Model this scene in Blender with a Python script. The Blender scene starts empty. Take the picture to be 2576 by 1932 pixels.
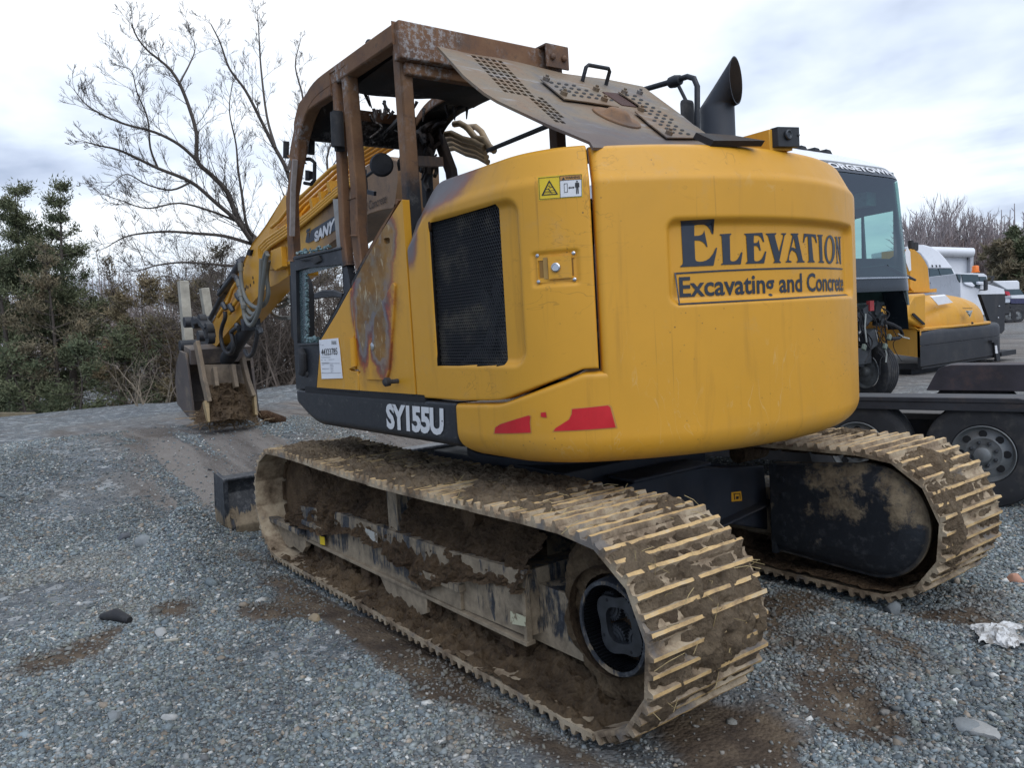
import bpy, math, random
import numpy as np
from mathutils import Vector, Matrix
from mathutils.geometry import tessellate_polygon
random.seed(7); RNG = np.random.default_rng(11)
SC = bpy.context.scene; COL = SC.collection; rad = math.radians

# ------------------------------------------------------------------ camera (solved from the crawler tracks)
CAM = np.array([-3.708, 3.099, 1.534]); YAW, PIT, ROL = rad(-36.35), rad(-4.2), rad(-3.36); FPX = 1976.3
fw = np.array([math.cos(YAW)*math.cos(PIT), math.sin(YAW)*math.cos(PIT), math.sin(PIT)])
r_ = np.cross(fw, [0, 0, 1]); r_ /= np.linalg.norm(r_); u_ = np.cross(r_, fw)
CR = r_*math.cos(ROL)+u_*math.sin(ROL); CU = -r_*math.sin(ROL)+u_*math.cos(ROL)
cd = bpy.data.cameras.new('camera'); cam = bpy.data.objects.new('camera', cd); COL.objects.link(cam)
cd.sensor_width = 36; cd.sensor_fit = 'HORIZONTAL'; cd.lens = 36*FPX/2576; cd.clip_end = 2000; cd.clip_start = .05
cam.matrix_world = Matrix([[CR[i], CU[i], -fw[i], CAM[i]] for i in range(3)]+[[0, 0, 0, 1]])
SC.camera = cam
SC.view_settings.view_transform = 'Standard'; SC.view_settings.look = 'None'
SC.view_settings.exposure = 0.58; SC.view_settings.gamma = 1

# ------------------------------------------------------------------ node helpers
class NT:
    def __init__(s, name, world=False):
        if world:
            s.m = bpy.data.worlds.new(name); s.m.use_nodes = True; s.t = s.m.node_tree
        else:
            s.m = bpy.data.materials.new(name); s.m.use_nodes = True; s.t = s.m.node_tree
            s.b = s.t.nodes['Principled BSDF']
    def set(s, sock, v):
        if isinstance(v, bpy.types.NodeSocket): s.t.links.new(v, sock)
        elif isinstance(v, (tuple, list)) and len(v) == 3 and sock.type == 'RGBA': sock.default_value = (*v, 1)
        else: sock.default_value = v
    def n(s, typ, ins=(), out=0, **props):
        nd = s.t.nodes.new(typ)
        for k, v in props.items(): setattr(nd, k, v)
        for k, v in dict(ins).items(): s.set(nd.inputs[k], v)
        return nd.outputs[out]
    def obj(s): return s.n('ShaderNodeTexCoord', out=3)
    def map(s, vec, sc): return s.n('ShaderNodeMapping', {'Vector': vec, 'Scale': sc})
    def noise(s, scale, detail=5, rough=.6, vec=None, dist=0):
        return s.n('ShaderNodeTexNoise', {'Vector': vec if vec is not None else s.obj(), 'Scale': scale, 'Detail': detail, 'Roughness': rough, 'Distortion': dist})
    def vor(s, scale, vec=None, out=0, feature='F1', rnd=1):
        return s.n('ShaderNodeTexVoronoi', {'Vector': vec if vec is not None else s.obj(), 'Scale': scale, 'Randomness': rnd}, out=out, feature=feature)
    def math(s, op, a, b=0.0, clamp=False):
        return s.n('ShaderNodeMath', {0: a, 1: b}, operation=op, use_clamp=clamp)
    def ramp(s, fac, stops, interp='LINEAR'):
        nd = s.t.nodes.new('ShaderNodeValToRGB'); nd.color_ramp.interpolation = interp
        e = nd.color_ramp.elements
        while len(e) > 1: e.remove(e[-1])
        for i, (p, c) in enumerate(stops):
            el = e[0] if i == 0 else e.new(p)
            el.position = p; c = (c, c, c) if isinstance(c, (int, float)) else c; el.color = (*c, 1)
        s.set(nd.inputs[0], fac); return nd.outputs[0]
    def mix(s, fac, a, b, blend='MIX'):
        nd = s.t.nodes.new('ShaderNodeMix'); nd.data_type = 'RGBA'; nd.blend_type = blend
        s.set(nd.inputs[0], fac); s.set(nd.inputs[6], a); s.set(nd.inputs[7], b); return nd.outputs[2]
    def step(s, x, a, b):
        return s.n('ShaderNodeMapRange', {0: x, 1: a, 2: b, 3: 0.0, 4: 1.0}, interpolation_type='SMOOTHSTEP')
    def xyz(s, i, vec=None): return s.n('ShaderNodeSeparateXYZ', {0: vec if vec is not None else s.obj()}, out=i)
    def attr(s, name, out=0): return s.n('ShaderNodeAttribute', out=out, attribute_name=name)
    def ell(s, c, r, vec=None):
        v = s.n('ShaderNodeVectorMath', {0: vec if vec is not None else s.obj(), 1: c}, operation='SUBTRACT')
        v = s.n('ShaderNodeVectorMath', {0: v, 1: r}, operation='DIVIDE')
        return s.n('ShaderNodeVectorMath', {0: v}, out=1, operation='LENGTH')
    def bump(s, h, strength=.5, dist=.01, prev=None):
        ins = {'Height': h, 'Strength': strength, 'Distance': dist}
        if prev is not None: ins['Normal'] = prev
        return s.n('ShaderNodeBump', ins)
    def fin(s, col=None, rough=None, metal=None, normal=None, **kw):
        if col is not None: s.set(s.b.inputs['Base Color'], col)
        if rough is not None: s.set(s.b.inputs['Roughness'], rough)
        if metal is not None: s.set(s.b.inputs['Metallic'], metal)
        if normal is not None: s.set(s.b.inputs['Normal'], normal)
        for k, v in kw.items(): s.set(s.b.inputs[k.replace('_', ' ')], v)
        return s.m

# ------------------------------------------------------------------ world and sun (overcast, broad veiled sun behind the camera)
SUN_AZ, SUN_EL = rad(172), rad(48)
W = NT('World', True); SC.world = W.m
wn = W.t.nodes; bg = wn['Background']
sky = wn.new('ShaderNodeTexSky'); sky.sky_type = 'NISHITA'; sky.sun_disc = False
sky.sun_elevation = SUN_EL; sky.sun_rotation = rad(90)-SUN_AZ
gen = W.n('ShaderNodeTexCoord', out=0)
dz = W.xyz(2, gen)
den = W.math('ADD', W.math('MAXIMUM', dz, 0.0), .16)
px = W.math('DIVIDE', W.xyz(0, gen), den); py = W.math('DIVIDE', W.xyz(1, gen), den)
pv = W.n('ShaderNodeCombineXYZ', {0: px, 1: py, 2: 0.0})
n1 = W.noise(.85, 6, .52, pv, .3); n2 = W.noise(2.6, 4, .5, W.map(pv, (1.0, 1.0, 1.0)), .2)
cl = W.math('ADD', W.math('MULTIPLY', n1, .75), W.math('MULTIPLY', n2, .25))
bright = W.n('ShaderNodeVectorMath', {0: gen, 1: (math.cos(rad(-42))*.80, math.sin(rad(-42))*.80, .60)}, out=1, operation='DOT_PRODUCT')
cl = W.math('ADD', cl, W.math('MULTIPLY', W.math('SUBTRACT', bright, .78), .52))
cc = W.ramp(cl, [(.33, (.24, .29, .39)), (.40, (.36, .41, .52)), (.47, (.49, .55, .65)), (.54, (.62, .67, .74)), (.61, (.72, .75, .79)), (.76, (.82, .83, .85))])
back = W.n('ShaderNodeVectorMath', {0: gen, 1: (math.cos(rad(150))*.9, math.sin(rad(150))*.9, .43)}, out=1, operation='DOT_PRODUCT')
cc = W.mix(1.0, cc, W.ramp(W.math('ADD', W.math('MULTIPLY', back, .5), .5), [(.45, .56), (.80, .95)]), 'MULTIPLY'); cc = W.mix(1.0, cc, (2.0, 2.0, 2.0), 'MULTIPLY')   # unseen sky behind the camera brightened as fill for the near faces
cmix = W.mix(.90, W.mix(1.0, sky.outputs[0], (.10, .10, .10), 'MULTIPLY'), cc)
W.set(bg.inputs[0], cmix); bg.inputs[1].default_value = 1.0
sd = bpy.data.lights.new('sun', 'SUN'); sd.energy = 1.05; sd.angle = rad(60); sd.color = (1, .97, .92)
sun = bpy.data.objects.new('sun', sd); COL.objects.link(sun)
sun.rotation_euler = Vector((-math.cos(SUN_AZ)*math.cos(SUN_EL), -math.sin(SUN_AZ)*math.cos(SUN_EL), -math.sin(SUN_EL))).to_track_quat('-Z', 'Y').to_euler()

# ------------------------------------------------------------------ measuring helpers: photograph crop coordinates to points on real planes
CROP = dict(a=(600, 0, .3617), b=(1100, 50, .3617), c=(400, 400, .4219), d=(1950, 300, .4218), e=(500, 1050, .3617), f=(1200, 1200, .4219),
  g=(1750, 1000, .3734), h=(0, 0, .6632), i=(2180, 480, .2110), j=(2050, 350, .1808), k=(2100, 700, .2170), l=(440, 640, .2651), m=(700, 500, .3015),
  n=(1320, 420, .2049), o=(1660, 500, .2351), p=(0, 800, .2080), q=(1180, 120, .2893), r=(940, 940, .3074), s=(780, 480, .3256), t=(1450, 1440, .1687),
  u=(640, 1200, .2984), v=(0, 1040, .3165), w=(0, 1400, .4521), x=(1600, 1400, .4412), z=(0, 0, 1.16456), y=(900, 1380, .31646))
def ray(cr, x, y):
    x0, y0, s = CROP[cr]
    return fw+CR*(x0+x*s-1288)/FPX-CU*(y0+y*s-966)/FPX
def on(cr, x, y, ax, v):
    d = ray(cr, x, y); return CAM+d*(v-CAM[ax])/d[ax]
def onp(cr, x, y, p, n):
    d = ray(cr, x, y); n = np.array(n, float); return CAM+d*((np.array(p, float)-CAM)@n)/(d@n)
def proj(P):
    d = np.asarray(P, float)-CAM; z = d@fw
    return np.stack([1288+FPX*(d@CR)/z, 966-FPX*(d@CU)/z], -1), z

# ------------------------------------------------------------------ noise
def vn(P, seed=0):
    P = np.asarray(P, float); i = np.floor(P).astype(np.int64); f = P-i; f = f*f*(3-2*f)
    def h(a, b, c):
        n = (a*73856093) ^ (b*19349663) ^ (c*83492791) ^ (seed*374761393+1013904223)
        n = (n ^ (n >> 13))*1274126177 & 0x7fffffff; n = (n ^ (n >> 15))*668265263 & 0x7fffffff
        return ((n ^ (n >> 14)) & 0xffff)/65535.
    x, y, z = i[..., 0], i[..., 1], i[..., 2]; r = 0
    for a in (0, 1):
        for b in (0, 1):
            for c in (0, 1):
                w = (f[..., 0] if a else 1-f[..., 0])*(f[..., 1] if b else 1-f[..., 1])*(f[..., 2] if c else 1-f[..., 2])
                r = r+w*h(x+a, y+b, z+c)
    return r
def fbm(P, o=4, seed=0, gain=.5):
    P = np.asarray(P, float); a, s, t = 1., 0., 0.
    for k in range(o):
        s = s+a*vn(P*2.03**k+17.3*k, seed+k); t += a; a *= gain
    return s/t
def sst(x, a, b):
    t = np.clip((np.asarray(x, float)-a)/(b-a), 0, 1); return t*t*(3-2*t)

# ------------------------------------------------------------------ mesh helpers
WO = {}
class MB:
    def __init__(s): s.v, s.f, s.mi = [], [], []
    def add(s, V, F, mi=0):
        o = len(s.v); s.v += [tuple(map(float, p)) for p in V]
        s.f += [tuple(int(o+i) for i in f) for f in F]; s.mi += [mi]*len(F); return s
    def box(s, c, d, R=None, mi=0):
        V = [Vector((x*d[0]/2, y*d[1]/2, z*d[2]/2)) for x in (-1, 1) for y in (-1, 1) for z in (-1, 1)]
        if R is not None: V = [R @ p for p in V]
        c = Vector(c)
        return s.add([p+c for p in V], [(0, 1, 3, 2), (4, 6, 7, 5), (0, 4, 5, 1), (2, 3, 7, 6), (0, 2, 6, 4), (1, 5, 7, 3)], mi)
    def bar(s, a, b, w, h, up=(0, 0, 1), mi=0):
        a, b = Vector(a), Vector(b); x = (b-a); L = x.length; x.normalize(); up = Vector(up)
        y = up.cross(x); y = y.normalized() if y.length > 1e-6 else Vector((0, 1, 0)); z = x.cross(y)
        return s.box((a+b)/2, (L, w, h), Matrix((x, y, z)).transposed(), mi)
    def tube(s, pts, r, n=8, mi=0, cap=True):
        pts = [Vector(p) for p in pts]; k = len(pts); r = [r]*k if isinstance(r, (int, float)) else r
        o = len(s.v); prev = None
        for i, p in enumerate(pts):
            t = (pts[min(i+1, k-1)]-pts[max(i-1, 0)])
            t = t.normalized() if t.length > 1e-9 else Vector((0, 0, 1))
            if prev is None: prev = t.orthogonal().normalized()
            prev = (prev-t*prev.dot(t)); prev = prev.normalized() if prev.length > 1e-6 else t.orthogonal().normalized()
            b = t.cross(prev)
            for j in range(n):
                a = 2*math.pi*j/n; s.v.append(tuple(p+(prev*math.cos(a)+b*math.sin(a))*r[i]))
        for i in range(k-1):
            for j in range(n):
                s.f.append((o+i*n+j, o+i*n+(j+1) % n, o+(i+1)*n+(j+1) % n, o+(i+1)*n+j)); s.mi.append(mi)
        if cap:
            s.f.append(tuple(o+j for j in range(n))[::-1]); s.f.append(tuple(o+(k-1)*n+j for j in range(n))); s.mi += [mi, mi]
        return s
    def prism(s, loops, vec, mi=0, back=True):
        if not isinstance(loops[0][0], (list, tuple, Vector, np.ndarray)): loops = [loops]
        L = [[Vector(p) for p in l] for l in loops]; vec = Vector(vec)
        nrm = Vector((0, 0, 0)); l0 = L[0]
        for i in range(len(l0)): nrm += l0[i].cross(l0[(i+1) % len(l0)])
        tri = tessellate_polygon(L); flat = [p for l in L for p in l]; n = len(flat)
        F = []
        for t in tri:
            q = (flat[t[1]]-flat[t[0]]).cross(flat[t[2]]-flat[t[0]])
            t = tuple(t) if q.dot(vec) < 0 else tuple(t)[::-1]
            F.append(t)
            if back: F.append(tuple(i+n for i in t[::-1]))
        o = 0
        for l in L:
            m = len(l)
            for i in range(m): F.append((o+i, o+(i+1) % m, n+o+(i+1) % m, n+o+i))
            o += m
        return s.add(flat+[p+vec for p in flat], F, mi)
    def plate(s, loops, vec, mi=0):
        """flat plate with any number of holes, filled by the curve filler"""
        L = [[Vector(p) for p in l] for l in loops]; vec = Vector(vec); N_ = vec.normalized(); o = L[0][0]
        ex = (L[0][1]-o).normalized(); ey = N_.cross(ex)
        c = bpy.data.curves.new('t', 'CURVE'); c.dimensions = '2D'; c.fill_mode = 'BOTH'
        for l in L:
            sp = c.splines.new('POLY'); sp.points.add(len(l)-1); sp.use_cyclic_u = True
            for q, p in zip(sp.points, l): q.co = ((p-o).dot(ex), (p-o).dot(ey), 0, 1)
        ob_ = bpy.data.objects.new('t', c); COL.objects.link(ob_); dg = bpy.context.evaluated_depsgraph_get(); dg.update()
        me = bpy.data.meshes.new_from_object(ob_.evaluated_get(dg)); V = [o+ex*v.co.x+ey*v.co.y for v in me.vertices]; F = [tuple(p.vertices) for p in me.polygons]
        bpy.data.objects.remove(ob_); bpy.data.curves.remove(c); bpy.data.meshes.remove(me)
        s.add(V, F, mi); s.add([p+vec for p in V], [f[::-1] for f in F], mi)
        for l in L: k = len(l); s.add(l+[p+vec for p in l], [(i, (i+1) % k, k+(i+1) % k, k+i) for i in range(k)], mi)
        return s
    def grid(s, P, mi=0, cu=False, cv=False):
        P = np.asarray(P); a, b = P.shape[:2]; F = []
        for i in range(a if cu else a-1):
            for j in range(b if cv else b-1):
                F.append((i*b+j, ((i+1) % a)*b+j, ((i+1) % a)*b+(j+1) % b, i*b+(j+1) % b))
        return s.add(P.reshape(-1, 3), F, mi)
    def lathe(s, o, ax, prof, n=24, mi=0, cap=False):
        o, ax = Vector(o), Vector(ax).normalized(); e = ax.orthogonal().normalized(); g = ax.cross(e)
        P = [[o+ax*h+(e*math.cos(2*math.pi*j/n)+g*math.sin(2*math.pi*j/n))*r for j in range(n)] for r, h in prof]
        s.grid(P, mi, cv=True)
        if cap:
            k = len(s.v)
            s.f.append(tuple(range(k-n, k))); s.f.append(tuple(range(k-n*len(prof), k-n*len(prof)+n))[::-1]); s.mi += [mi, mi]
        return s
    def build(s, name, mats, parent=None, smooth=40, bevel=0, label=None):
        me = bpy.data.meshes.new(name); off = WO.get(parent, Vector((0, 0, 0)))
        me.from_pydata([(p[0]-off[0], p[1]-off[1], p[2]-off[2]) for p in s.v], [], s.f)
        mats = mats if isinstance(mats, (list, tuple)) else [mats]
        for m in mats: me.materials.append(m)
        if len(mats) > 1: me.polygons.foreach_set('material_index', s.mi)
        return link(name, me, parent, smooth, bevel, label, off)
def link(name, me, parent, smooth, bevel, label, off):
    me.validate(); me.update()
    if smooth is not None:
        me.shade_smooth()
        if smooth < 180: me.set_sharp_from_angle(angle=rad(smooth))
    o = bpy.data.objects.new(name, me); COL.objects.link(o)
    if parent is not None: o.parent = parent
    WO[o] = off
    if bevel:
        b = o.modifiers.new('bevel', 'BEVEL'); b.width = bevel; b.segments = 2; b.limit_method = 'ANGLE'; b.angle_limit = rad(35)
    if label: o['label'] = label
    return o
def fast(name, V, F, mat, parent=None, smooth=None, attrs=None):
    off = WO.get(parent, Vector((0, 0, 0))); V = np.asarray(V, np.float32)-np.array(off, np.float32); F = np.asarray(F, np.int32)
    me = bpy.data.meshes.new(name); k = F.shape[1]
    me.vertices.add(len(V)); me.vertices.foreach_set('co', V.ravel())
    me.loops.add(F.size); me.loops.foreach_set('vertex_index', F.ravel())
    me.polygons.add(len(F)); me.polygons.foreach_set('loop_start', np.arange(0, F.size, k, dtype=np.int32))
    for m in (mat if isinstance(mat, list) else [mat]): me.materials.append(m)
    me.update(calc_edges=True)
    for an, arr in (attrs or {}).items():
        if arr.ndim == 2: me.attributes.new(an, 'FLOAT_COLOR', 'POINT').data.foreach_set('color', np.c_[arr, np.ones(len(arr))].astype(np.float32).ravel())
        else: me.attributes.new(an, 'FLOAT', 'POINT').data.foreach_set('value', arr.astype(np.float32))
    return link(name, me, parent, smooth, 0, None, off)
def tag(o, label=None, cat=None, group=None, kind=None):
    for k, v in (('label', label), ('category', cat), ('group', group), ('kind', kind)):
        if v: o[k] = v
    return o
def thing(name, label, cat, loc=(0, 0, 0), group=None):
    o = bpy.data.objects.new(name, None); COL.objects.link(o); o.location = loc; o.empty_display_size = .1
    WO[o] = Vector(loc); return tag(o, label, cat, group)
def part(name, parent):
    o = bpy.data.objects.new(name, None); COL.objects.link(o); o.parent = parent; o.empty_display_size = .1
    WO[o] = WO[parent]; return o
def text2d(body, bold=0., space=1., shear=0.):
    c = bpy.data.curves.new('t', 'FONT'); c.body = body; c.offset = bold; c.space_character = space; c.shear = shear; c.resolution_u = 3
    o = bpy.data.objects.new('t', c); COL.objects.link(o)
    dg = bpy.context.evaluated_depsgraph_get(); dg.update()
    me = bpy.data.meshes.new_from_object(o.evaluated_get(dg))
    V = np.array([v.co[:2] for v in me.vertices]); F = [tuple(p.vertices) for p in me.polygons]
    bpy.data.objects.remove(o); bpy.data.curves.remove(c); bpy.data.meshes.remove(me)
    V = V-V.min(0); V = V/V.max(0); return V, F
def decal(mb, body, quad, mi=0, bold=.02, space=1., mapf=None):
    """quad: bottom left, bottom right, top right, top left points in 3D"""
    V, F = text2d(body, bold, space)
    if mapf is None:
        q = [np.array(p, float) for p in quad]
        mapf = lambda a, b: (q[0]*(1-a)+q[1]*a)*(1-b)+(q[3]*(1-a)+q[2]*a)*b
    mb.add([mapf(a, b) for a, b in V], F, mi)

# ------------------------------------------------------------------ materials
def mat_plain(name, col, rough=.6, metal=0., var=.25, scale=6., bump=.0, dirt=None, dirt_amt=.4):
    t = NT(name); nz = t.noise(scale, 6, .65)
    c = t.mix(1.0, col, t.ramp(nz, [(.3, 1-var), (.7, 1+var*.6)]), 'MULTIPLY')
    if dirt: c = t.mix(t.math('MULTIPLY', t.step(t.noise(scale*.7, 7, .7), .48, .68), dirt_amt), c, dirt)
    nm = t.bump(t.noise(scale*8, 4, .6), bump, .01) if bump else None
    return t.fin(c, t.ramp(nz, [(.3, max(rough-.1, .05)), (.7, min(rough+.12, 1))]), metal, nm)

YEL = (.64, .315, .023)
def mat_yellow(name, burn=(), streak=True, base=YEL, soot=(), ash=False):
    t = NT(name); ob = t.obj()
    z = t.xyz(2, ob)
    big = t.noise(1.7, 5, .6, ob)
    c = t.mix(1.0, base, t.ramp(big, [(.3, (.90, .90, .92)), (.7, (1.05, 1.03, 1.0))]), 'MULTIPLY')
    if streak:
        st = t.noise(1.0, 5, .62, t.map(ob, (13, 13, 1.1)), .4)
        st2 = t.noise(1.0, 3, .6, t.map(ob, (42, 42, 1.3)))
        c = t.mix(t.math('MULTIPLY', t.step(st, .56, .74), .20), c, (.17, .085, .02))
        c = t.mix(t.math('MULTIPLY', t.step(st2, .66, .78), .28), c, (.10, .055, .02))
    def lines(sc, w, gate, ga, gb):       # thin wandering scratches inside worn patches
        n_ = t.math('ABSOLUTE', t.math('SUBTRACT', t.noise(1.0, 3, .55, t.map(ob, sc), 1.4), .5)); return t.math('MULTIPLY', t.math('SUBTRACT', 1.0, t.step(n_, w*.3, w)), t.step(t.noise(gate, 4, .6, ob), ga, gb))
    c = t.mix(t.math('MULTIPLY', lines((3, 3, 7), .010, 1.7, .52, .64), .32), c, (.20, .105, .02))
    c = t.mix(t.math('MULTIPLY', lines((6, 6, 2.2), .012, 2.3, .54, .64), .28), c, (.62, .44, .20))
    chip = t.math('MULTIPLY', t.math('SUBTRACT', 1.0, t.step(t.vor(38, ob), .10, .17)), t.step(t.noise(2.6, 5, .65, ob), .55, .66))
    c = t.mix(t.math('MULTIPLY', chip, .8), c, (.085, .05, .03))
    dust = t.math('MULTIPLY', t.step(t.noise(5, 8, .72, ob), .55, .75), .20)
    c = t.mix(dust, c, (.36, .29, .19))
    c = t.mix(t.math('MULTIPLY', t.step(t.noise(30, 6, .7, ob), .66, .74), .5), c, (.12, .07, .03))
    low = t.math('MULTIPLY', t.math('SUBTRACT', 1.0, t.step(t.math('ADD', z, t.math('MULTIPLY', t.noise(3.5, 7, .65, ob), .5)), 1.08, 1.36)), .28)
    c = t.mix(low, c, (.30, .22, .13))
    rough = t.ramp(t.noise(3.5, 7, .7, ob), [(.3, .36), (.7, .58)])
    if burn:
        d = None
        for cen, rr in burn:
            e = t.ell(cen, rr, ob); d = e if d is None else t.math('MINIMUM', d, e)
        d = t.math('ADD', d, t.math('MULTIPLY', t.math('SUBTRACT', t.noise(8, 10, .80, ob), .5), 1.35))
        scr = t.step(t.noise(1.0, 5, .7, t.map(ob, (30, 30, 9))), .56, .66)
        core = t.mix(t.step(t.noise(7, 6, .65, ob), .42, .6), (.17, .085, .028), (.20, .155, .10))
        core = t.mix(scr, core, (.42, .36, .24))
        sh = t.math('MULTIPLY', d, .5)
        ringc = t.ramp(sh, [(.30, (.16, .14, .125)), (.42, (.19, .17, .17)), (.50, (.12, .05, .05)), (.56, (.28, .05, .03)), (.64, (.46, .20, .035))])
        bc = t.mix(t.step(d, .60, .70), core, ringc)
        fade = t.math('MULTIPLY', t.math('SUBTRACT', 1.0, t.step(d, 1.05, 1.75)), .45); c = t.mix(fade, c, (.16, .085, .04)); c = t.mix(t.math('MULTIPLY', t.math('SUBTRACT', 1.0, t.step(d, 1.10, 1.34)), t.ramp(t.noise(4, 5, .6, ob), [(.35, .45), (.6, 1.0)])), c, bc)
        rough = t.ramp(d, [(.9, .80), (1.0, .45)])
    if soot:
        d = None
        for cen, rr in soot:
            e = t.ell(cen, rr, ob); d = e if d is None else t.math('MINIMUM', d, e)
        d = t.math('ADD', d, t.math('MULTIPLY', t.math('SUBTRACT', t.noise(7, 7, .7, ob), .5), .5))
        sc = t.ramp(t.math('MULTIPLY', d, .5), [(.25, (.14, .13, .13)), (.36, (.17, .12, .11)), (.44, (.24, .10, .06)), (.56, (.45, .24, .06))])
        c = t.mix(t.math('SUBTRACT', 1.0, t.step(d, .80, 1.2)), c, sc)
    nm = t.bump(t.noise(2.2, 2, .5, ob), .04, .03)
    return t.fin(c, rough, 0., nm, Coat_Weight=.08, Coat_Roughness=.25, Specular_IOR_Level=.40)

def mat_rust(name, z0=None, dark=1.0, ash=True, base=(.115, .060, .032)):
    t = NT(name); ob = t.obj()
    n = t.noise(3.2, 8, .68, ob)
    c = t.ramp(n, [(.28, (.050*dark, .036*dark, .029*dark)), (.45, tuple(dark*v for v in base)), (.58, (.20*dark, .105*dark, .05*dark)), (.72, (.27*dark, .13*dark, .05*dark))])
    c = t.mix(t.math('MULTIPLY', t.step(t.noise(24, 6, .7, ob), .55, .7), .55), c, (.045, .034, .03))
    if ash:
        a = t.math('MULTIPLY', t.step(t.noise(2.3, 3, .5, ob), .53, .63), t.step(t.noise(34, 7, .75, ob), .47, .60))
        c = t.mix(t.math('MULTIPLY', a, .8 if ash is True else ash), c, (.34, .33, .32))
    if z0 is not None:
        k = t.step(t.math('ADD', t.xyz(2, ob), t.math('MULTIPLY', t.noise(6, 6, .7, ob), .45)), z0, z0+.22)
        bl = t.mix(t.step(t.noise(9, 7, .7, ob), .52, .68), (.014, .015, .018), (.085, .08, .075))
        c = t.mix(k, bl, c)
    nm = t.bump(t.noise(40, 6, .7, ob), .25, .006)
    return t.fin(c, t.ramp(n, [(.3, .62), (.7, .85)]), 0., nm)

def mat_plateburn(name):
    t = NT(name); ob = t.obj(); n = t.noise(2.1, 8, .66, ob, .4); m = t.noise(5.5, 8, .72, t.map(ob, (1, 2.2, 1)))
    c = t.ramp(n, [(.30, (.13, .075, .04)), (.42, (.20, .13, .075)), (.52, (.19, .145, .095)), (.62, (.14, .125, .115)), (.72, (.22, .115, .05))])
    c = t.mix(t.math('MULTIPLY', t.step(m, .54, .70), .55), c, (.25, .125, .05))
    c = t.mix(t.math('MULTIPLY', t.step(t.noise(4, 6, .7, t.map(ob, (3, .7, 3))), .56, .68), .6), c, (.30, .30, .30))
    c = t.mix(t.math('MULTIPLY', t.step(t.noise(38, 7, .75, ob), .56, .66), .6), c, (.055, .045, .04))
    low = t.math('SUBTRACT', 1.0, t.step(t.math('ADD', t.xyz(2, ob), t.math('MULTIPLY', t.noise(5, 6, .7, ob), .2)), 2.42, 2.56)); c = t.mix(t.math('MULTIPLY', low, .7), c, (.085, .07, .075))
    return t.fin(c, .62, .15, t.bump(t.math('ADD', t.noise(3, 3, .5, ob), t.math('MULTIPLY', t.noise(40, 6, .7, ob), .15)), .35, .02))

def mat_black(name, col=(.016, .018, .022), rough=.45, scr=.5):
    t = NT(name); ob = t.obj()
    n = t.noise(5, 7, .68, ob)
    c = t.mix(t.math('MULTIPLY', t.step(n, .5, .72), scr*.5), col, (.12, .105, .085))
    s = t.step(t.noise(1.0, 6, .75, t.map(ob, (22, 22, 40)), 1.2), .58, .66)
    c = t.mix(t.math('MULTIPLY', s, scr*.7), c, (.20, .19, .17))
    return t.fin(c, t.ramp(n, [(.3, rough-.1), (.7, rough+.2)]), 0., t.bump(t.noise(20, 4, .6, ob), .06, .01))

def mat_mud(name, dry=(.36, .255, .145), wet=(.095, .060, .034), sc=7., bias=.0, bump=.9):
    t = NT(name); ob = t.obj()
    n = t.noise(sc, 9, .72, ob); n2 = t.noise(sc*.32, 4, .6, ob)
    c = t.ramp(t.math('ADD', t.math('ADD', t.math('MULTIPLY', n, .6), t.math('MULTIPLY', n2, .4)), bias), [(.36, wet), (.47, tuple((a+2*b)/3 for a, b in zip(dry, wet))), (.55, tuple((2*a+b)/3 for a, b in zip(dry, wet))), (.66, dry)])
    c = t.mix(t.math('MULTIPLY', t.step(t.noise(62, 6, .8, ob), .57, .70), .55), c, tuple(min(1, v*1.25) for v in dry)); c = t.mix(t.math('MULTIPLY', t.step(t.noise(48, 6, .8, ob), .56, .68), .55), c, tuple(v*.7 for v in wet))
    nm = t.bump(t.math('ADD', t.noise(28, 8, .75, ob), t.math('MULTIPLY', t.vor(45, ob), .5)), bump*1.7, .028)
    return t.fin(c, .88, 0., nm, Specular_IOR_Level=.25)

def mat_mudsteel(name, amount=.5):
    """black painted steel with runs of dried mud"""
    t = NT(name); ob = t.obj()
    n = t.noise(1.0, 7, .7, t.map(ob, (20, 20, 3.2)), .6); n2 = t.noise(2.2, 5, .65, ob)
    k = t.math('ADD', t.math('MULTIPLY', n, .55), t.math('MULTIPLY', n2, .45))
    z = t.xyz(2, ob)
    k = t.math('ADD', k, t.math('MULTIPLY', t.math('SUBTRACT', 1.0, t.step(z, .15, .26)), .16))
    k = t.step(k, .60-.2*amount, .66-.2*amount)
    mud = t.ramp(t.noise(14, 8, .7, ob), [(.3, (.15, .115, .075)), (.7, (.36, .285, .19))])
    blk = t.mix(t.step(t.noise(30, 6, .7, ob), .45, .68), (.026, .030, .037), (.10, .105, .11))
    c = t.mix(k, blk, mud)
    return t.fin(c, t.ramp(k, [(0, .42), (1, .9)]), 0., t.bump(t.math('ADD', k, t.math('MULTIPLY', t.noise(40, 6, .7, ob), .5)), .5, .012))

def mat_shoe(name):
    t = NT(name); ob = t.obj()
    n = t.noise(6, 8, .7, ob)
    c = t.ramp(n, [(.34, (.10, .07, .043)), (.46, (.25, .185, .12)), (.56, (.40, .315, .21)), (.70, (.50, .41, .285))])
    c = t.mix(t.math('MULTIPLY', t.step(t.noise(4.5, 6, .6, ob), .56, .66), .7), c, (.155, .15, .145))
    c = t.mix(t.math('MULTIPLY', t.step(t.noise(60, 6, .7, ob), .58, .7), .6), c, (.09, .062, .038))
    return t.fin(c, .8, 0., t.bump(t.noise(34, 7, .72, ob), .55, .012), Specular_IOR_Level=.3)
def mat_tip(name):
    t = NT(name); ob = t.obj()
    n = t.noise(7, 8, .75, ob)
    c = t.ramp(n, [(.34, (.20, .13, .07)), (.43, (.42, .28, .13)), (.54, (.60, .40, .17)), (.66, (.56, .44, .27))])
    return t.fin(c, .68, 0., t.bump(t.noise(45, 6, .7, ob), .4, .008))

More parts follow.
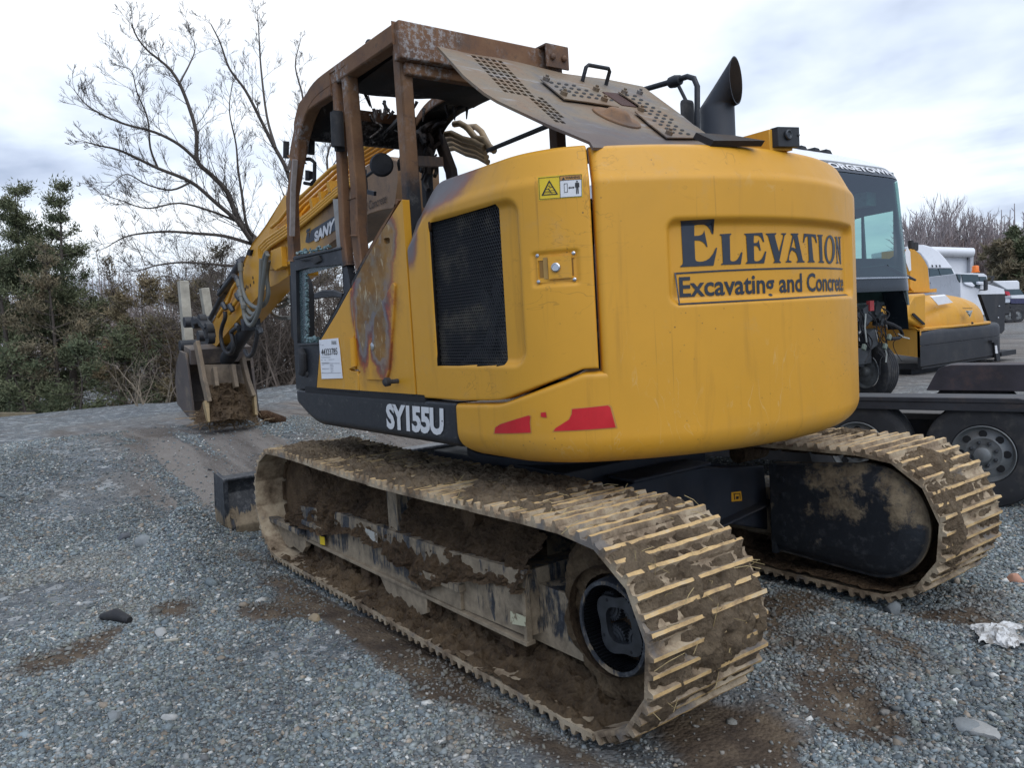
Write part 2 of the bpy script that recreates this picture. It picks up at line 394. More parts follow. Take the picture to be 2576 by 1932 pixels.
MAT = dict(
    yellow=mat_yellow('yellow_paint'), black=mat_black('black_paint'), blackclean=mat_black('black_steel', rough=.5, scr=.2),
    rust=mat_rust('rust'), rustpost=mat_rust('rust_to_black', z0=2.05, ash=.25, base=(.17, .078, .032)), rearpost=mat_rust('rust_to_black_rear', z0=2.42, ash=.2, base=(.15, .08, .04)), rustdark=mat_rust('burnt_interior', dark=.12, ash=.35, base=(.07, .07, .085)),
    rusthood=mat_plateburn('heat_blued_plate'), mud=mat_mud('mud'), mudlow=mat_mud('mud_lower', (.30, .205, .115), (.075, .047, .027), 6., -.015), mudbelt=mat_mud('mud_belt', (.36, .27, .17), (.125, .085, .052), 9., .01), mudwet=mat_mud('mud_wet', (.24, .155, .085), (.060, .037, .021), bias=-.01),
    mudsteel=mat_mudsteel('muddy_black_steel', .74), mudsteel2=mat_mudsteel('muddy_black_steel_b', .15), shoe=mat_shoe('track_shoe'), tip=mat_tip('grouser_edge'),
    hose=mat_plain('hose', (.155, .16, .145), .5, dirt=(.2, .16, .1)), hoseblk=mat_plain('hose_black', (.02, .02, .022), .55, dirt=(.12, .1, .07)),
    chrome=mat_plain('bare_steel', (.55, .55, .55), .25, 1., .2, 20), white=mat_plain('white_decal', (.72, .72, .72), .5, var=.1, scale=30),
    paper=mat_plain('paper', (.80, .80, .80), .7, var=.05), ink=mat_plain('ink', (.02, .02, .022), .5, var=.1), navy=mat_plain('dark_decal', (.022, .030, .045), .4, var=.2, scale=14),
    red=mat_plain('red_reflector', (.55, .012, .018), .35, var=.12, scale=12), signy=mat_plain('sign_yellow', (.78, .55, .02), .4, var=.06),
    orange=mat_plain('sign_orange', (.48, .24, .05), .4, var=.08), rubber=mat_plain('rubber', (.028, .028, .03), .8, var=.35, scale=12, dirt=(.10, .09, .075), dirt_amt=.5),
    pipeburn=mat_plain('tan_pipe', (.33, .23, .12), .55, var=.3, scale=9, dirt=(.12, .09, .06)), pipey=mat_plain('yellow_pipe', (.50, .27, .05), .5, var=.25, scale=9, dirt=(.2, .13, .06)),
    gearsteel=mat_plain('gear_steel', (.075, .079, .085), .42, .6, .3, 25), gearblack=mat_plain('gear_black', (.010, .011, .013), .35, .2, .3, 25),
    dark=mat_plain('dark_inside', (.012, .012, .013), .8), wire=mat_plain('wire', (.03, .03, .032), .5),
)

# ------------------------------------------------------------------ ground
def gh(x, y):
    """height of the lot: flat round the machine, a rise ahead of it, a bank down to low ground on the left"""
    x = np.asarray(x, float); y = np.asarray(y, float)
    w = sst(y, -9.5, -5.5)
    up = .42*sst(x, 2.8, 6.6)+.12*sst(-y, .0, 3.4)*sst(x, 9, 12.5)
    edge = 13.0+.5*np.sin(y*.7)+.35*np.sin(y*1.9+1)
    down = sst(x-edge, 0.2, 4.5)
    low = -.9+2.3*sst(x, 19, 62)+2.5*sst(x, 70, 200)
    z = (up*(1-down)+low*down)*w
    return z+(1-w)*3.0*sst(np.hypot(x, y), 90, 260)
def blob(x, y, cx, cy, rx, ry, a=0.):
    dx, dy = x-cx, y-cy; c, s = math.cos(a), math.sin(a)
    return np.exp(-(((dx*c+dy*s)/rx)**2+((-dx*s+dy*c)/ry)**2))
MUDP = [on('w', 1450, 340, 2, 0), on('w', 1650, 270, 2, 0), on('w', 560, 460, 2, 0), on('x', 1250, 860, 2, 0), on('x', 1450, 470, 2, 0), on('x', 430, 1000, 2, 0), on('w', 100, 600, 2, 0), on('w', 1000, 330, 2, 0), on('x', 1750, 330, 2, 0)]
PUD = MUDP[3]
def mudmask(x, y):
    n = fbm(np.stack([x*1.6, y*1.6, x*0], -1), 5, 3); n2 = fbm(np.stack([x*6, y*6, x*0], -1), 4, 9)
    m = blob(x, y, -.3, 1.42, 2.3, .15)*.9+blob(x, y, -2.2, 1.15, .30, .35)*.9+blob(x, y, -1.95, -1.0,   .22, .5)*.6+blob(x, y, .2, 0, 2.2, .8)*.6
    m = m+blob(x, y, MUDP[0][0], MUDP[0][1], .30, .16, rad(15))+.8*blob(x, y, MUDP[1][0], MUDP[1][1], .25, .2)+.9*blob(x, y, MUDP[2][0], MUDP[2][1], .38, .10, rad(-55))
    m = m+1.5*blob(x, y, PUD[0], PUD[1], .20, .12, rad(-20))+.5*blob(x, y, MUDP[4][0], MUDP[4][1], .5, .08, rad(-20))+.9*blob(x, y, MUDP[5][0], MUDP[5][1], .25, .25)+.55*blob(x, y, MUDP[6][0], MUDP[6][1], .25, .35)+.6*blob(x, y, MUDP[7][0], MUDP[7][1], .35, .15)+.6*blob(x, y, MUDP[8][0], MUDP[8][1], .3, .12)
    m = m+.20*sst(n, .55, .7)
    return sst(m+(n-.5)*.9+(n2-.5)*.5, .38, .78)
def lanemask(x, y):
    n = fbm(np.stack([x*.7, y*.7, x*0+5], -1), 4, 21)
    e = np.interp(x, [2.5, 3.2, 4.2, 7, 9.5], [1.75, 1.72, 1.78, 1.80, 1.9])+.22*(n-.5)*4
    l = sst(e-y, -.12, .2)*sst(x, 2.9, 3.9)*(1-sst(x, 9.6, 10.3))
    far = sst(-y, 3.4, 5.5)*(.15+.6*sst(fbm(np.stack([x*.25, y*.5, x*0+2], -1), 4, 44), .42, .6))
    return np.clip(np.maximum(l*(1-.6*sst(fbm(np.stack([x*.30, y*2.2, x*0], -1), 4, 5), .52, .64)), far), 0, 1)
def micro(x, y, mud):
    n = fbm(np.stack([x*1.3, y*1.3, x*0], -1), 4, 31)-.5; n2 = fbm(np.stack([x*7, y*7, x*0], -1), 4, 33)-.5
    near = np.exp(-(np.hypot(x+1, y-1)/9)**4)
    z = (n*.05+n2*.022*(.4+mud))*near
    z = z-.05*blob(x, y, PUD[0], PUD[1], .21, .13, rad(-20))
    z = z+.055*blob(x, y, MUDP[0][0], MUDP[0][1], .26, .12, rad(15))+.07*blob(x, y, -2.2, 1.35, .3, .25)*(.6+n2)
    z = z+.30*blob(x, y, 2.55, 1.62, .30, .24)+.16*blob(x, y, 2.05, 1.78, .45, .2)           # gravel pushed up by the blade
    z = z-.035*sst(1-np.abs(y-1.0)/.42, 0, .3)*sst(2.0-np.abs(x), 0, .3)-.035*sst(1-np.abs(y+1.0)/.42, 0, .3)*sst(2.0-np.abs(x), 0, .3)
    rut = np.maximum(0, 1-np.abs(((y+.12*np.sin(x))*1.35) % 1-.5)/.12)*sst(x, 3, 4.5)*(1-sst(x, 9.8, 10.6))*sst(1.2-y, 0, .4)*sst(y, -3, -2.4)
    return z-.018*rut
def axis(a, b, st, far, g=1.13):
    c = list(np.arange(a, b+1e-6, st)); s = st
    while c[-1] < far: s *= g; c.append(c[-1]+s)
    s = st
    while c[0] > -far: s *= g; c.insert(0, c[0]-s)
    return np.array(c)
gx, gy = axis(-3.6, 7.5, .05, 420), axis(-3.6, 3.4, .05, 420)
GX, GY = np.meshgrid(gx, gy, indexing='ij')
GM = mudmask(GX, GY); GL = lanemask(GX, GY); GZ = gh(GX, GY)+micro(GX, GY, GM)
na, nb = GX.shape; ii = np.arange(na*nb).reshape(na, nb)
t = NT('gravel_ground'); ob = t.obj(); mud, lane = t.attr('mud', 2), t.attr('lane', 2)
v1 = t.vor(55, ob, 1); v2 = t.vor(130, ob, 1)
stone = t.ramp(t.xyz(0, v1), [(0, (.075, .092, .105)), (.35, (.12, .145, .16)), (.6, (.15, .165, .165)), (.8, (.17, .15, .125)), (.93, (.27, .28, .28)), (1, (.40, .41, .41))])
fine = t.ramp(t.xyz(1, v2), [(0, (.05, .057, .062)), (.6, (.115, .125, .13)), (.9, (.17, .165, .15)), (1, (.32, .32, .31))])
patch = t.noise(.9, 6, .65, ob)
g = t.mix(t.step(t.noise(3, 5, .6, ob), .42, .6), stone, fine)
g = t.mix(1.0, g, t.ramp(patch, [(.3, (.72, .74, .78)), (.5, (1, 1, 1)), (.7, (1.15, 1.12, 1.06))]), 'MULTIPLY')
fl = t.vor(13, ob, 1); g = t.mix(t.math('MULTIPLY', t.step(t.xyz(0, fl), .80, .9), .75), g, (.33, .34, .335)); g = t.mix(t.math('MULTIPLY', t.step(t.xyz(1, fl), .74, .86), .6), g, (.065, .075, .082)); g = t.mix(t.math('MULTIPLY', t.step(t.noise(1.3, 6, .7, ob), .52, .66), .5), g, (.105, .088, .068))
lc = t.mix(t.step(t.noise(1.0, 6, .65, t.map(ob, (.35, 3.0, 1))), .40, .60), (.085, .068, .054), (.185, .160, .135))
lc = t.mix(t.math('MULTIPLY', t.step(t.xyz(2, v2), .72, .9), .6), lc, (.22, .21, .20))
g = t.mix(t.math('MULTIPLY', lane, .92), g, lc)
mc = t.ramp(t.noise(5, 8, .7, ob), [(.34, (.046, .032, .022)), (.5, (.090, .064, .042)), (.64, (.155, .115, .074))])
g = t.mix(1.0, g, (1.12, 1.12, 1.12), 'MULTIPLY'); g = t.mix(mud, g, mc)
bh = t.math('ADD', t.math('MULTIPLY', t.math('SUBTRACT', 1.0, t.vor(55, ob)), .8), t.math('MULTIPLY', t.noise(60, 6, .7, ob), .6))
wet = t.math('MULTIPLY', t.step(t.noise(.6, 4, .6, ob), .5, .66), .2)
t.fin(g, t.math('SUBTRACT', .88, wet), 0., t.bump(bh, .8, .014), Specular_IOR_Level=.35)
ground = fast('ground', np.stack([GX, GY, GZ], -1).reshape(-1, 3), np.stack([ii[:-1, :-1], ii[1:, :-1], ii[1:, 1:], ii[:-1, 1:]], -1).reshape(-1, 4), t.m, None, 180, dict(mud=GM.ravel(), lane=GL.ravel()))
tag(ground, kind='structure')
def gz(x, y): x = np.asarray(x, float); y = np.asarray(y, float); return gh(x, y)+micro(x, y, mudmask(x, y))
def gz1(x, y): return float(gz(np.array([x]), np.array([y]))[0])

# loose stones of the gravel, one uncountable mass
def stones():
    ph = (1+5**.5)/2
    ico = np.array([(-1, ph, 0), (1, ph, 0), (-1, -ph, 0), (1, -ph, 0), (0, -1, ph), (0, 1, ph), (0, -1, -ph), (0, 1, -ph), (ph, 0, -1), (ph, 0, 1), (-ph, 0, -1), (-ph, 0, 1)])/1.9
    icf = np.array([(0, 11, 5), (0, 5, 1), (0, 1, 7), (0, 7, 10), (0, 10, 11), (1, 5, 9), (5, 11, 4), (11, 10, 2), (10, 7, 6), (7, 1, 8), (3, 9, 4), (3, 4, 2), (3, 2, 6), (3, 6, 8), (3, 8, 9), (4, 9, 5), (2, 4, 11), (6, 2, 10), (8, 6, 7), (9, 8, 1)])
    n = 1000000
    d = .9+11*RNG.random(n)**1.5; a = YAW+rad(38)*(2*RNG.random(n)-1)
    x = CAM[0]+d*np.cos(a); y = CAM[1]+d*np.sin(a)
    m = mudmask(x, y); l = lanemask(x, y)
    dens = fbm(np.stack([x*1.1, y*1.1, x*0], -1), 4, 77)
    keep = RNG.random(n) < np.clip(1.25-1.15*m-1.22*l, .02, 1)*(.10+1.15*sst(dens, .38, .57))*np.clip(d/4.2, .36, 1)
    pile = blob(x, y, 2.5, 1.65, .6, .35)
    keep |= (RNG.random(n) < pile*.8)
    x, y, d, m = x[keep], y[keep], d[keep], m[keep]; n = len(x)
    sz = np.exp(RNG.normal(-.1, .42, n))*.0062*(1+.055*d); sz = np.clip(sz, .0032, .019)
    big = RNG.random(n) < .008; sz[big] *= 2.0
    S = sz[:, None]*np.stack([RNG.uniform(.75, 1.35, n), RNG.uniform(.6, 1.1, n), RNG.uniform(.38, .8, n)], -1)
    V = ico[None]*RNG.uniform(.62, 1.28, (n, 12, 1)); cl_ = RNG.normal(0, 1, (n, 3, 3)); cl_ /= np.linalg.norm(cl_, axis=2)[..., None]
    for k in range(3):      # cleave flat faces off so the stones read as crushed rock
        dd = np.einsum('nij,nj->ni', V, cl_[:, k]); V = V-np.maximum(dd-.38, 0)[..., None]*cl_[:, k][:, None]
    V = V*S[:, None]*1.18
    az = RNG.random(n)*6.283; tl = RNG.normal(0, .35, n)
    c, s_ = np.cos(tl)[:, None], np.sin(tl)[:, None]
    vx = V[..., 0]*c-V[..., 2]*s_; vz = V[..., 0]*s_+V[..., 2]*c; vy = V[..., 1]
    c, s_ = np.cos(az)[:, None], np.sin(az)[:, None]
    z = gz(x, y)+sz*.22
    V = np.stack([vx*c-vy*s_+x[:, None], vx*s_+vy*c+y[:, None], vz+z[:, None]], -1)
    pal = np.array([(.090, .112, .128), (.125, .155, .172), (.155, .18, .188), (.13, .15, .142), (.19, .20, .20), (.20, .175, .145), (.34, .35, .345), (.085, .09, .095)])
    ci = RNG.choice(8, n, p=[.20, .24, .18, .12, .11, .06, .045, .045])
    c = pal[ci]*np.array([1.40, 1.35, 1.27])*RNG.uniform(.6, 1.5, (n, 1)); c = c*(1-.5*m[:, None])+np.array([.12, .09, .06])*.5*m[:, None]
    zone = fbm(np.stack([x*.8, y*.8, x*0+7], -1), 4, 91)[:, None]; c = c*(1+(zone-.5)*1.1); c = c*(1-sst(zone, .52, .66)*.35)+np.array([.15, .12, .085])*sst(zone, .52, .66)*.35
    t = NT('stone'); ob = t.obj()
    cc = t.mix(1.0, t.attr('scol'), t.ramp(t.noise(90, 4, .6, ob), [(.3, .75), (.7, 1.2)]), 'MULTIPLY')
    t.fin(cc, .75, 0., None, Specular_IOR_Level=.4)
    o = fast('gravel', V.reshape(-1, 3), (icf[None]+12*np.arange(n)[:, None, None]).reshape(-1, 3), t.m, None, None, dict(scol=np.repeat(c, 12, 0)))
    tag(o, kind='stuff'); print('stones', n)
stones()

# ================================================================== EXCAVATOR
EX = thing('excavator', 'yellow tracked excavator with fire damaged rusty cab and mud caked tracks', 'excavator', (0, 0, 0))
YS = 1.15                                             # left side plane of the upper body
FC, FR = (-.98, .65), .5; BC, BR = (-.10, 0.), 1.594  # corner fillet and tail arc of the plan outline
A1 = math.atan2(.65, -.88); Ls, Lf, Lb = 2.38, FR*(A1-math.pi/2), BR*(2*math.pi-2*A1)
def plan(s):
    if s <= Ls: return 1.4-s, YS, 0., 1.
    if s <= Ls+Lf: a = math.pi/2+(s-Ls)/FR; return FC[0]+FR*math.cos(a), FC[1]+FR*math.sin(a), math.cos(a), math.sin(a)
    if s <= Ls+Lf+Lb: a = A1+(s-Ls-Lf)/BR; return BC[0]+BR*math.cos(a), BR*math.sin(a), math.cos(a), math.sin(a)
    x, y, nx, ny = plan(2*Ls+2*Lf+Lb-s); return x, -y, nx, -ny
def surf(s, z, off=0.):
    x, y, nx, ny = plan(s); return (x-nx*off, y-ny*off, z)
SS = np.linspace(0, 2*Ls+2*Lf+Lb, 3000); PL = np.array([plan(s) for s in SS])
def sz(cr, x, y):
    d = ray(cr, x, y); cr_ = d[0]*(PL[:, 1]-CAM[1])-d[1]*(PL[:, 0]-CAM[0])
    t = ((PL[:, 0]-CAM[0])*d[0]+(PL[:, 1]-CAM[1])*d[1])/(d[0]**2+d[1]**2); face = PL[:, 2]*d[0]+PL[:, 3]*d[1] < 0
    k = np.where((cr_[:-1]*cr_[1:] <= 0) & face[:-1] & (t[:-1] > 0))[0]
    if len(k) == 0: k = [np.argmin(np.where(face[:-1], np.abs(cr_[:-1]), 9))]
    k = min(k, key=lambda q: t[q]); f = abs(cr_[k])/(abs(cr_[k])+abs(cr_[k+1])+1e-12)
    tt = t[k]*(1-f)+t[k+1]*f
    return float(SS[k]*(1-f)+SS[k+1]*f), float(CAM[2]+d[2]*tt)
import bmesh
def wrapped(mb, V2, F, mapf, step=.03, mi=0):
    """slice flat faces along s so that they follow the curved body"""
    bm = bmesh.new(); vs = [bm.verts.new((p[0], p[1], 0)) for p in V2]
    for f in F:
        try: bm.faces.new([vs[i] for i in f])
        except ValueError: pass
    a, b = min(p[0] for p in V2), max(p[0] for p in V2)
    for x in np.arange(a+step, b, step):
        bmesh.ops.bisect_plane(bm, geom=bm.verts[:]+bm.edges[:]+bm.faces[:], plane_co=(x, 0, 0), plane_no=(1, 0, 0))
    bm.verts.ensure_lookup_table(); bm.verts.index_update()
    mb.add([mapf(v.co.x, v.co.y) for v in bm.verts], [[v.index for v in f.verts] for f in bm.faces], mi); bm.free()
def wrap_px(mb, cr, loops, off, mi=0):
    if not isinstance(loops[0][0], (tuple, list)): loops = [loops]
    L = [[Vector((*sz(cr, *p), 0)) for p in l] for l in loops]
    tri = tessellate_polygon(L); flat = [p for l in L for p in l]
    wrapped(mb, flat, tri, lambda s, z: surf(s, z, off(s, z) if callable(off) else off), .03, mi)

# ---- lip line of the counterweight under the engine door
LIP = sorted(sz('r', *p) for p in [(662, 246), (860, 246), (1000, 246), (1060, 236), (1120, 216), (1260, 165), (1400, 112), (1560, 54), (1715, -8)])
LS, LZ = np.array([p[0] for p in LIP]), np.array([p[1] for p in LIP])
S_SEAM = Ls+Lf+.012; S_LIP = LS[0]; ZB = .945
def lipz(s): return float(np.interp(s, LS, LZ))
rl = [sz('o', *p) for p in [(45, 420), (90, 1130), (600, 205), (2040, 600)]]
RSL, RSR, RZB, RZT = min(rl[0][0], rl[1][0])+.01, sz('o', 2062, 700)[0], sz('o', 300, 1128)[1]-.005, sz('o', 600, 205)[1]+.005
def recess(s, z):
    sc, hs, zc, hz = (RSL+RSR)/2, (RSR-RSL)/2, (RZB+RZT)/2, (RZT-RZB)/2
    ax, az = abs(s-sc)-hs+.05, abs(z-zc)-hz+.05
    d = math.hypot(max(ax, 0), max(az, 0))+min(max(ax, az), 0)-.05
    return float(sst(-d, -.004, .030))
def cw_off(s, z):
    o = 0.; h = z-ZB
    if h < .12: o += .12-math.sqrt(max(0, .12**2-(.12-h)**2))
    if z > 2.08: o += .085*float(sst(z, 2.07, 2.12))*(z-2.08)/.17
    if z > 2.215: o += .05*((z-2.215)/.035)**2.5
    return o+.034*recess(s, z)
def zs(z0, z1, n):
    return [z0+(z1-z0)*i/n for i in range(n+1)]
def sheet(scol, zrows, off, zf=None):
    """scol: list of (s, extra inset); zrows: list of (t, extra inset) with t in 0..1 between zf(s)"""
    P = []
    for s, e in scol:
        z0, z1 = zf(s); col = []
        for t, e2 in zrows:
            z = z0+(z1-z0)*t; col.append(surf(s, z, off(s, z)+max(e, e2)))
        P.append(col)
    return np.array(P)
def edge_cols(a, b, n, r=.009, both=True):
    c = [(a, .07), (a, r), (a+r*.3, r*.3), (a+r, 0)]+[(a+r+(b-a-2*r)*i/n, 0) for i in range(1, n)]
    return c+([(b-r, 0), (b-r*.3, r*.3), (b, r), (b, .07)] if both else [(b, 0)])
def edge_rows(n, lo=True, hi=True, r=.006):
    q = [(i/n, 0) for i in range(n+1)]
    if lo: q = [(0, .07), (0, r)]+[(r*.6, r*.2)]+q[1:]
    if hi: q = q[:-1]+[(1-r*.6, r*.2), (1, r), (1, .07)]
    return q
S_END = 2*Ls+2*Lf+Lb-S_SEAM
mb = MB()
mb.grid(sheet(edge_cols(S_SEAM, S_END, 230, .022), [(i/170, 0) for i in range(171)]+[(1, .35)], cw_off, lambda s: (ZB, 2.25)))
def lip_off(s, z):
    o = 0; h = z-ZB
    if h < .12: o += .12-math.sqrt(max(0, .12**2-(.12-h)**2))
    k = lipz(s)-z
    if k < .02: o += .02-math.sqrt(max(0, .02**2-(.02-k)**2))
    f = s-S_LIP
    if f < .10:
        o += 0
    return o
def lip_zf(s):
    f = max(0., s-S_LIP); b = ZB+.02+(.16-math.sqrt(max(0, .16**2-(.16-min(f, .16))**2)))*.55-.02
    return b, lipz(s)
mb.grid(sheet(edge_cols(S_LIP, S_SEAM+.03, 70, .014, False), [(i/40, 0) for i in range(41)]+[(1, .2)], lip_off, lip_zf))
# underside of the tail
mb.add([surf(s, ZB+.002, .119) for s in np.linspace(S_LIP, 2*Ls+2*Lf+Lb-S_LIP, 60)], [tuple(range(60))])
CW = mb.build('counterweight', MAT['yellow'], EX, 50)
# ---- lettering on the counterweight, traced from the photograph
GLY = [
 [(233, 232), (594, 212), (620, 366), (602, 362), (585, 318), (560, 285), (535, 270), (510, 263), (440, 264), (410, 272), (410, 385), (455, 383), (485, 375), (500, 365), (513, 345), (520, 322), (556, 505), (543, 500), (528, 472), (505, 450), (470, 434), (412, 432), (420, 630), (427, 650), (440, 660), (470, 664), (500, 662), (540, 650), (575, 628), (615, 580), (648, 510), (662, 515), (622, 705), (255, 722), (256, 710), (275, 698), (285, 675), (265, 280), (256, 255)],
 [(690, 366), (818, 358), (816, 372), (803, 377), (800, 392), (806, 640), (812, 655), (830, 661), (855, 657), (880, 642), (900, 615), (925, 560), (940, 563), (922, 690), (705, 698), (706, 686), (720, 682), (726, 668), (711, 392), (706, 380), (692, 378)],
 [(958, 360), (1158, 350), (1180, 452), (1166, 448), (1152, 415), (1138, 395), (1115, 380), (1065, 378), (1063, 462), (1090, 460), (1108, 450), (1118, 425), (1142, 545), (1128, 540), (1115, 510), (1098, 492), (1065, 490), (1068, 638), (1074, 655), (1092, 660), (1120, 655), (1148, 635), (1168, 600), (1188, 550), (1202, 555), (1178, 680), (975, 686), (976, 675), (990, 668), (996, 652), (981, 390), (974, 372), (960, 370)],
 [(1195, 358), (1312, 354), (1310, 366), (1296, 372), (1294, 386), (1340, 560), (1388, 385), (1384, 372), (1366, 368), (1366, 356), (1420, 355), (1418, 366), (1404, 376), (1398, 395), (1344, 655), (1362, 665), (1362, 676), (1280, 677), (1280, 668), (1296, 658), (1222, 390), (1213, 374), (1197, 369)],
 ([(1468, 358), (1552, 358), (1552, 368), (1543, 378), (1600, 650), (1620, 660), (1620, 671), (1534, 671), (1534, 660), (1548, 650), (1545, 620), (1528, 572), (1500, 545), (1480, 540), (1468, 556), (1452, 600), (1448, 648), (1478, 660), (1478, 671), (1412, 671), (1413, 662), (1430, 650), (1488, 388), (1484, 376), (1470, 370)], [(1503, 402), (1476, 508), (1500, 512), (1527, 528)]),
 [(1612, 360), (1740, 370), (1756, 462), (1744, 458), (1732, 415), (1715, 395), (1692, 388), (1716, 648), (1730, 660), (1730, 671), (1655, 671), (1655, 660), (1668, 650), (1655, 388), (1635, 396), (1624, 412), (1615, 458), (1604, 458)],
 [(1758, 372), (1818, 374), (1818, 385), (1806, 392), (1816, 655), (1832, 662), (1832, 676), (1772, 674), (1772, 664), (1786, 655), (1772, 390), (1760, 384)],
 ([(1893+57*math.cos(a), 532+155*math.sin(a)) for a in np.linspace(0, 6.283, 33)[:-1]], [(1891+31*math.cos(a), 532+128*math.sin(a)) for a in np.linspace(0, 6.283, 33)[:-1]]),
 [(1946, 395), (1972, 395), (2001, 575), (1992, 412), (1984, 406), (1984, 396), (2012, 398), (2012, 408), (2004, 416), (2014, 690), (2004, 690), (1970, 470), (1978, 660), (1988, 673), (1988, 684), (1962, 684), (1962, 673), (1970, 660), (1957, 412), (1947, 405)]]
LO = lambda s, z: cw_off(s, z)-.0025
mb = MB()
for gl in GLY: wrap_px(mb, 'o', [list(q) for q in gl] if isinstance(gl, tuple) else gl, LO)
def strip_px(mb, cr, pts, w, off, mi=0):
    q = [np.array(sz(cr, *p)) for p in pts]
    for a, b in zip(q[:-1], q[1:]):
        t = (b-a)/np.linalg.norm(b-a); n = np.array([-t[1], t[0]])*w/2; a = a-t*w/2; b = b+t*w/2
        wrapped(mb, [a-n, b-n, b+n, a+n], [(0, 1, 2, 3)], lambda s, z: surf(s, z, off(s, z) if callable(off) else off), .03, mi)
strip_px(mb, 'o', [(2046, 1022), (1300, 1068), (700, 1100), (212, 1126), (198, 792), (700, 762), (1300, 738), (1700, 732), (2028, 744)], .007, LO)
V, F = text2d('Excavating and Concrete', .020, 1.0)
e0, e1 = sz('o', 248, 1018), sz('o', 2038, 936); etop = sz('o', 248, 850); ebot = min(sz('o', 1290, 1010)[1], e0[1]-.03)
capt = sz('o', 1745, 785)[1]
zb_, zt_ = (e0[1]+e1[1])/2-.042, (etop[1]+capt)/2+.004
wrapped(mb, [(e0[0]+(e1[0]-e0[0])*a, zb_+(zt_-zb_)*b) for a, b in V], F, lambda s, z: surf(s, z, LO(s, z)), .03)
mb.build('lettering', MAT['navy'], CW, None)
for poly in ([(992, 488), (1000, 440), (1040, 415), (1270, 342), (1285, 350), (1280, 400), (1288, 482)], [(1475, 470), (1490, 445), (1530, 420), (1600, 375), (1622, 330), (1625, 290), (1915, 260), (1935, 275), (1980, 440)], [(1370, 320), (1410, 315), (1418, 360), (1370, 352)]):
    c = np.mean(poly, 0); mb = MB()
    wrap_px(mb, 'r', [(tuple(c+(np.array(p)-c)*1.05+np.sign(np.array(p)-c)*2)) for p in poly], -.0015, 1); wrap_px(mb, 'r', poly, -.003, 0)
    mb.build('reflector', [MAT['red'], MAT['orange']], CW, None)

# ---- engine door with the mesh grille
D0 = 1.4+.243; D1 = S_SEAM-.014
gl_ = [sz('s', *p) for p in [(905, 200), (935, 800), (985, 1385)]]; GSL = (gl_[0][0]+gl_[1][0]+gl_[2][0])/3
GSR = (sz('z', 1070, 470)[0]+sz('z', 1086, 790)[0])/2; GZB = (sz('s', 990, 1385)[1]+sz('z', 1085, 783)[1])/2; GZT = (sz('s', 905, 195)[1]+sz('z', 1060, 455)[1])/2
RR = sz('b', 575, 1500)[0]
def door_zf(s):
    lo = max(1.205, lipz(s)+.014) if s > S_LIP-.02 else 1.205
    return lo, 2.255-.17*(1-float(sst(s, D0-.06, D0+.26)))
def rmask(s, z, a, b, c, d, r=.06, w=.022):
    ax, az = abs(s-(a+b)/2)-(b-a)/2+r, abs(z-(c+d)/2)-(d-c)/2+r
    q = math.hypot(max(ax, 0), max(az, 0))+min(max(ax, az), 0)-r
    return float(sst(-q, -.002, w))
lat = [sz('n', *p) for p in [(75, 1050), (690, 1440)]]
def door_off(s, z):
    zt = door_zf(s)[1]; o = 0
    if zt-z < .17: o += .075*float(sst(.17-(zt-z), -.01, .05))*(.17-(zt-z))/.17
    if zt-z < .03: o += .05*((.03-(zt-z))/.03)**2.5
    o += .030*rmask(s, z, GSL, RR, GZB-.004, GZT+.012, .07, .035)
    o += .010*rmask(s, z, lat[0][0], lat[1][0], lat[1][1], lat[0][1], .012, .012)
    return o
mb = MB()
nS, nZ = 150, 150
cols = edge_cols(D0, D1, nS, .010); rows = edge_rows(nZ)
P = sheet(cols, rows, door_off, door_zf); sv = [c[0] for c in cols]
keep = []
for i in range(len(cols)-1):
    for j in range(len(rows)-1):
        s = (sv[i]+sv[i+1])/2; z0, z1 = door_zf(s); z = z0+(z1-z0)*(rows[j][0]+rows[j+1][0])/2
        if not (GSL+.004 < s < GSR-.004 and GZB+.004 < z < GZT-.004): keep.append((i*len(rows)+j, (i+1)*len(rows)+j, (i+1)*len(rows)+j+1, i*len(rows)+j+1))
mb.add(P.reshape(-1, 3), keep)
ED = mb.build('engine_door', mat_yellow('door_paint', soot=[((-.30, 1.15, 2.22), (.55, .5, .15)), ((-.27, 1.15, 2.06), (.10, .5, .22))]), EX, 55)
mb = MB(); p = .0165; rr = p/math.sqrt(3)
hx = [(math.sin(math.pi/3*k), math.cos(math.pi/3*k)) for k in range(6)]
k = 0; z = GZB
while z < GZT:
    s = GSL+(p/2 if k % 2 else 0)
    while s < GSR:
        V = [surf(s+a*rr*.985, z+b*rr*.985, .030) for a, b in hx]+[surf(s+a*rr*.79, z+b*rr*.79, .031) for a, b in hx]+[surf(s+a*rr*.79, z+b*rr*.79, .036) for a, b in hx]
        mb.add(V, [(i, (i+1) % 6, 6+(i+1) % 6, 6+i) for i in range(6)]+[(6+i, 6+(i+1) % 6, 12+(i+1) % 6, 12+i) for i in range(6)]); s += p
    z += rr*1.5; k += 1
mb.build('grille', mat_plain('grille_black', (.022, .024, .028), .45, var=.3, scale=8, dirt=(.17, .15, .11), dirt_amt=.5), ED, None)
mb = MB()       # cooler, pipes and fan shroud seen dimly through the mesh
for j in range(40): mb.bar(surf(GSL+.02, GZB+.02+j*.021, .16), surf(GSR-.02, GZB+.02+j*.021, .16), .006, .012, mi=0)
mb.grid(sheet([(s, 0) for s in np.linspace(GSL-.05, GSR+.05, 12)], [(0, 0), (1, 0)], lambda s, z: .24, lambda s: (GZB-.06, GZT+.06)), 1)  # near-black box added behind the mesh to keep sky light out
qs = np.linspace(GSL-.05, GSR+.05, 12)
for z_ in (GZB-.06, GZT+.06): mb.grid(np.array([[surf(s, z_, .05), surf(s, z_, .24)] for s in qs]), 1)
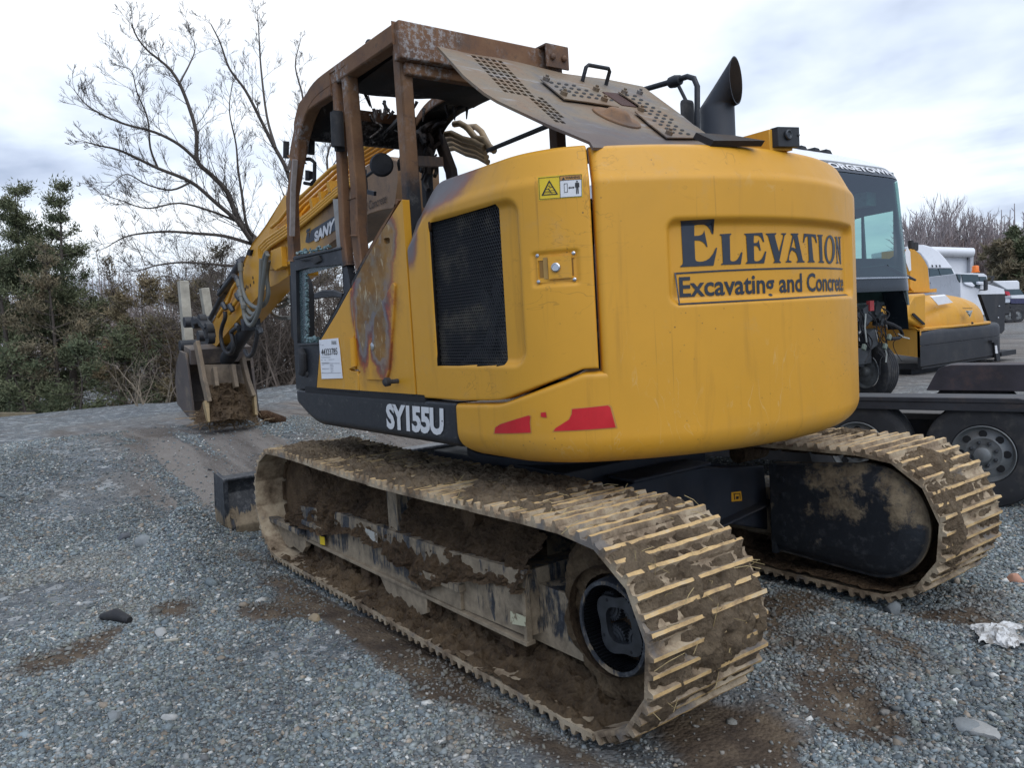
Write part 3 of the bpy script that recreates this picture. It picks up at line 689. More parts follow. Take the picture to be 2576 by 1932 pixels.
for s_ in (GSL-.05, GSR+.05): mb.grid(np.array([[surf(s_, z_, .05), surf(s_, z_, .24)] for z_ in (GZB-.06, GZT+.06)]), 1)
c0 = Vector(surf((GSL*.35+GSR*.65), 1.58, .12)); ax = Vector((plan((GSL+GSR)/2)[2], plan((GSL+GSR)/2)[3], 0))
mb.lathe(c0, ax, [(.19, -.04), (.20, .0), (.17, .0), (.165, -.05)], 32, 0); mb.lathe(c0, ax, [(.06, 0), (.045, .03), (.0, .03)], 20, 2)
for a in np.linspace(0, 6.28, 8)[:-1]:
    e = ax.orthogonal().normalized(); g = ax.cross(e); mb.bar(c0, c0+(e*math.cos(a)+g*math.sin(a))*.165, .07, .006, ax, 2)
mb.tube([surf(GSL+.05, 1.35, .13), surf(GSL+.2, 1.42, .11), surf(GSR-.1, 1.36, .12)], .03, 10, 2)
mb.build('cooler', [mat_plain('cooler_black', (.018, .02, .024), .7, var=.6), MAT['dark'], mat_plain('dusty_metal', (.085, .085, .085), .6, var=.5, scale=14)], ED, 50)
mb = MB()       # latch: recessed box, paddle, lock, four screws
LT = lambda x, y: sz('n', x, y)
a, b = LT(165, 1115), LT(605, 1375)
def rectsz(mb, a, b, o, mi=0, th=None):
    (s0, z1), (s1, z0) = a, b
    V = [surf(s0, z0, o), surf(s1, z0, o), surf(s1, z1, o), surf(s0, z1, o)]
    if th: V += [surf(s0, z0, o+th), surf(s1, z0, o+th), surf(s1, z1, o+th), surf(s0, z1, o+th)]; F = [(0, 1, 2, 3), (0, 4, 5, 1), (1, 5, 6, 2), (2, 6, 7, 3), (3, 7, 4, 0)]
    else: F = [(0, 1, 2, 3)]
    mb.add(V, F, mi)
rectsz(mb, a, b, .008, 3); rectsz(mb, LT(215, 1112), LT(285, 1372), .0065, 2); rectsz(mb, LT(283, 1105), LT(585, 1358), -.002, 0, .010)
w_ = .004
for q0, q1 in ((LT(140, 1088), LT(610, 1112)), (LT(160, 1368), LT(625, 1392)), (LT(140, 1100), LT(168, 1385))): rectsz(mb, q0, q1, .004, 0, .008)
for x, y in ((150, 1088), (598, 1055), (165, 1410), (612, 1378)):
    s, z = LT(x, y); n_ = plan(s); mb.lathe(surf(s, z, .008), (n_[2], n_[3], 0), [(.0075, 0), (.0075, .006), (.004, .008), (0, .008)], 12, 1)
s, z = LT(385, 1232); n_ = plan(s); mb.lathe(surf(s, z, -.002), (n_[2], n_[3], 0), [(.0185, 0), (.0185, .006), (.014, .009), (.013, .006), (0, .006)], 20, 1)
mb.build('latch', [MAT['yellow'], MAT['chrome'], mat_plain('latch_tan', (.40, .235, .06), .5), mat_plain('latch_recess', (.26, .13, .02), .6)], ED, 45)
mb = MB()       # warning sticker with its two pictograms
def Q(mb, pts, o, mi): wrap_px(mb, 'n', pts, o, mi)
Q(mb, [(160, 122), (705, 82), (712, 368), (175, 410)], -.001, 0)
Q(mb, [(432, 108), (694, 92), (696, 150), (434, 168)], -.002, 2); Q(mb, [(434, 168), (696, 150), (700, 360), (440, 376)], -.002, 1)
for pts in ([(172, 134), (430, 112), (432, 118), (174, 140)], [(184, 394), (440, 374), (440, 380), (184, 400)], [(172, 134), (178, 134), (190, 398), (184, 398)], [(428, 112), (434, 112), (442, 380), (436, 380)], [(432, 106), (696, 88), (696, 93), (432, 111)], [(694, 90), (699, 90), (703, 360), (698, 360)], [(436, 372), (700, 355), (700, 361), (436, 378)], [(434, 164), (697, 147), (697, 152), (434, 169)]): Q(mb, pts, -.003, 3)
wrap_px(mb, 'n', [[(303, 158), (412, 335), (208, 350)], [(303, 186), (388, 325), (234, 337)]], -.003, 3)
for pts in ([(255, 270), (300, 262), (320, 300), (345, 318), (340, 322), (312, 308), (292, 272), (255, 276)], [(250, 300), (300, 296), (300, 302), (250, 306)], [(300, 248), (345, 240), (345, 246), (300, 256)], [(290, 228), (315, 226), (315, 234), (290, 236)], [(245, 314), (375, 304), (375, 308), (245, 318)], [(310, 285), (365, 280), (365, 284), (310, 290)]): Q(mb, pts, -.003, 3)
Q(mb, [(475, 122), (495, 155), (455, 157)], -.003, 3)
V, F = text2d('WARNING', .02); c4 = [np.array(sz('n', *p)) for p in ((502, 146), (680, 138), (678, 106), (500, 118))]
wrapped(mb, [tuple((c4[0]*(1-a)+c4[1]*a)*(1-b)+(c4[3]*(1-a)+c4[2]*a)*b) for a, b in V], F, lambda s, z: surf(s, z, -.003), .03, 3)
wrap_px(mb, 'n', [[(482, 202), (526, 199), (530, 310), (486, 314)], [(488, 208), (521, 205), (524, 305), (491, 308)]], -.003, 3)
Q(mb, [(535, 253), (555, 238), (555, 247), (592, 245), (592, 235), (612, 250), (592, 266), (592, 257), (555, 259), (555, 269)], -.003, 3)
Q(mb, [(642+11*math.cos(a), 177+11*math.sin(a)) for a in np.linspace(0, 6.28, 13)[:-1]], -.003, 3)
Q(mb, [(618, 193), (668, 190), (672, 244), (660, 248), (664, 326), (650, 328), (646, 255), (642, 255), (644, 330), (632, 331), (630, 252), (618, 250)], -.003, 3)
mb.build('warning_sticker', [MAT['signy'], MAT['white'], MAT['orange'], MAT['ink']], ED, None)
# right engine door, not facing the camera
mb = MB(); T_ = 2*Ls+2*Lf+Lb
mb.grid(sheet([(s, 0) for s in np.linspace(S_END+.014, T_-1.2, 40)], [(i/10, 0) for i in range(11)], lambda s, z: .08*max(0, (z-2.08)/.17), lambda s: (1.2, 2.25)))
mb.build('engine_door', MAT['yellow'], EX, 50)

# ---- lower skirt in black with the model marking
mb = MB(); Z0 = .975
def skirt_zf(s): return Z0+.13*(1-float(sst(s, -.02, .40))**.6)*1.0, 1.193
def skirt_off(s, z):
    h = z-skirt_zf(s)[0]; o = (.05-math.sqrt(max(0, .05**2-(.05-h)**2))) if h < .05 else 0
    k = 1.193-z
    return o+((.012-math.sqrt(max(0, .012**2-(.012-k)**2))) if k < .012 else 0)
for sgn in (1, -1):
    P = sheet(edge_cols(0.0, S_LIP-.012, 60, .03), [(0, .4), (0, .1)]+[(i/26, 0) for i in range(27)]+[(1, .1), (1, .4)], skirt_off, skirt_zf); P[..., 1] *= sgn
    mb.grid(P)
P = [[(1.4+.0*math.sin(v), y, z) for z in (1.10, 1.12, 1.19)] for v, y in zip(np.linspace(0, 3.14, 20), np.linspace(1.13, -1.13, 20))]; mb.grid(np.array(P))
SK = mb.build('skirt_panel', MAT['black'], EX, 50)
mb = MB(); mb.box((.1, 0, 1.03), (2.3, 1.9, .12)); mb.box((.35, 0, 1.12), (2.0, 2.1, .10)); mb.lathe((0, 0, .80), (0, 0, 1), [(.55, 0), (.55, .06), (.50, .06), (.50, .17)], 40)
mb.build('swing_platform', MAT['blackclean'], EX, 40)
mb = MB(); on_s = lambda cr, x, y, e=.004: on(cr, x, y, 1, YS+e)
decal(mb, 'SY155U', [on_s('r', 108, 452), on_s('r', 574, 510), on_s('r', 570, 283), on_s('r', 98, 243)], 0, .045, .92)
t = NT('worn_white'); k = t.step(t.noise(26, 7, .72, t.map(t.obj(), (1, 1, 1.6))), .60, .66)
t.fin(t.mix(k, (.66, .66, .65), (.05, .05, .05)), .5)
mb.build('lettering', t.m, SK, None)

# ---- side panels ahead of the engine door
burn = [(tuple(on('m', 790, 720, 1, YS)), (.20, .3, .26)), (tuple(on('m', 735, 830, 1, YS)), (.17, .3, .20)), (tuple(on('m', 840, 560, 1, YS)), (.13, .3, .22)), (tuple(on('m', 690, 1010, 1, YS)), (.07, .3, .26)), (tuple(on('m', 860, 1060, 1, YS)), (.105, .3, .245)), (tuple(on('m', 850, 1230, 1, YS)), (.085, .3, .11)), (tuple(on('m', 720, 560, 1, YS)), (.2, .3, .12)), (tuple(on('m', 900, 330, 1, YS)), (.10, .3, .12))]
paint_burn = mat_yellow('scorched_paint', burn=burn)
pm = lambda pts, cr='m', e=0.: [tuple(on(cr, x, y, 1, YS+e)) for x, y in pts]
mb = MB()
hole = [(880, 335), (890, 325), (922, 322), (930, 330), (930, 365), (922, 374), (892, 378), (882, 370)]
outer = [(612, 735), (700, 560), (860, 275), (1010, 10), (1022, 40), (1048, 330), (1080, 780), (1130, 1640), (1120, 1652), (690, 1622), (682, 1612), (672, 1470), (690, 1440), (660, 1420), (640, 1140), (622, 900)]
po = [(p[0] if not 3 <= i <= 7 else -.234, p[1], p[2]) for i, p in enumerate(pm(outer))]
mb.plate([po, pm(hole)], (0, -.04, 0))
SP = mb.build('side_panel', paint_burn, EX, 40, .005)
def raised(mb, pts, h, cr='m', mi=0): mb.prism(pm(pts, cr, h), (0, -.03, 0), mi)
fd = [(958, 700), (968, 720), (955, 1000), (918, 1440), (905, 1490), (880, 1516), (740, 1512), (735, 1495), (775, 1190), (800, 990), (900, 790), (945, 705)]
mb = MB(); raised(mb, fd, .012); fdo = mb.build('filler_door', paint_burn, SP, 40, .004)
mb = MB(); mb.lathe(on('m', 788, 1232, 1, YS+.012), (0, 1, 0), [(.021, 0), (.021, .004), (.014, .008), (0, .008)], 16); mb.build('lock', MAT['chrome'], fdo, 40)
mb = MB(); c = on('m', 1000, 1520, 1, YS); mb.lathe(c, (0, 1, 0), [(.012, 0), (.012, .05), (.022, .05), (.024, .075), (.014, .085), (0, .085)], 14)
mb.build('door_stop', MAT['rubber'], SP, 40)
mb = MB(); mb.prism([pm([(860, 275), (1008, 12), (985, 0), (960, 80), (850, 245), (720, 480), (612, 690), (612, 735), (700, 560)])], (0, -.05, 0)); mb.build('edge_trim', MAT['rustpost'], SP, 40, .003)
mb = MB()       # lower front panel, carries the cab door hinge
mb.prism([pm([(602, 742), (620, 900), (634, 1140), (628, 1160), (640, 1425), (590, 1420), (600, 1436), (655, 1440), (668, 1475), (674, 1618), (664, 1628), (322, 1600), (318, 1590), (352, 1178), (480, 965)])], (0, -.04, 0))
FP = mb.build('front_panel', mat_yellow('front_panel_paint', burn=[(tuple(on('m', 640, 900, 1, YS)), (.05, .3, .12))]), EX, 40, .005)
mb = MB(); mb.tube([on('m', 622, 1165, 1, YS+.012), on('m', 634, 1395, 1, YS+.012)], .022, 12); mb.prism(pm([(560, 1168), (625, 1160), (640, 1400), (590, 1420), (575, 1300)], 'm', .006), (0, -.01, 0)); mb.build('hinge', MAT['yellow'], FP, 40)
mb = MB()       # lot sheet taped to the front panel
q = pm([(340, 1178), (497, 1162), (514, 1275), (535, 1498), (362, 1503), (350, 1340)], 'm', .006); mb.prism(q, (0, -.0025, 0), 0)
pl = lambda x, y: on('m', x, y, 1, YS+.0085)
decal(mb, '44323785', [pl(360, 1308), pl(492, 1299), pl(490, 1243), pl(357, 1254)], 1, .004, 1.0)
for i, x in enumerate(np.linspace(443, 482, 14)): mb.add([pl(x, 1214), pl(x+(1.8 if i % 3 else .8), 1214), pl(x+(1.4 if i % 3 else .6)-2, 1184), pl(x-2, 1184)], [(0, 1, 2, 3)], 1)
for x0, x1, y in [(358, 435, 1322), (358, 370, 1345), (385, 395, 1344), (420, 468, 1340), (360, 425, 1368), (362, 512, 1372), (364, 380, 1383), (365, 385, 1418), (366, 426, 1417), (432, 455, 1384), (432, 462, 1396), (434, 458, 1408), (436, 456, 1420), (436, 460, 1432), (438, 452, 1443), (368, 375, 1448), (362, 522, 1452), (345, 356, 1215), (362, 378, 1220)]:
    mb.add([pl(x0, y+3), pl(x1, y+2), pl(x1, y-1), pl(x0, y)], [(0, 1, 2, 3)], 2)
mb.build('lot_sheet', [MAT['paper'], MAT['ink'], mat_plain('grey_print', (.28, .28, .30), .7)], FP, None)

# ---- cab
CB = part('cab', EX)
YC = YS-.012
pc = lambda cr, pts, e=0.: [tuple(on(cr, x, y, 1, YC+e)) for x, y in pts]
mb = MB()       # door: lower frame with its window opening, upper frame, sill
low = [(95, 500), (125, 490), (520, 415), (545, 425), (602, 742), (480, 965), (352, 1178), (318, 1590), (150, 1590), (118, 1000)]
win = [(150, 600), (240, 575), (400, 560), (520, 545), (535, 570), (548, 790), (352, 1155), (338, 1195), (320, 1205), (180, 1212), (163, 1200)]
mb.prism([pc('m', low), pc('m', win)], (0, -.05, 0))
mb.prism([pc('m', [(125, 480), (520, 400), (522, 418), (128, 506)], .012)], (0, -.04, 0))
mb.prism([pc('m', [(162, 1212), (335, 1204), (335, 1220), (162, 1228)], .010)], (0, -.03, 0))
CD = mb.build('door', MAT['black'], CB, 40, .004)
mb = MB(); mb.tube([on('m', 188, 1270, 1, YC+.02), on('m', 205, 1300, 1, YC+.02), on('m', 210, 1420, 1, YC+.02), on('m', 200, 1460, 1, YC+.02)], .028, 10); mb.lathe(on('m', 240, 1463, 1, YC), (0, 1, 0), [(.022, 0), (.018, .012), (0, .012)], 14)
mb.build('handle', MAT['rubber'], CD, 40, .004); mb = MB(); mb.prism([pc('m', [(180, 500), (250, 490), (330, 470), (345, 520), (300, 545), (265, 512), (180, 518)], .016)], (0, -.02, 0)); mb.build('handle', MAT['rubber'], CD, 40, .004)
t = NT('shattered_glass'); ob = t.obj(); e = t.vor(95, ob, feature='DISTANCE_TO_EDGE')
t.fin(t.mix(t.step(e, .02, .09), (.17, .22, .225), t.ramp(t.noise(14, 6, .7, ob), [(.35, (.016, .028, .032)), (.65, (.055, .085, .09))])), .25, Alpha=.93)
mb = MB()
rg = random.Random(3)
left = [(150, 600), (240, 575), (395, 560), (520, 545), (520, 558), (400, 585), (300, 612), (240, 628)]
inner = [(236-8*rg.random()+y*.012, 640+y) for y in range(0, 520, 16)]
bot = [(245, 1165), (270, 1160), (300, 1150), (330, 1150), (338, 1195), (320, 1205), (180, 1212), (163, 1200)]
mb.prism([pc('m', [(150, 600), (240, 575), (240, 628)]+inner+bot, -.02)], (0, -.006, 0)); mb.prism([pc('m', left[1:], -.02)], (0, -.006, 0))
mb.build('broken_glass', t.m, CD, None)
mb = MB()       # crumbled glass along the inner edge and on the sill
for i in range(240):
    u = rg.random()
    if u < .62: y = 610+rg.random()*560; x = 236+(y-640)*.012+rg.gauss(0, 5)
    elif u < .8: x = 245+rg.random()*95; y = 1175+rg.gauss(0, 12)
    else: x = 135+rg.random()*300; y = 475-(x-130)*.2-abs(rg.gauss(0, 16))
    c = on('m', x, y, 1, YC-.02+rg.gauss(0, .006)); r = .004+.006*rg.random()
    mb.box(c, (r*2, r*1.4, r*1.6), Matrix.Rotation(rg.random()*3, 3, Vector((rg.random(), rg.random(), 1)).normalized()))
mb.build('glass_crumbs', mat_plain('glass_crumb', (.15, .225, .225), .2, var=.5, scale=60), CD, None)['kind'] = 'stuff'
def strip2(mb, path, w, th, y0, mi=0):
    """flat section frame following a path in the x-z plane"""
    p = [Vector((a[0], 0, a[1])) for a in path]; L, R = [], []
    for i, q in enumerate(p):
        t_ = (p[min(i+1, len(p)-1)]-p[max(i-1, 0)]).normalized(); n_ = Vector((-t_.z, 0, t_.x))
        ww = w[i] if isinstance(w, (list, tuple)) else w
        L.append(q+n_*ww/2); R.append(q-n_*ww/2)
    P = [[(a.x, y0, a.z), (b.x, y0, b.z), (b.x, y0-th, b.z), (a.x, y0-th, a.z)] for a, b in zip(L, R)]
    mb.grid(np.array(P), mi, cv=True); k = len(mb.v); mb.f += [(k-4, k-3, k-2, k-1), (k-4*len(P)+3, k-4*len(P)+2, k-4*len(P)+1, k-4*len(P))]; mb.mi += [mi, mi]
def spl_(pts, n=4):
    P = [np.array(p) for p in pts]; P = [2*P[0]-P[1]]+P+[2*P[-1]-P[-2]]; o = []
    for i in range(1, len(P)-2):
        for u in np.linspace(0, 1, n, endpoint=False): o.append(.5*((2*P[i])+(-P[i-1]+P[i+1])*u+(2*P[i-1]-5*P[i]+4*P[i+1]-P[i+2])*u*u+(-P[i-1]+3*P[i]-3*P[i+1]+P[i+2])*u**3))
    return o+[P[-2]]
xz = lambda cr, x, y: (lambda p: (p[0], p[2]))(on(cr, x, y, 1, YC))
mb = MB()       # upper door frame
up = [xz('m', 105, 520), xz('m', 85, 0), xz('a', 400, 1050), xz('a', 405, 860), xz('a', 430, 770), xz('a', 480, 705), xz('a', 560, 650), xz('a', 650, 590)]
strip2(mb, up, [.09, .085, .085, .09, .105, .105, .10, .10], .06, YC+.004)
strip2(mb, [xz('a', 660, 500), xz('a', 680, 800), xz('a', 705, 1300), xz('m', 530, 300), xz('m', 560, 560)], .062, .05, YC+.004)
mb.build('door_frame', MAT['rustpost'], CD, 40, .008)
mb = MB(); mb.prism([pc('m', [(500, 0), (518, 400), (490, 412), (455, 0)], -.03), ], (0, -.02, 0)); mb.prism([pc('m', [(220, 505), (500, 395), (515, 405), (515, 425), (240, 470)], -.026)], (0, -.02, 0)); mb.build('window_rail', mat_plain('ashy_metal', (.33, .31, .28), .6, var=.35, scale=14), CD, 40)
mb = MB(); a0, a1 = on('a', 682, 780, 1, YC+.03), on('a', 692, 1020, 1, YC+.03); mb.tube([a0, a1], .036, 12); mb.box((Vector(a0)+Vector(a1))/2+Vector((.03, -.02, 0)), (.03, .05, .22)); mb.build('hinge', MAT['rubber'], CB, 40)
mb = MB(); strip2(mb, [xz('a', 410, 1110), xz('a', 395, 1300), xz('a', 388, 1640)], .02, .03, YC+.03); mb.build('door_seal', mat_plain('melted_seal', (.35, .30, .27), .7, var=.3, scale=20), CB, 40)
# roof edge line (x, z) along the left side
RZ = 3.045
def roofz(x): return RZ-.40*max(0., (x-.60)/.62)**2.6
xr = list(np.linspace(-.245, .6, 6))+list(np.linspace(.68, 1.17, 9))
YR0 = .15
mb = MB()
strip2(mb, [(x, roofz(x)-.05) for x in xr], .095, .08, YC+.006)
mb.bar((-.255, YC, 2.955), (-.255, YR0, 2.955), .075, .18)
mb.bar((-.23, YC-.05, 2.835), (-.23, YR0+.05, 2.835), .05, .06)
hx0, hx1, hy0, hy1 = .52, .92, .36, .93
def roofpatch(x0, x1, y0, y1, n=8):
    X = np.linspace(x0, x1, n); mb.grid(np.array([[(x, y0, roofz(x)-.012), (x, y1, roofz(x)-.012), (x, y1, roofz(x)-.075), (x, y0, roofz(x)-.075)] for x in X]), 0, cv=True)
roofpatch(-.24, hx0, YR0, YC-.02); roofpatch(hx1, 1.05, YR0, YC-.02); roofpatch(hx0, hx1, YR0, hy0); roofpatch(hx0, hx1, hy1, YC-.02)
UR = MB()
for x0, x1, y0, y1 in ((-.21, hx0, YR0+.02, YC-.06), (hx1, 1.06, YR0+.02, YC-.06), (hx0, hx1, YR0+.02, hy0), (hx0, hx1, hy1, YC-.06)):
    UR.grid(np.array([[(x, y, roofz(x)-.080) for y in np.linspace(y0, y1, 3)] for x in np.linspace(x0, x1, 6)]))
RO = mb.build('roof', mat_rust('roof_rust', ash=.8, base=(.16, .075, .032)), CB, 40, .008)
mb = MB(); strip2(mb, [(x, roofz(x)-.05) for x in xr], .095, .07, YR0+.07); mb.build('side_beam', MAT['rustdark'], RO, 40, .008); UR.build('roof_lining', MAT['rustdark'], RO, 60)
mb = MB()
mb.grid(np.array([[(x, y, 2.925-.015*math.sin(y*9)+.03*float(vn(np.array([x*5, y*5, 0]), 4))) for y in np.linspace(YR0+.03, YC-.09, 24)] for x in np.linspace(-.2, hx0-.02, 14)]))
mb.build('headliner', MAT['rustdark'], RO, 60)
mb = MB(); bx = on('a', 2140, 330, 0, -.31); mb.box((-.30, bx[1]-.045, bx[2]+.005), (.10, .16, .012)); mb.box((-.345, bx[1]-.045, bx[2]-.055), (.012, .16, .12))
for dy in (-.04, .04): mb.lathe((-.352, bx[1]-.045+dy, bx[2]-.06), (-1, 0, 0), [(.018, 0), (.018, .012), (.008, .02), (0, .02)], 8)
mb.build('bracket', MAT['rust'], RO, 35, .003)
for px_, py_ in ((905, 235), (478, 560)):
    mb = MB(); c = on('a', px_, py_, 1, YC-.05); mb.lathe((c[0], YC-.05, roofz(c[0])-.01), (0, 0, 1), [(.022, 0), (.022, .035), (.012, .05), (0, .052)], 12); mb.build('light_stub', MAT['rubber'], RO, 40)
mb = MB(); strip2(mb, [(-.195, 1.70), (-.185, 2.1), (-.185, 3.0)], .078, .07, YC-.034); mb.build('post', MAT['rearpost'], CB, 40, .008)
mb = MB(); strip2(mb, [xz('a', 800, 1640), xz('a', 795, 1300), xz('a', 762, 900), xz('a', 725, 470)], .075, .07, YC); strip2(mb, [xz('m', 660, 600), xz('m', 630, 300), xz('m', 612, 0)], .09, .06, YC-.004); mb.build('post', mat_rust('pillar_rust', z0=1.55, base=(.14, .068, .03)), CB, 40, .008)
mb = MB(); mb.bar((-.27, YR0, 2.1), (-.27, YR0, 3.0), .07, .07, (1, 0, 0)); mb.build('post', MAT['rust'], CB, 40, .008)
mb = MB(); strip2(mb, [(.78, 2.3), (.82, 2.6), (.95, 2.85), (1.05, 2.93)], .07, .06, YR0+.05); strip2(mb, [(1.16, 1.2), (1.14, 2.6), (1.10, 2.8)], .07, .06, YR0+.05); mb.build('post', MAT['rustdark'], CB, 40, .008)
mb = MB(); mb.tube([(1.05, y, 2.875+.012*math.sin(y*14)) for y in np.linspace(YC-.05, YR0+.03, 12)], .045, 10); mb.bar((1.10, YC-.05, 2.80), (1.10, YR0+.02, 2.80), .03, .03)
mb.tube([(1.0, YR0+.1, 2.9), (1.02, YR0+.17, 2.80), (.98, YR0+.12, 2.72)], .05, 10)
mb.build('windscreen_header', MAT['rustdark'], CB, 45); mb = MB()
for i in range(26):   # charred trim hanging from the roof
    y = YR0+.05+.9*rg.random(); x = .45+.5*rg.random(); mb.tube([(x, y, 2.95), (x+rg.gauss(0, .02), y+rg.gauss(0, .02), 2.91-.05*rg.random())], [.012, .004], 5)

for i in range(34):   # burnt loom and lining left hanging along the header and the right hand pillar
    y = YR0+.04+.25*rg.random()**2 if i < 20 else YR0+.05+.85*rg.random(); x = .80+.28*rg.random(); z = 2.95-.30*rg.random() if i < 20 else 2.93; p = [(x, y, z)]
    for k in range(3): x += rg.gauss(0, .035); y += rg.gauss(.01, .03); z -= .02+.05*rg.random(); p.append((x, y, z))
    mb.tube(spl_(p), .006+.014*rg.random(), 5)
mb.build('charred_trim', MAT['rustdark'], CB, 45)['kind'] = 'stuff'
mb = MB(); mb.box((.45, .66, 1.20), (1.55, .98, .04)); mb.build('cab_floor', MAT['dark'], CB, 40)
mb = MB(); mb.bar((.75, YR0+.02, 1.62), (-.2, YR0+.02, 1.62), .03, .10); mb.build('guard_rail', MAT['dark'], CB, 40)
mb = MB(); sx, sy = on('m', 265, 900, 1, .75)[[0, 2]]
mb.prism([[(lambda p: (p[0], .62, p[2]))(on('m', x, y, 1, .62)) for x, y in [(215, 640), (255, 640), (285, 700), (300, 800), (303, 1160), (250, 1180), (225, 1140)]]], (0, .12, 0))
mb.build('seat_back', MAT['dark'], CB, 40)
mb = MB()
for k in range(4):
    mb.tube([on('m', 300, 800+k*9, 1, .30), on('m', 380, 772+k*14, 1, .30), on('m', 470, 772+k*12, 1, .30), on('m', 540, 800+k*6, 1, .30)], .014, 7)
mb.build('wiring', MAT['wire'], CB, 60)
mb = MB(); mb.bar(on('a', 1150, 1120, 1, .9), on('a', 1400, 1125, 1, .35), .05, .06); mb.bar((-.19, YC-.04, 2.10), (-.2, YR0, 2.12), .05, .12); mb.build('rear_rail', MAT['rust'], CB, 40, .004)
mb = MB(); c = on('a', 995, 1145, 1, .55); mb.lathe(c, ray('a', 995, 1145)*np.array([-1, -1, -.2]), [(0, -.06), (.065, -.05), (.08, 0), (.068, .02), (.03, .03), (0, .03)], 20); mb.tube([c, on('a', 870, 1240, 1, .55), on('a', 850, 1320, 1, .55)], .012, 6); mb.box(on('a', 850, 1260, 1, .55), (.09, .06, .15)); mb.bar(on('a', 840, 1320, 1, .55), on('a', 950, 1345, 1, .55), .02, .03)
mb.build('work_lamp', mat_plain('charred', (.03, .032, .038), .6, var=.5, scale=14), CB, 40)
MR = part('mirror', CB)
mb = MB(); mb.tube([on('a', 465, 1105, 1, YC-.1), on('a', 500, 1105, 1, YC-.1), on('a', 530, 1130, 1, YC-.1), on('a', 528, 1250, 1, YC-.1), on('a', 505, 1280, 1, YC-.1), on('a', 460, 1272, 1, YC-.1)], .012, 8); mb.tube([on('a', 330, 1100, 1, YC), on('a', 332, 980, 1, YC)], .02, 8); mb.build('mirror_arm', MAT['rubber'], MR, 40)
mb = MB(); mb.prism([[tuple(on('a', x, y, 1, YC-.12)) for x, y in [(462, 1180), (490, 1190), (492, 1240), (462, 1255)]]], (0, -.03, 0)); mb.build('mirror_head', MAT['rubber'], MR, 40, .003); mb = MB(); mb.prism([[tuple(on('a', x, y, 1, YC-.1)) for x, y in [(466, 985), (492, 975), (490, 1075), (466, 1070)]]], (0, -.04, 0)); mb.build('mirror_head', MAT['rubber'], MR, 40, .003)

# ---- hood plate, burnt and propped up over the engine
PA, PB_, PC_ = np.array((-.36, .968, 2.923)), np.array((-1.312, .874, 2.262)), np.array((-.36, .157, 2.906))
PN = np.cross(PB_-PA, PC_-PA); PN /= np.linalg.norm(PN); PN = PN if PN[2] > 0 else -PN
pp = lambda cr, x, y, e=0.: onp(cr, x, y, PA+PN*e, PN)
out = [(0, 180), (60, 245), (110, 300), (180, 380), (250, 440), (330, 505), (420, 560), (760, 720), (1060, 845), (1085, 885), (1500, 900), (1960, 880), (1915, 835), (1700, 660), (1430, 460), (1180, 410), (880, 370), (700, 325), (560, 290), (400, 258), (240, 235), (110, 205)]
holes = []
def dia(cx, cy): return [tuple(pp('q', cx+a, cy+b)) for a, b in ((-31, -11), (9, -5), (33, 18), (-5, 13))]
qo = np.array([((1100+.3617*x-1180)/.2893, (50+.3617*y-120)/.2893) for x, y in out]); HC = []
def inside(x, y):
    c_ = False
    for (x0, y0), (x1, y1) in zip(qo, np.roll(qo, -1, 0)):
        if (y0 > y) != (y1 > y) and x < (x1-x0)*(y-y0)/(y1-y0)+x0: c_ = not c_
    return c_
for j in range(10):
    for i in range(5): HC.append((44+i*57+j*30, 72+i*11+j*33))
for j in range(8):
    for i in range(3 if j < 6 else 2): HC.append((520+i*54+j*34, 414+i*11+j*31))
ok = []
for x, y in HC:
    if all(inside(x+a, y+b) for a, b in ((-40, -16), (12, -8), (42, 24), (-8, 18))) and all(abs(x-u)+2.2*abs(y-v) > 62 for u, v in ok): ok.append((x, y))
holes = [dia(x, y) for x, y in ok]
mb = MB(); mb.plate([[tuple(pp('b', *p)) for p in out]]+holes, tuple(-PN*.012))
HP = mb.build('hood_plate', MAT['rusthood'], EX, 40)
def circ(cr, cx, cy, rx, ry, e, n=10, tilt=.25): return [tuple(pp(cr, cx+rx*math.cos(a)+tilt*ry*math.sin(a), cy+ry*math.sin(a)+tilt*.4*rx*math.cos(a), e)) for a in np.linspace(0, 6.283, n+1)[:-1]]
for poly, hs in (([(622, 268), (700, 270), (930, 312), (1120, 375), (1200, 440), (1302, 512), (1180, 490), (1000, 462), (830, 440), (720, 350)],
                  [(717+i*65+j*44, 298+i*9+j*34) for j in range(4) for i in range(7) if (i < 4 and j == 0) or (j == 1 and i < 5) or (j == 2 and i < 6) or (j == 3 and i > 0 and i < 7)]),
                 ([(1300, 380), (1390, 378), (1500, 398), (1640, 480), (1990, 690), (2110, 782), (1722, 776), (1560, 650), (1442, 548), (1560, 556), (1440, 470)],
                  [(1376+i*67+j*53, 408+i*8+j*34) for j in range(12) for i in range(-3, 5) if (-1 < i < 2 and j < 4) or (4 <= j < 7 and -2 < i < 2) or (7 <= j < 11 and -3 < i < 1)])):
    mb = MB(); hs = [h for h in hs]
    mb.prism([[tuple(pp('q', *p, .016)) for p in poly]], tuple(-PN*.006), 0)
    for x, y in hs: mb.add(circ('q', x, y, 19, 9, .0175), [tuple(range(10))], 1)
    for x, y in ((poly[0][0]+45, poly[0][1]+16), (poly[6][0]-8, poly[6][1]-30) if len(poly) == 10 else (1480, 400), (820, 408) if len(poly) == 10 else (1490, 548), (1100, 372) if len(poly) == 10 else (1735, 752)):
        mb.lathe(pp('q', x, y, .016), PN, [(.018, 0), (.018, .018), (.009, .02), (.009, .03), (0, .03)], 6, 0)
    mb.build('vent_cover', [MAT['rusthood'], MAT['dark']], HP, 40)
mb = MB(); mb.lathe(pp('q', 1282, 612), PN, [(.125, .002), (.122, .008), (.075, .012), (.052, .035), (.04, .042), (0, .043)], 28); mb.build('filler_cap', mat_rust('cap_rust', base=(.2, .10, .04)), HP, 45)
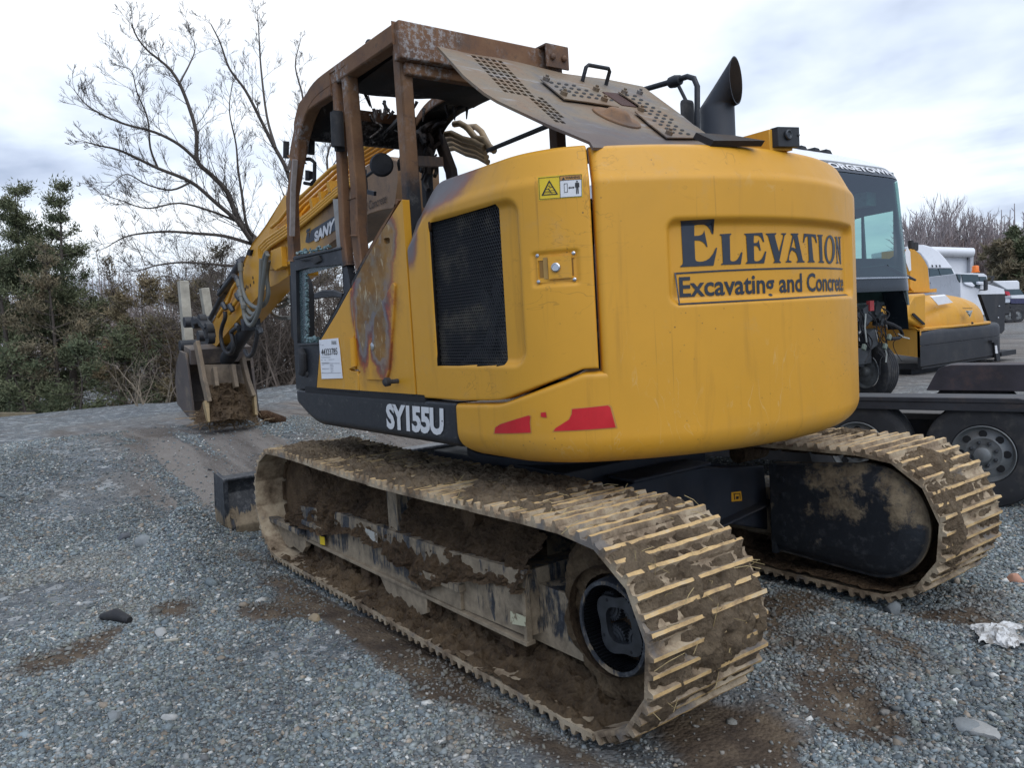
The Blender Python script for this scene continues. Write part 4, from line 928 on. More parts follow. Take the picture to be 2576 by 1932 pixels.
b0, b1 = pp('q', 985, 290), pp('q', 1190, 322); up_ = PN*.07+np.array((0, 0, .02))
mb = MB(); mb.tube([b0, b0+up_*.85, b0+up_+(b1-b0)*.08, b1+up_-(b1-b0)*.08, b1+up_*.85, b1], .011, 10); mb.build('handle', MAT['blackclean'], HP, 60)
mb = MB(); mb.prism([[tuple(pp('q', *p, .004)) for p in [(1160, 380), (1300, 392), (1460, 512), (1330, 495)]]], tuple(-PN*.003), 0); mb.build('hatch_opening', mat_plain('dark_red_rust', (.06, .022, .016), .8), HP, None)
mb = MB(); mb.tube([on('a', 1735, 1045, 1, .45), on('a', 2190, 858, 1, .62)], .013, 8); mb.build('prop_rod', MAT['blackclean'], EX, 60)
mb = MB()       # engine bay floor and hood behind, so that nothing shows through
mb.box((-.75, -.1, 2.02), (1.2, 1.9, .05)); mb.box((.2, -.75, 1.6), (2.0, .75, 1.0)); mb.build('engine_cover', MAT['rustdark'], EX, 40, .02)
mb = MB(); hp = [on('b', 1925, 838, 2, 2.25), on('b', 2280, 838, 2, 2.25)]; h0, h1 = Vector(hp[0]), Vector(hp[1]); up2 = Vector((.10, -.02, .055))
mb.prism([[h0, h1, h1+up2+Vector((.05, .03, 0)), h0+up2*1.1]], (.02, -.0, -.02)); mb.build('hood_grate', MAT['rustdark'], EX, 40)
mb = MB(); ye = -.62; q_ = lambda x, y: Vector(on('b', x, y, 1, ye)); cA = q_(1945, 605); rE = (q_(2062, 700)-q_(1828, 700)).length*.40; cB = q_(2078, 418); hB = (q_(2078, 245)-q_(2078, 590)).length*.49
sR, sF = Vector((CR[0], CR[1], 0)).normalized(), Vector((fw[0], fw[1], 0)).normalized(); Wd = (sR*.60+sF*.80); P = []
for c, f in ((cA-Vector((0, 0, .45)), 0), (cA-Vector((0, 0, .02)), 0), (cA, .0), (cA, 1)):
    row = []
    for j in range(32):
        a = 6.2832*j/32
        row.append(tuple(c+(sR*math.cos(a)+sF*math.sin(a))*rE) if f == 0 else tuple(cB+Vector((.0, 0, 1))*hB*(-math.cos(a))+Wd*rE*math.sin(a)))
    P.append(row)
P.insert(3, [tuple(np.array(a)*.93+np.array(b_)*.07) for a, b_ in zip(P[2], P[3])])
mb.grid(np.array(P), 0, cv=True); Pi = [[tuple(cB+(Vector(p)-cB)*.95) for p in P[4]], [tuple(cA+(Vector(p)-cA)*.9) for p in P[2]]]; mb.grid(np.array(Pi), 1, cv=True); mb.grid(np.array([P[4], Pi[0]]), 0, cv=True)
mb.build('exhaust_pipe', [mat_plain('exhaust_black', (.040, .046, .056), .55, var=.25, scale=8), mat_plain('exhaust_soot', (.045, .035, .028), .8)], EX, 40)
mb = MB(); yb = -.75; hb = [on('b', *p, 1, yb) for p in [(1440, 482), (1620, 430), (1740, 392), (1785, 405), (1808, 460), (1808, 800)]]
mb.tube(hb, .0175, 10); mb.lathe(on('b', 1655, 425, 1, yb), hb[1]-hb[0], [(.0, -.05), (.034, -.04), (.038, 0), (.03, .04), (0, .05)], 12); mb.tube([on('b', 1680, 460, 1, yb), on('b', 1745, 590, 1, yb)], .011, 8); mb.build('hand_rail', MAT['blackclean'], EX, 60)
mb = MB(); c = Vector(on('b', 1740, 650, 1, yb)); mb.box(c, (.05, .10, .17)); mb.build('mirror_head', MAT['rubber'], EX, 40, .03)
mb = MB()       # rear camera in its hood on top of the counterweight
c0, c1 = Vector(on('d', 30, 150, 2, 2.255)), Vector(on('d', 148, 152, 2, 2.255)); ax_ = Vector((c0.x-BC[0], c0.y, 0)).normalized(); sd_ = (c1-c0); sd_.z = 0; sd_.normalize()
def cbox(a, b, h0, h1, w0, w1, mi):
    q = [c0+ax_*a+sd_*w0+Vector((0, 0, h0)), c0+ax_*a+sd_*w1+Vector((0, 0, h0)), c0+ax_*a+sd_*w1+Vector((0, 0, h1)), c0+ax_*a+sd_*w0+Vector((0, 0, h1))]
    mb.prism([[tuple(p) for p in q]], tuple(ax_*(b-a)), mi)
cbox(-.22, -.02, -.02, .070, -.035, .085, 0); cbox(-.03, .01, -.010, .075, -.02, .092, 1)
p0 = c0+ax_*.012+sd_*.03+Vector((0, 0, .04)); mb.lathe(p0, ax_, [(.022, 0), (.022, .008), (.016, .01), (.012, .004), (0, .004)], 16, 2); mb.lathe(p0+sd_*.055, ax_, [(.006, 0), (.005, .004), (0, .004)], 8, 2)
mb.build('rear_camera', [MAT['yellow'], MAT['blackclean'], MAT['gearsteel']], CW, 40, .006)

# ---- crawler tracks
TC, TZ, RP, TW = 1.57, .405, .374, .61
PER = 4*TC+2*math.pi*RP; NS = 44; PI_ = PER/NS
def belt(s, r=RP):
    """point on the outer plate line: s runs rear bottom -> rear curve up -> top forward -> front curve -> bottom back"""
    s = s % PER; h = math.pi*RP
    if s < h: a = -math.pi/2-s/RP; return -TC+r*math.cos(a), TZ+r*math.sin(a), math.cos(a), math.sin(a)
    s -= h
    if s < 2*TC: return -TC+s, TZ+r-.022*math.sin(math.pi*s/(2*TC))**2, 0., 1.
    s -= 2*TC
    if s < h: a = math.pi/2-s/RP; return TC+r*math.cos(a), TZ+r*math.sin(a), math.cos(a), math.sin(a)
    return TC-(s-h), TZ-r, 0., -1.
PROF = [(0, -.004), (.010, 0), (.018, .028), (.032, .029), (.040, .003), (.072, .001), (.081, .024), (.095, .024), (.103, .003), (.134, .001), (.143, .025), (.157, .025), (.165, .003), (.186, .001), (.199, .008)]
def track(y0, name, seed, heavy, inner):
    """y0 centre of the shoes; inner = direction towards the machine"""
    T = MB(); ys = np.linspace(-TW/2, TW/2, 31); sh = .33*PI_
    for k in range(NS):
        a, b = belt(k*PI_+sh), belt((k+1)*PI_+sh); p0, p1 = np.array(a[:2]), np.array(b[:2])
        t_ = (p1-p0)/np.linalg.norm(p1-p0); n_ = np.array([-t_[1], t_[0]])
        if n_ @ (np.array(a[2:])+np.array(b[2:])) < 0: n_ = -n_
        jit = RNG.normal(0, .0015); dy = RNG.normal(0, .003)
        P = np.zeros((len(PROF)+1, len(ys), 3))
        for i, (u, h) in enumerate(PROF):
            nz = fbm(np.stack([ys*17, ys*0+k*3.7+i*.6, ys*0+seed], -1), 4, seed, .65)-.5
            hh = h+jit+nz*(.011 if h > .02 else .004); uu = u+nz*.007
            q = p0[None]+t_[None]*uu[:, None]+n_[None]*hh[:, None]
            P[i] = np.stack([q[:, 0], y0+ys+dy, q[:, 1]], -1)
        q = p0+t_*.199-n_*.008; P[-1] = np.stack([ys*0+q[0], y0+ys+dy, ys*0+q[1]], -1)
        o = len(T.v); m_ = len(ys)
        for i in range(len(PROF)):
            for j in range(m_-1):
                T.f.append((o+i*m_+j, o+i*m_+j+1, o+(i+1)*m_+j+1, o+(i+1)*m_+j)); T.mi.append(1 if i in (2, 6, 10) else 0)
        T.v += [tuple(p) for p in P.reshape(-1, 3)]
        q0 = p0-n_*.016; q1 = p0+t_*.199-n_*.016; b0 = len(T.v)
        T.v += [(q0[0], y0-TW/2+dy, q0[1]), (q0[0], y0+TW/2+dy, q0[1]), (q1[0], y0+TW/2+dy, q1[1]), (q1[0], y0-TW/2+dy, q1[1])]
        T.f += [(b0, b0+1, b0+2, b0+3), tuple([b0]+[o+i*m_ for i in range(len(PROF)+1)]+[b0+3]), tuple([b0+1]+[o+i*m_+m_-1 for i in range(len(PROF)+1)]+[b0+2]), (b0, b0+1, o+m_-1, o)]; T.mi += [0]*4
    TR = T.build(name, [MAT['shoe'], MAT['tip']], EX, 38)
    # mud caked over the outside of the shoes
    ns, ny = 1000, 76; s = np.linspace(0, PER, ns+1)[:-1]; B = np.array([belt(v) for v in s]); yy = np.linspace(-TW/2+.004, TW/2-.004, ny)
    S2, Y2 = np.meshgrid(s, yy, indexing='ij'); X_ = B[:, 0][:, None]; Zn = B[:, 3][:, None]
    top = sst(Zn, .2, .9)*sst(X_, -1.75, -1.05)*(1-sst(X_, 1.1, 1.75))
    back = sst(-X_, 1.4, 1.7)*np.exp(-((Y2*(1 if inner < 0 else -1)+.02)/.13)**2)
    n = fbm(np.stack([S2*3.2, Y2*5, S2*0+seed], -1), 6, seed+5, .62); n2 = fbm(np.stack([S2*15, Y2*15, S2*0], -1), 4, seed+6); n3 = fbm(np.stack([S2*30, Y2*30, S2*0+3], -1), 3, seed+8)
    cov = heavy*(top*.40*np.exp(-((Y2-.02)/.36)**4)+back*.17)+.20
    am = sst(n+cov*.62, .62, .95); lo = sst(n3*.5+n*.5+.10*heavy, .44, .62)      # thick clods, and a thin fill between the bars
    off = -.012+.017*lo+(n2-.5)*.010*lo+am*.024+(.72-np.abs(2*n2-1))*.040*am+(n3-.5)*.034*am-.010*am
    edge = sst(TW/2-np.abs(Y2), 0, .03); off = off*edge-.012*(1-edge)
    P = np.stack([B[:, 0][:, None]+B[:, 2][:, None]*off, y0+Y2, B[:, 1][:, None]+B[:, 3][:, None]*off], -1)
    ii = np.arange(ns*ny).reshape(ns, ny); j2 = np.roll(ii, -1, 0)
    fast('caked_mud', P.reshape(-1, 3), np.stack([ii[:, :-1], j2[:, :-1], j2[:, 1:], ii[:, 1:]], -1).reshape(-1, 4), MAT['mudbelt'], TR, 180)
    # chain links along the middle of the inside
    for dy in (-.075, .075):
        C_ = MB()
        for k in range(NS):
            a, b = belt((k+.1)*PI_+sh, RP-.05), belt((k+.9)*PI_+sh, RP-.05); C_.bar((a[0], y0+dy, a[1]), (b[0], y0+dy, b[1]), .035, .075, (0, 1, 0))
        C_.build('chain', MAT['mudwet'], TR, 40)
    return TR
Y_L, Y_R = 1.0, -1.0
TL = track(Y_L, 'crawler_track', 3, 1.0, -1)
TRR = track(Y_R, 'crawler_track', 8, .45, 1)
YF = 1.17
t = NT('guard_steel'); ob = t.obj(); n_ = t.noise(3.4, 8, .72, ob); hi = t.math('MULTIPLY', t.step(t.xyz(2, ob), .30, .52), t.math('SUBTRACT', 1.0, t.step(t.xyz(0, ob), -1.40, -1.15)))
k_ = t.step(t.math('ADD', n_, t.math('MULTIPLY', hi, .17)), .58, .68); rim = t.math('MULTIPLY', t.step(t.math('ABSOLUTE', t.xyz(1, ob)), .741, .752), t.step(t.noise(6, 6, .7, ob), .40, .55))
k_ = t.math('MAXIMUM', k_, rim); mc_ = t.ramp(t.noise(10, 8, .7, ob), [(.35, (.09, .065, .04)), (.65, (.29, .225, .14))])
t.fin(t.mix(k_, t.mix(t.step(t.noise(22, 6, .7, ob), .5, .7), (.018, .021, .026), (.05, .052, .056)), mc_), t.ramp(k_, [(0, .45), (1, .9)]), 0., t.bump(t.math('ADD', k_, t.noise(30, 6, .7, ob)), .35, .012)); GUARD = t.m
def frame_parts(TR, sg, y0, full):
    out_ = lambda y: y0+sg*y
    mb = MB()
    fr = lambda cr, x, y: (lambda p: (p[0], p[2]))(on(cr, x, y, 1, YF))
    poly = [(-1.10, .215), (-.4, .20), (.4, .185), (1.30, .165), (1.42, .20), (1.42, .40), (.9, .45), (-.5, .47), (-1.10, .50)]
    mb.prism([[(x, out_(.17), z) for x, z in poly]], (0, -sg*.34, 0))
    mb.box((.16, out_(.17), .193), (2.55, .05, .018))                                  # bottom flange
    for x0, x1, z0, z1, w_ in ((-.62, -.25, .30, .335, .05), (1.0, 1.32, .30, .33, .05)): mb.box(((x0+x1)/2, out_(.185), (z0+z1)/2), (x1-x0, w_, z1-z0)); mb.box(((x0+x1)/2, out_(.178), .255), (x1-x0-.04, .02, .10))
    mb.box((-1.098, out_(.17), .35), (.022, .03, .31)); mb.box((.11, out_(.10), .57), (.11, .10, .26))
    mb.prism([[(1.32, out_(.19), .235), (1.95, out_(.19), .235), (1.93, out_(.19), .19), (1.80, out_(.19), .10), (1.62, out_(.19), .075), (1.55, out_(.19), .10), (1.40, out_(.19), .085), (1.32, out_(.19), .14)]], (0, -sg*.03, 0)); mb.box((1.63, out_(.205), .245), (.62, .06, .035))
    mb.prism([[(.27, out_(.185), .20), (-.27, out_(.185), .20), (-.26, out_(.185), .10), (-.15, out_(.185), .055), (.02, out_(.185), .06), (.18, out_(.185), .11)]], (0, -sg*.10, 0))
    mb.box((.0, out_(0), .30), (2.9, .2, .26))
    F_ = mb.build('track_frame', MAT['mudsteel'], TR, 40, .006)
    for i, x in enumerate(np.linspace(-.95, 1.15, 7)):
        mb = MB(); mb.lathe((x, out_(-.15), .125), (0, sg, 0), [(0, 0), (.085, 0), (.085, .08), (.055, .09), (.055, .21), (.085, .22), (.085, .29), (.05, .30), (.045, .315), (0, .315)], 20); mb.box((x, out_(.165), .165), (.10, .03, .06)); mb.build('track_roller', MAT['mudwet'], TR, 40)
    for x in (-.62, .16):
        mb = MB(); mb.lathe((x, out_(-.12), .66), (0, sg, 0), [(0, 0), (.06, 0), (.06, .25), (0, .25)], 16); mb.build('carrier_roller', MAT['mudwet'], TR, 40)
    mb = MB(); mb.lathe((TC, out_(-.1), TZ), (0, sg, 0), [(0, -.02), (.30, 0), (.30, .2), (.2, .22), (0, .22)], 40); mb.build('idler', MAT['mudwet'], TR, 40)
    # sprocket with the final drive opened up
    N_ = 21
    mb = MB(); pts = []
    for k in range(N_*6):
        a = 2*math.pi*k/(N_*6); r = .335-.028*(.5-.5*math.cos(a*N_)); pts.append((-TC+r*math.cos(a), out_(.05), TZ+r*math.sin(a)))
    mb.prism([pts], (0, -sg*.09, 0)); mb.lathe((-TC, out_(.02), TZ), (0, sg, 0), [(.30, 0), (.22, .06), (.205, .14)], 40)
    mb.build('sprocket', MAT['mudwet'], TR, 40)
    if full:
        cx, cz = on('t', 565, 805, 1, 1.16)[[0, 2]]; cx = -1.61; cz = .395
        mb = MB(); g = []
        NT_ = 66
        prof = [(.150, -.15), (.156, -.15)]
        for h, dr in ((1.04, 0), (1.16, 0)):
            ring = []
            for k in range(NT_*4):
                a = 2*math.pi*k/(NT_*4); r = .158-(.008 if (k % 4) in (1, 2) else 0); ring.append((cx+r*math.cos(a), h, cz+r*math.sin(a)))
            g.append(ring)
        mb.grid(np.array(g), 0, cv=True)
        mb.lathe((cx, 1.16, cz), (0, 1, 0), [(.160, -.001), (.162, .006), (.176, .006), (.181, -.004), (.186, -.06), (.20, -.12)], 60, 1)
        for k in range(16):
            a = 6.2832*(k+.3)/16; mb.lathe((cx+.172*math.cos(a), 1.165, cz+.172*math.sin(a)), (0, 1, 0), [(.0045, 0), (0, .0005)], 10, 2)
        mb.lathe((cx, 1.045, cz), (0, 1, 0), [(.158, 0), (0, 0)], 40, 2)
        mb.build('ring_gear', [MAT['gearblack'], mat_mudsteel('muddy_rim', .45), MAT['dark']], TR, 35)
        th0 = rad(35)
        ring_o, ring_i = [], []
        for k in range(80):
            a = 6.2832*k/80; ro = .118+.014*math.cos(4*(a-th0)); ri = .072+.004*math.cos(4*(a-th0))
            ring_o.append((cx+ro*math.cos(a), 1.125, cz+ro*math.sin(a))); ring_i.append((cx+ri*math.cos(a), 1.125, cz+ri*math.sin(a)))
        mb = MB(); mb.prism([ring_o, ring_i], (0, -.022, 0), 0)
        for q in range(4):
            a = th0+q*math.pi/2; mb.lathe((cx+.103*math.cos(a+.35), 1.126, cz+.103*math.sin(a+.35)), (0, 1, 0), [(.007, 0), (0, .001)], 10, 1)
        mb.build('planet_carrier', [MAT['gearsteel'], MAT['dark']], TR, 35, .003)
        for q in range(4):
            a = th0+q*math.pi/2; gx_, gz_ = cx+.088*math.cos(a), cz+.088*math.sin(a); ring = []
            for k in range(26*4): b = 6.2832*k/(26*4); r = .058-(.007 if (k % 4) in (1, 2) else 0); ring.append((gx_+r*math.cos(b), 1.098, gz_+r*math.sin(b)))
            mb = MB(); mb.prism([ring], (0, -.05, 0)); mb.lathe((gx_, 1.099, gz_), (0, 1, 0), [(.046, 0), (.046, .004), (.038, .004), (.036, 0), (.030, 0), (.029, .005), (.018, .005), (.017, 0), (0, 0)], 24)
            mb.build('planet_gear', MAT['gearsteel'], TR, 35)
    else:
        pass
    aa = np.linspace(-1.5, -math.pi-1.64, 40)
    def gl(r, dx=0.): return [(-.98+dx, .655+(r-.288)*.9), (-.98+dx, .155-(r-.288)*.9)]+[(-1.555+r*math.cos(a), .418+r*math.sin(a)) for a in aa]
    P = [[(x, out_(yy_), z) for x, z in gl(r)] for yy_, r in ((-.05, .25), (-.20, .27), (-.225, .298), (-.245, .302), (-.255, .296), (-.257, .282), (-.268, .270), (-.285, .235), (-.296, .17))]
    mb = MB(); mb.grid(np.array(P), 0, cv=True); k = len(mb.v); mb.f.append(tuple(range(k-len(P[-1]), k))); mb.mi.append(0); mb.box((-.985, out_(-.262), .40), (.03, .05, .52))
    for z_ in (.24, .33, .49, .58): mb.lathe((-1.06, out_(-.285), z_), (0, -sg, 0), [(.018, 0), (.018, .016), (.009, .018), (0, .018)], 6)
    mb.build('drive_guard', GUARD, TR, 32)
frame_parts(TL, 1, Y_L, True); frame_parts(TRR, -1, Y_R, False)
# stickers on the left track frame
fy = lambda cr, x, y: on(cr, x, y, 1, YF+.026)
t = NT('worn_label'); t.fin(t.mix(t.step(t.noise(30, 6, .7), .5, .6), (.5, .48, .32), (.20, .16, .10)), .7)
t2 = NT('worn_label_muddy'); t2.fin(t2.mix(t2.step(t2.noise(18, 6, .7), .48, .56), (.42, .41, .36), (.17, .13, .085)), .8)
for q_, m_ in (([fy('y', 1215, 600), fy('y', 1335, 622), fy('y', 1335, 545), fy('y', 1212, 498)], t.m), ([fy('u', 555, 570), fy('u', 596, 578), fy('u', 590, 508), fy('u', 549, 496)], MAT['signy']), ([fy('u', 935, 560), fy('u', 1040, 590), fy('u', 1040, 480), fy('u', 935, 430)], t2.m)):
    mb = MB(); mb.add(q_, [(0, 1, 2, 3)]); mb.build('worn_sticker', m_, TL, None)
# clay packed between frame and belt
def packed(TR, sg, y0, amp, seed):
    nx, ny = 520, 96
    X_ = np.linspace(-1.93, 1.93, nx)[:, None]+np.zeros((1, ny)); Yq = np.linspace(-.30, .302, ny)[None]+np.zeros((nx, 1))
    dx = np.clip(np.abs(X_)-TC, 0, .3615); base = TZ-np.sqrt(np.maximum(.362**2-dx**2, 0))
    n = fbm(np.stack([X_*3, Yq*5, X_*0+seed], -1), 5, seed); n2 = fbm(np.stack([X_*13, Yq*13, X_*0], -1), 4, seed+1)
    n3 = fbm(np.stack([X_*34, Yq*34, X_*0+2], -1), 3, seed+2); n2 = 1-np.abs(2*n2-1); rise = amp*(sst(.30-Yq, .04, .22)*.055*(.35+n)+.004)+amp*(n-.42)*.13*sst(.33-Yq, .02, .10)+(n2-.72)*.08*amp*sst(.33-Yq, .0, .06)+(n3-.5)*.035*amp
    rise = np.maximum(rise*sst(TC+.36-np.abs(X_), 0, .15), -.01)*np.clip(1-(np.abs(X_)-1.5)/.5, .15, 1)
    P = np.stack([X_, y0+sg*Yq, base+rise], -1); ii = np.arange(nx*ny).reshape(nx, ny)
    fast('packed_mud', P.reshape(-1, 3), np.stack([ii[:-1, :-1], ii[1:, :-1], ii[1:, 1:], ii[:-1, 1:]], -1).reshape(-1, 4), MAT['mudwet' if amp < .5 else 'mudlow'], TR, 180)
    if amp > .5:
        nx, nv = 460, 100; X_ = np.linspace(-1.12, 1.62, nx)[:, None]+np.zeros((1, nv)); v = np.linspace(0, 1, nv)[None]+np.zeros((nx, 1))
        ft = np.interp(X_, [-1.12, -.62, -.30, .1, .55, 1.0, 1.4, 1.62], [.48, .42, .30, .40, .44, .34, .34, .30])-.06
        ztop = np.interp(X_, [-1.1, -.6, 0, .6, 1.2, 1.62], [.64, .72, .70, .70, .74, .70])
        n = fbm(np.stack([X_*3.2, v*2.2, X_*0+seed+9], -1), 5, seed+9); n2 = fbm(np.stack([X_*12, v*7, X_*0], -1), 5, seed+12)
        yy = 1.205-.17*v**.8+(n-.5)*.19*np.sin(np.pi*np.clip(v*1.05, 0, 1))**.6+(1-np.abs(2*n2-1)-.7)*.09+(fbm(np.stack([X_*36, v*20, X_*0], -1), 3, seed+14)-.5)*.04
        P = np.stack([X_+(n2-.5)*.02, yy, ft+(ztop-ft)*v+(n2-.5)*.03], -1); ii = np.arange(nx*nv).reshape(nx, nv)
        fast('packed_mud', P.reshape(-1, 3), np.stack([ii[:-1, :-1], ii[1:, :-1], ii[1:, 1:], ii[:-1, 1:]], -1).reshape(-1, 4), MAT['mudwet'], TR, 180)
packed(TL, 1, Y_L, 1.0, 40); packed(TRR, -1, Y_R, .35, 55)
rr_, aa_ = np.meshgrid(np.linspace(.188, .352, 26), np.linspace(0, 2*math.pi, 200), indexing='ij')
P = np.stack([-1.595+rr_*np.cos(aa_), rr_*0, .40+rr_*np.sin(aa_)], -1); nz = fbm(P*7, 5, 61); P[..., 1] = 1.115+(nz-.5)*.10+(fbm(P*30, 3, 62)-.5)*.03-.04*sst(rr_, .30, .35)
ii = np.arange(rr_.size).reshape(rr_.shape); fast('packed_mud', P.reshape(-1, 3), np.stack([ii[:-1, :-1], ii[1:, :-1], ii[1:, 1:], ii[:-1, 1:]], -1).reshape(-1, 4), MAT['mud'], TL, 180)
# straw and roots stuck in the mud of the near track
mb = MB()
for i in range(420):
    s = rg.random()*PER; b = belt(s)
    if b[3] < -.5: continue
    y = Y_L+rg.uniform(-.29, .29); o = RP+.012+.015*rg.random(); c = Vector(belt(s, o)[:1]+(y,)+belt(s, o)[1:2]) if False else Vector((belt(s, o)[0], y, belt(s, o)[1]))
    d = Vector((rg.gauss(0, 1), rg.gauss(0, 1.4), rg.gauss(0, .5))).normalized()*(.02+.06*rg.random()); mb.tube([c-d, c+Vector((0, 0, .008)), c+d*.8+Vector((rg.gauss(0, .01), 0, 0))], .0013, 3, cap=False)
mb.build('straw', mat_plain('straw', (.42, .32, .15), .8, var=.4, scale=40), TL, None)['kind'] = 'stuff'
# ---- middle of the undercarriage
UC = part('undercarriage', EX)
mb = MB(); mb.box((0, 0, .60), (1.3, 1.1, .34)); mb.lathe((0, 0, .76), (0, 0, 1), [(.60, 0), (.60, .05), (.56, .06), (.56, .10)], 40)
for sx_ in (-1, 1):
    for sg in (-1, 1):
        pts = [(.42*sx_, sg*.25, .74), (.85*sx_, sg*.80, .60), (.85*sx_, sg*.86, .24), (.55*sx_, sg*.5, .34), (.38*sx_, sg*.2, .40)]
        mb.prism([[pts[0], pts[1], pts[2], pts[3], pts[4]]], (-.30*sx_, 0, 0))
mb.prism([[(-.86, -.2, .70), (-.86, -.82, .62), (-.86, -.86, .22), (-.86, -.5, .33), (-.86, .25, .38), (-.86, .8, .24), (-.86, .82, .6), (-.86, .25, .70)]], (.06, 0, 0)); mb.box((-.80, 0, .715), (.2, .6, .02)); mb.box((-.88, -.3, .355), (.10, 1.1, .015), Matrix.Rotation(rad(-6), 3, 'X'))
mb.build('car_body', mat_plain('chassis_black', (.020, .024, .033), .5, var=.25, scale=5, dirt=(.06, .05, .04), dirt_amt=.4), UC, 40, .008)
mb = MB(); st = [on('g', x, y, 0, -.863) for x, y in ((242, 703), (313, 697), (306, 632), (240, 640))]; mb.add(st, [(0, 1, 2, 3)], 0)
sk = lambda x, y: on('g', x, y, 0, -.865)
for a in ([(255, 648), (300, 645), (300, 650), (255, 653)], [(258, 648), (263, 648), (266, 690), (261, 690)], [(296, 645), (300, 645), (303, 684), (299, 684)], [(272, 668), (290, 666), (290, 684), (273, 686)]): mb.add([sk(*p) for p in a], [(0, 1, 2, 3)], 1)
mb.build('warning_sticker', [mat_plain('sticker_amber', (.62, .30, .02), .5, var=.05), MAT['ink']], UC, None)
# ---- dozer blade at the front
mb = MB(); yb0, yb1 = 1.36, -1.36
prof = [(2.62, .46), (2.66, .34), (2.61, .20), (2.57, .08), (2.60, .0), (2.70, .0), (2.74, .10), (2.72, .30), (2.72, .47)]
mb.prism([[(x, yb0-.03, z) for x, z in prof]], (0, yb1-yb0+.06, 0)); mb.box((2.645, 0, .46), (.17, yb0*2-.06, .025))
for y in (yb0, yb1): mb.prism([[(2.52, y, .47), (2.74, y, .50), (2.78, y, .2), (2.76, y, .0), (2.60, y, .0), (2.55, y, .12)]], (0, -.03*(1 if y > 0 else -1), 0))
for y in (-.45, .45): mb.bar((2.6, y, .22), (.7, y*.8, .42), .12, .16)
mb.build('dozer_blade', mat_mudsteel('blade_steel', .15), EX, 40, .008)

# ---- boom, stick, bucket
YB = .05; LB = lambda cr, pts, y=YB: [tuple(on(cr, px_, py_, 1, y)) for px_, py_ in pts]
soot = [(tuple(on('a', 1000, 1300, 1, YB)), (1.25, 1.5, .7)), (tuple(on('a', 500, 1500, 1, YB)), (.25, 1, .3))]
t = NT('boom_paint'); ob = t.obj(); k = t.step(t.math('ADD', t.xyz(0, ob), t.math('MULTIPLY', t.noise(3, 7, .7, ob), .9)), 3.4, 4.3)
bc = t.mix(1.0, (.20, .115, .055), t.ramp(t.noise(5, 7, .7, ob), [(.3, .6), (.7, 1.25)]), 'MULTIPLY'); bc = t.mix(t.math('MULTIPLY', t.step(t.noise(12, 7, .7, ob), .55, .7), .5), bc, (.06, .04, .03))
yc = t.mix(t.math('MULTIPLY', t.step(t.noise(6, 7, .7, ob), .52, .7), .35), (.56, .295, .036), (.2, .12, .05))
t.fin(t.mix(k, bc, yc), .5); boomp = t.m
mb = MB(); bp = [(600, 595), (640, 540), (700, 470), (770, 395), (870, 322), (1050, 165), (1200, 60), (1330, -20), (1420, 10), (1425, 130), (1405, 295), (1330, 305), (1260, 325), (1205, 360), (1090, 455), (1000, 520), (870, 590), (775, 628), (730, 660), (650, 662)]
mb.prism([LB('c', bp)], (0, -.38, 0)); BM = mb.build('boom', boomp, EX, 40, .010)
mb = MB(); mb.prism([LB('c', [(665, 545), (725, 520), (735, 640), (690, 665), (668, 640)], YB+.06)], (0, -.06, 0)); mb.build('bracket', MAT['yellow'], BM, 40, .006)
mb = MB(); e_ = YB+.006; mb.add(LB('c', [(890, 500), (1050, 425), (1052, 335), (905, 425)], e_), [(0, 1, 2, 3)], 0)
for a in ([(872, 495), (882, 440), (898, 432), (890, 500)], [(875, 440), (880, 420), (900, 410), (898, 428)]): mb.add(LB('c', a, e_), [(0, 1, 2, 3)], 0)
decal(mb, 'SANY', LB('c', [(928, 496), (1038, 436), (1052, 345), (926, 436)], e_+.004), 1, .055, .92)
mb.build('lettering', [mat_plain('badge_blue_black', (.035, .042, .055), .5), mat_plain('badge_white', (.62, .62, .62), .6, var=.2, scale=10)], BM, None)
mb = MB(); decal(mb, 'and Concrete', LB('m', [(692, 118), (900, 30), (898, -48), (690, 45)], e_), 0, .0, .95); decal(mb, 'Excavating', LB('m', [(560, 190), (675, 135), (672, 55), (556, 110)], e_), 0, .0, .95)
mb.build('lettering', mat_plain('scorched_print', (.05, .032, .022), .7, var=.3, scale=20), BM, None)
mb = MB()
for k in range(5):
    oy = .03-.075*k; oz = .045+.012*k
    pts = [np.array(on('c', x, y, 1, YB)) for x, y in [(690, 450), (740, 410), (800, 345), (870, 285), (960, 205), (1050, 125), (1200, 20), (1330, -60)]]
    mb.tube([p+np.array((0, oy, oz+(.05 if 1 < i < 6 else .03))) for i, p in enumerate(pts)], .019, 8)
for k in range(3):
    pts = [np.array(on('c', x, y+k*17, 1, YB+.03)) for x, y in [(800, 400), (880, 335), (960, 268), (1050, 190), (1180, 90)]]; mb.tube(pts, .017, 8)
for x, y in ((705, 440), (905, 262), (960, 225), (1010, 165)): c = on('c', x, y, 1, YB+.02); mb.bar(c, c+np.array((.0, -.38, .06)), .06, .09)
PIP = mb.build('pipe', [mat_yellow('pipe_paint', streak=False)], BM, 50)
mb = MB(); pts0 = [(600, 590), (600, 520), (640, 480), (700, 440), (765, 395)]
for k in range(4): mb.tube([np.array(on('c', x+k*10, y+k*12, 1, YB+.05)) for x, y in pts0], .02, 8)
mb.build('pipe', MAT['yellow'], BM, 50)
mb = MB()
for k, (dy, dx) in enumerate(((0, 0), (-.06, 8), (-.12, 16), (-.18, 24))):
    mb.tube([on('a', x+dx, y+k*34, 1, .12+dy) for x, y in [(1420, 935), (1480, 925), (1560, 965), (1640, 985), (1710, 1025)]], .021, 8)
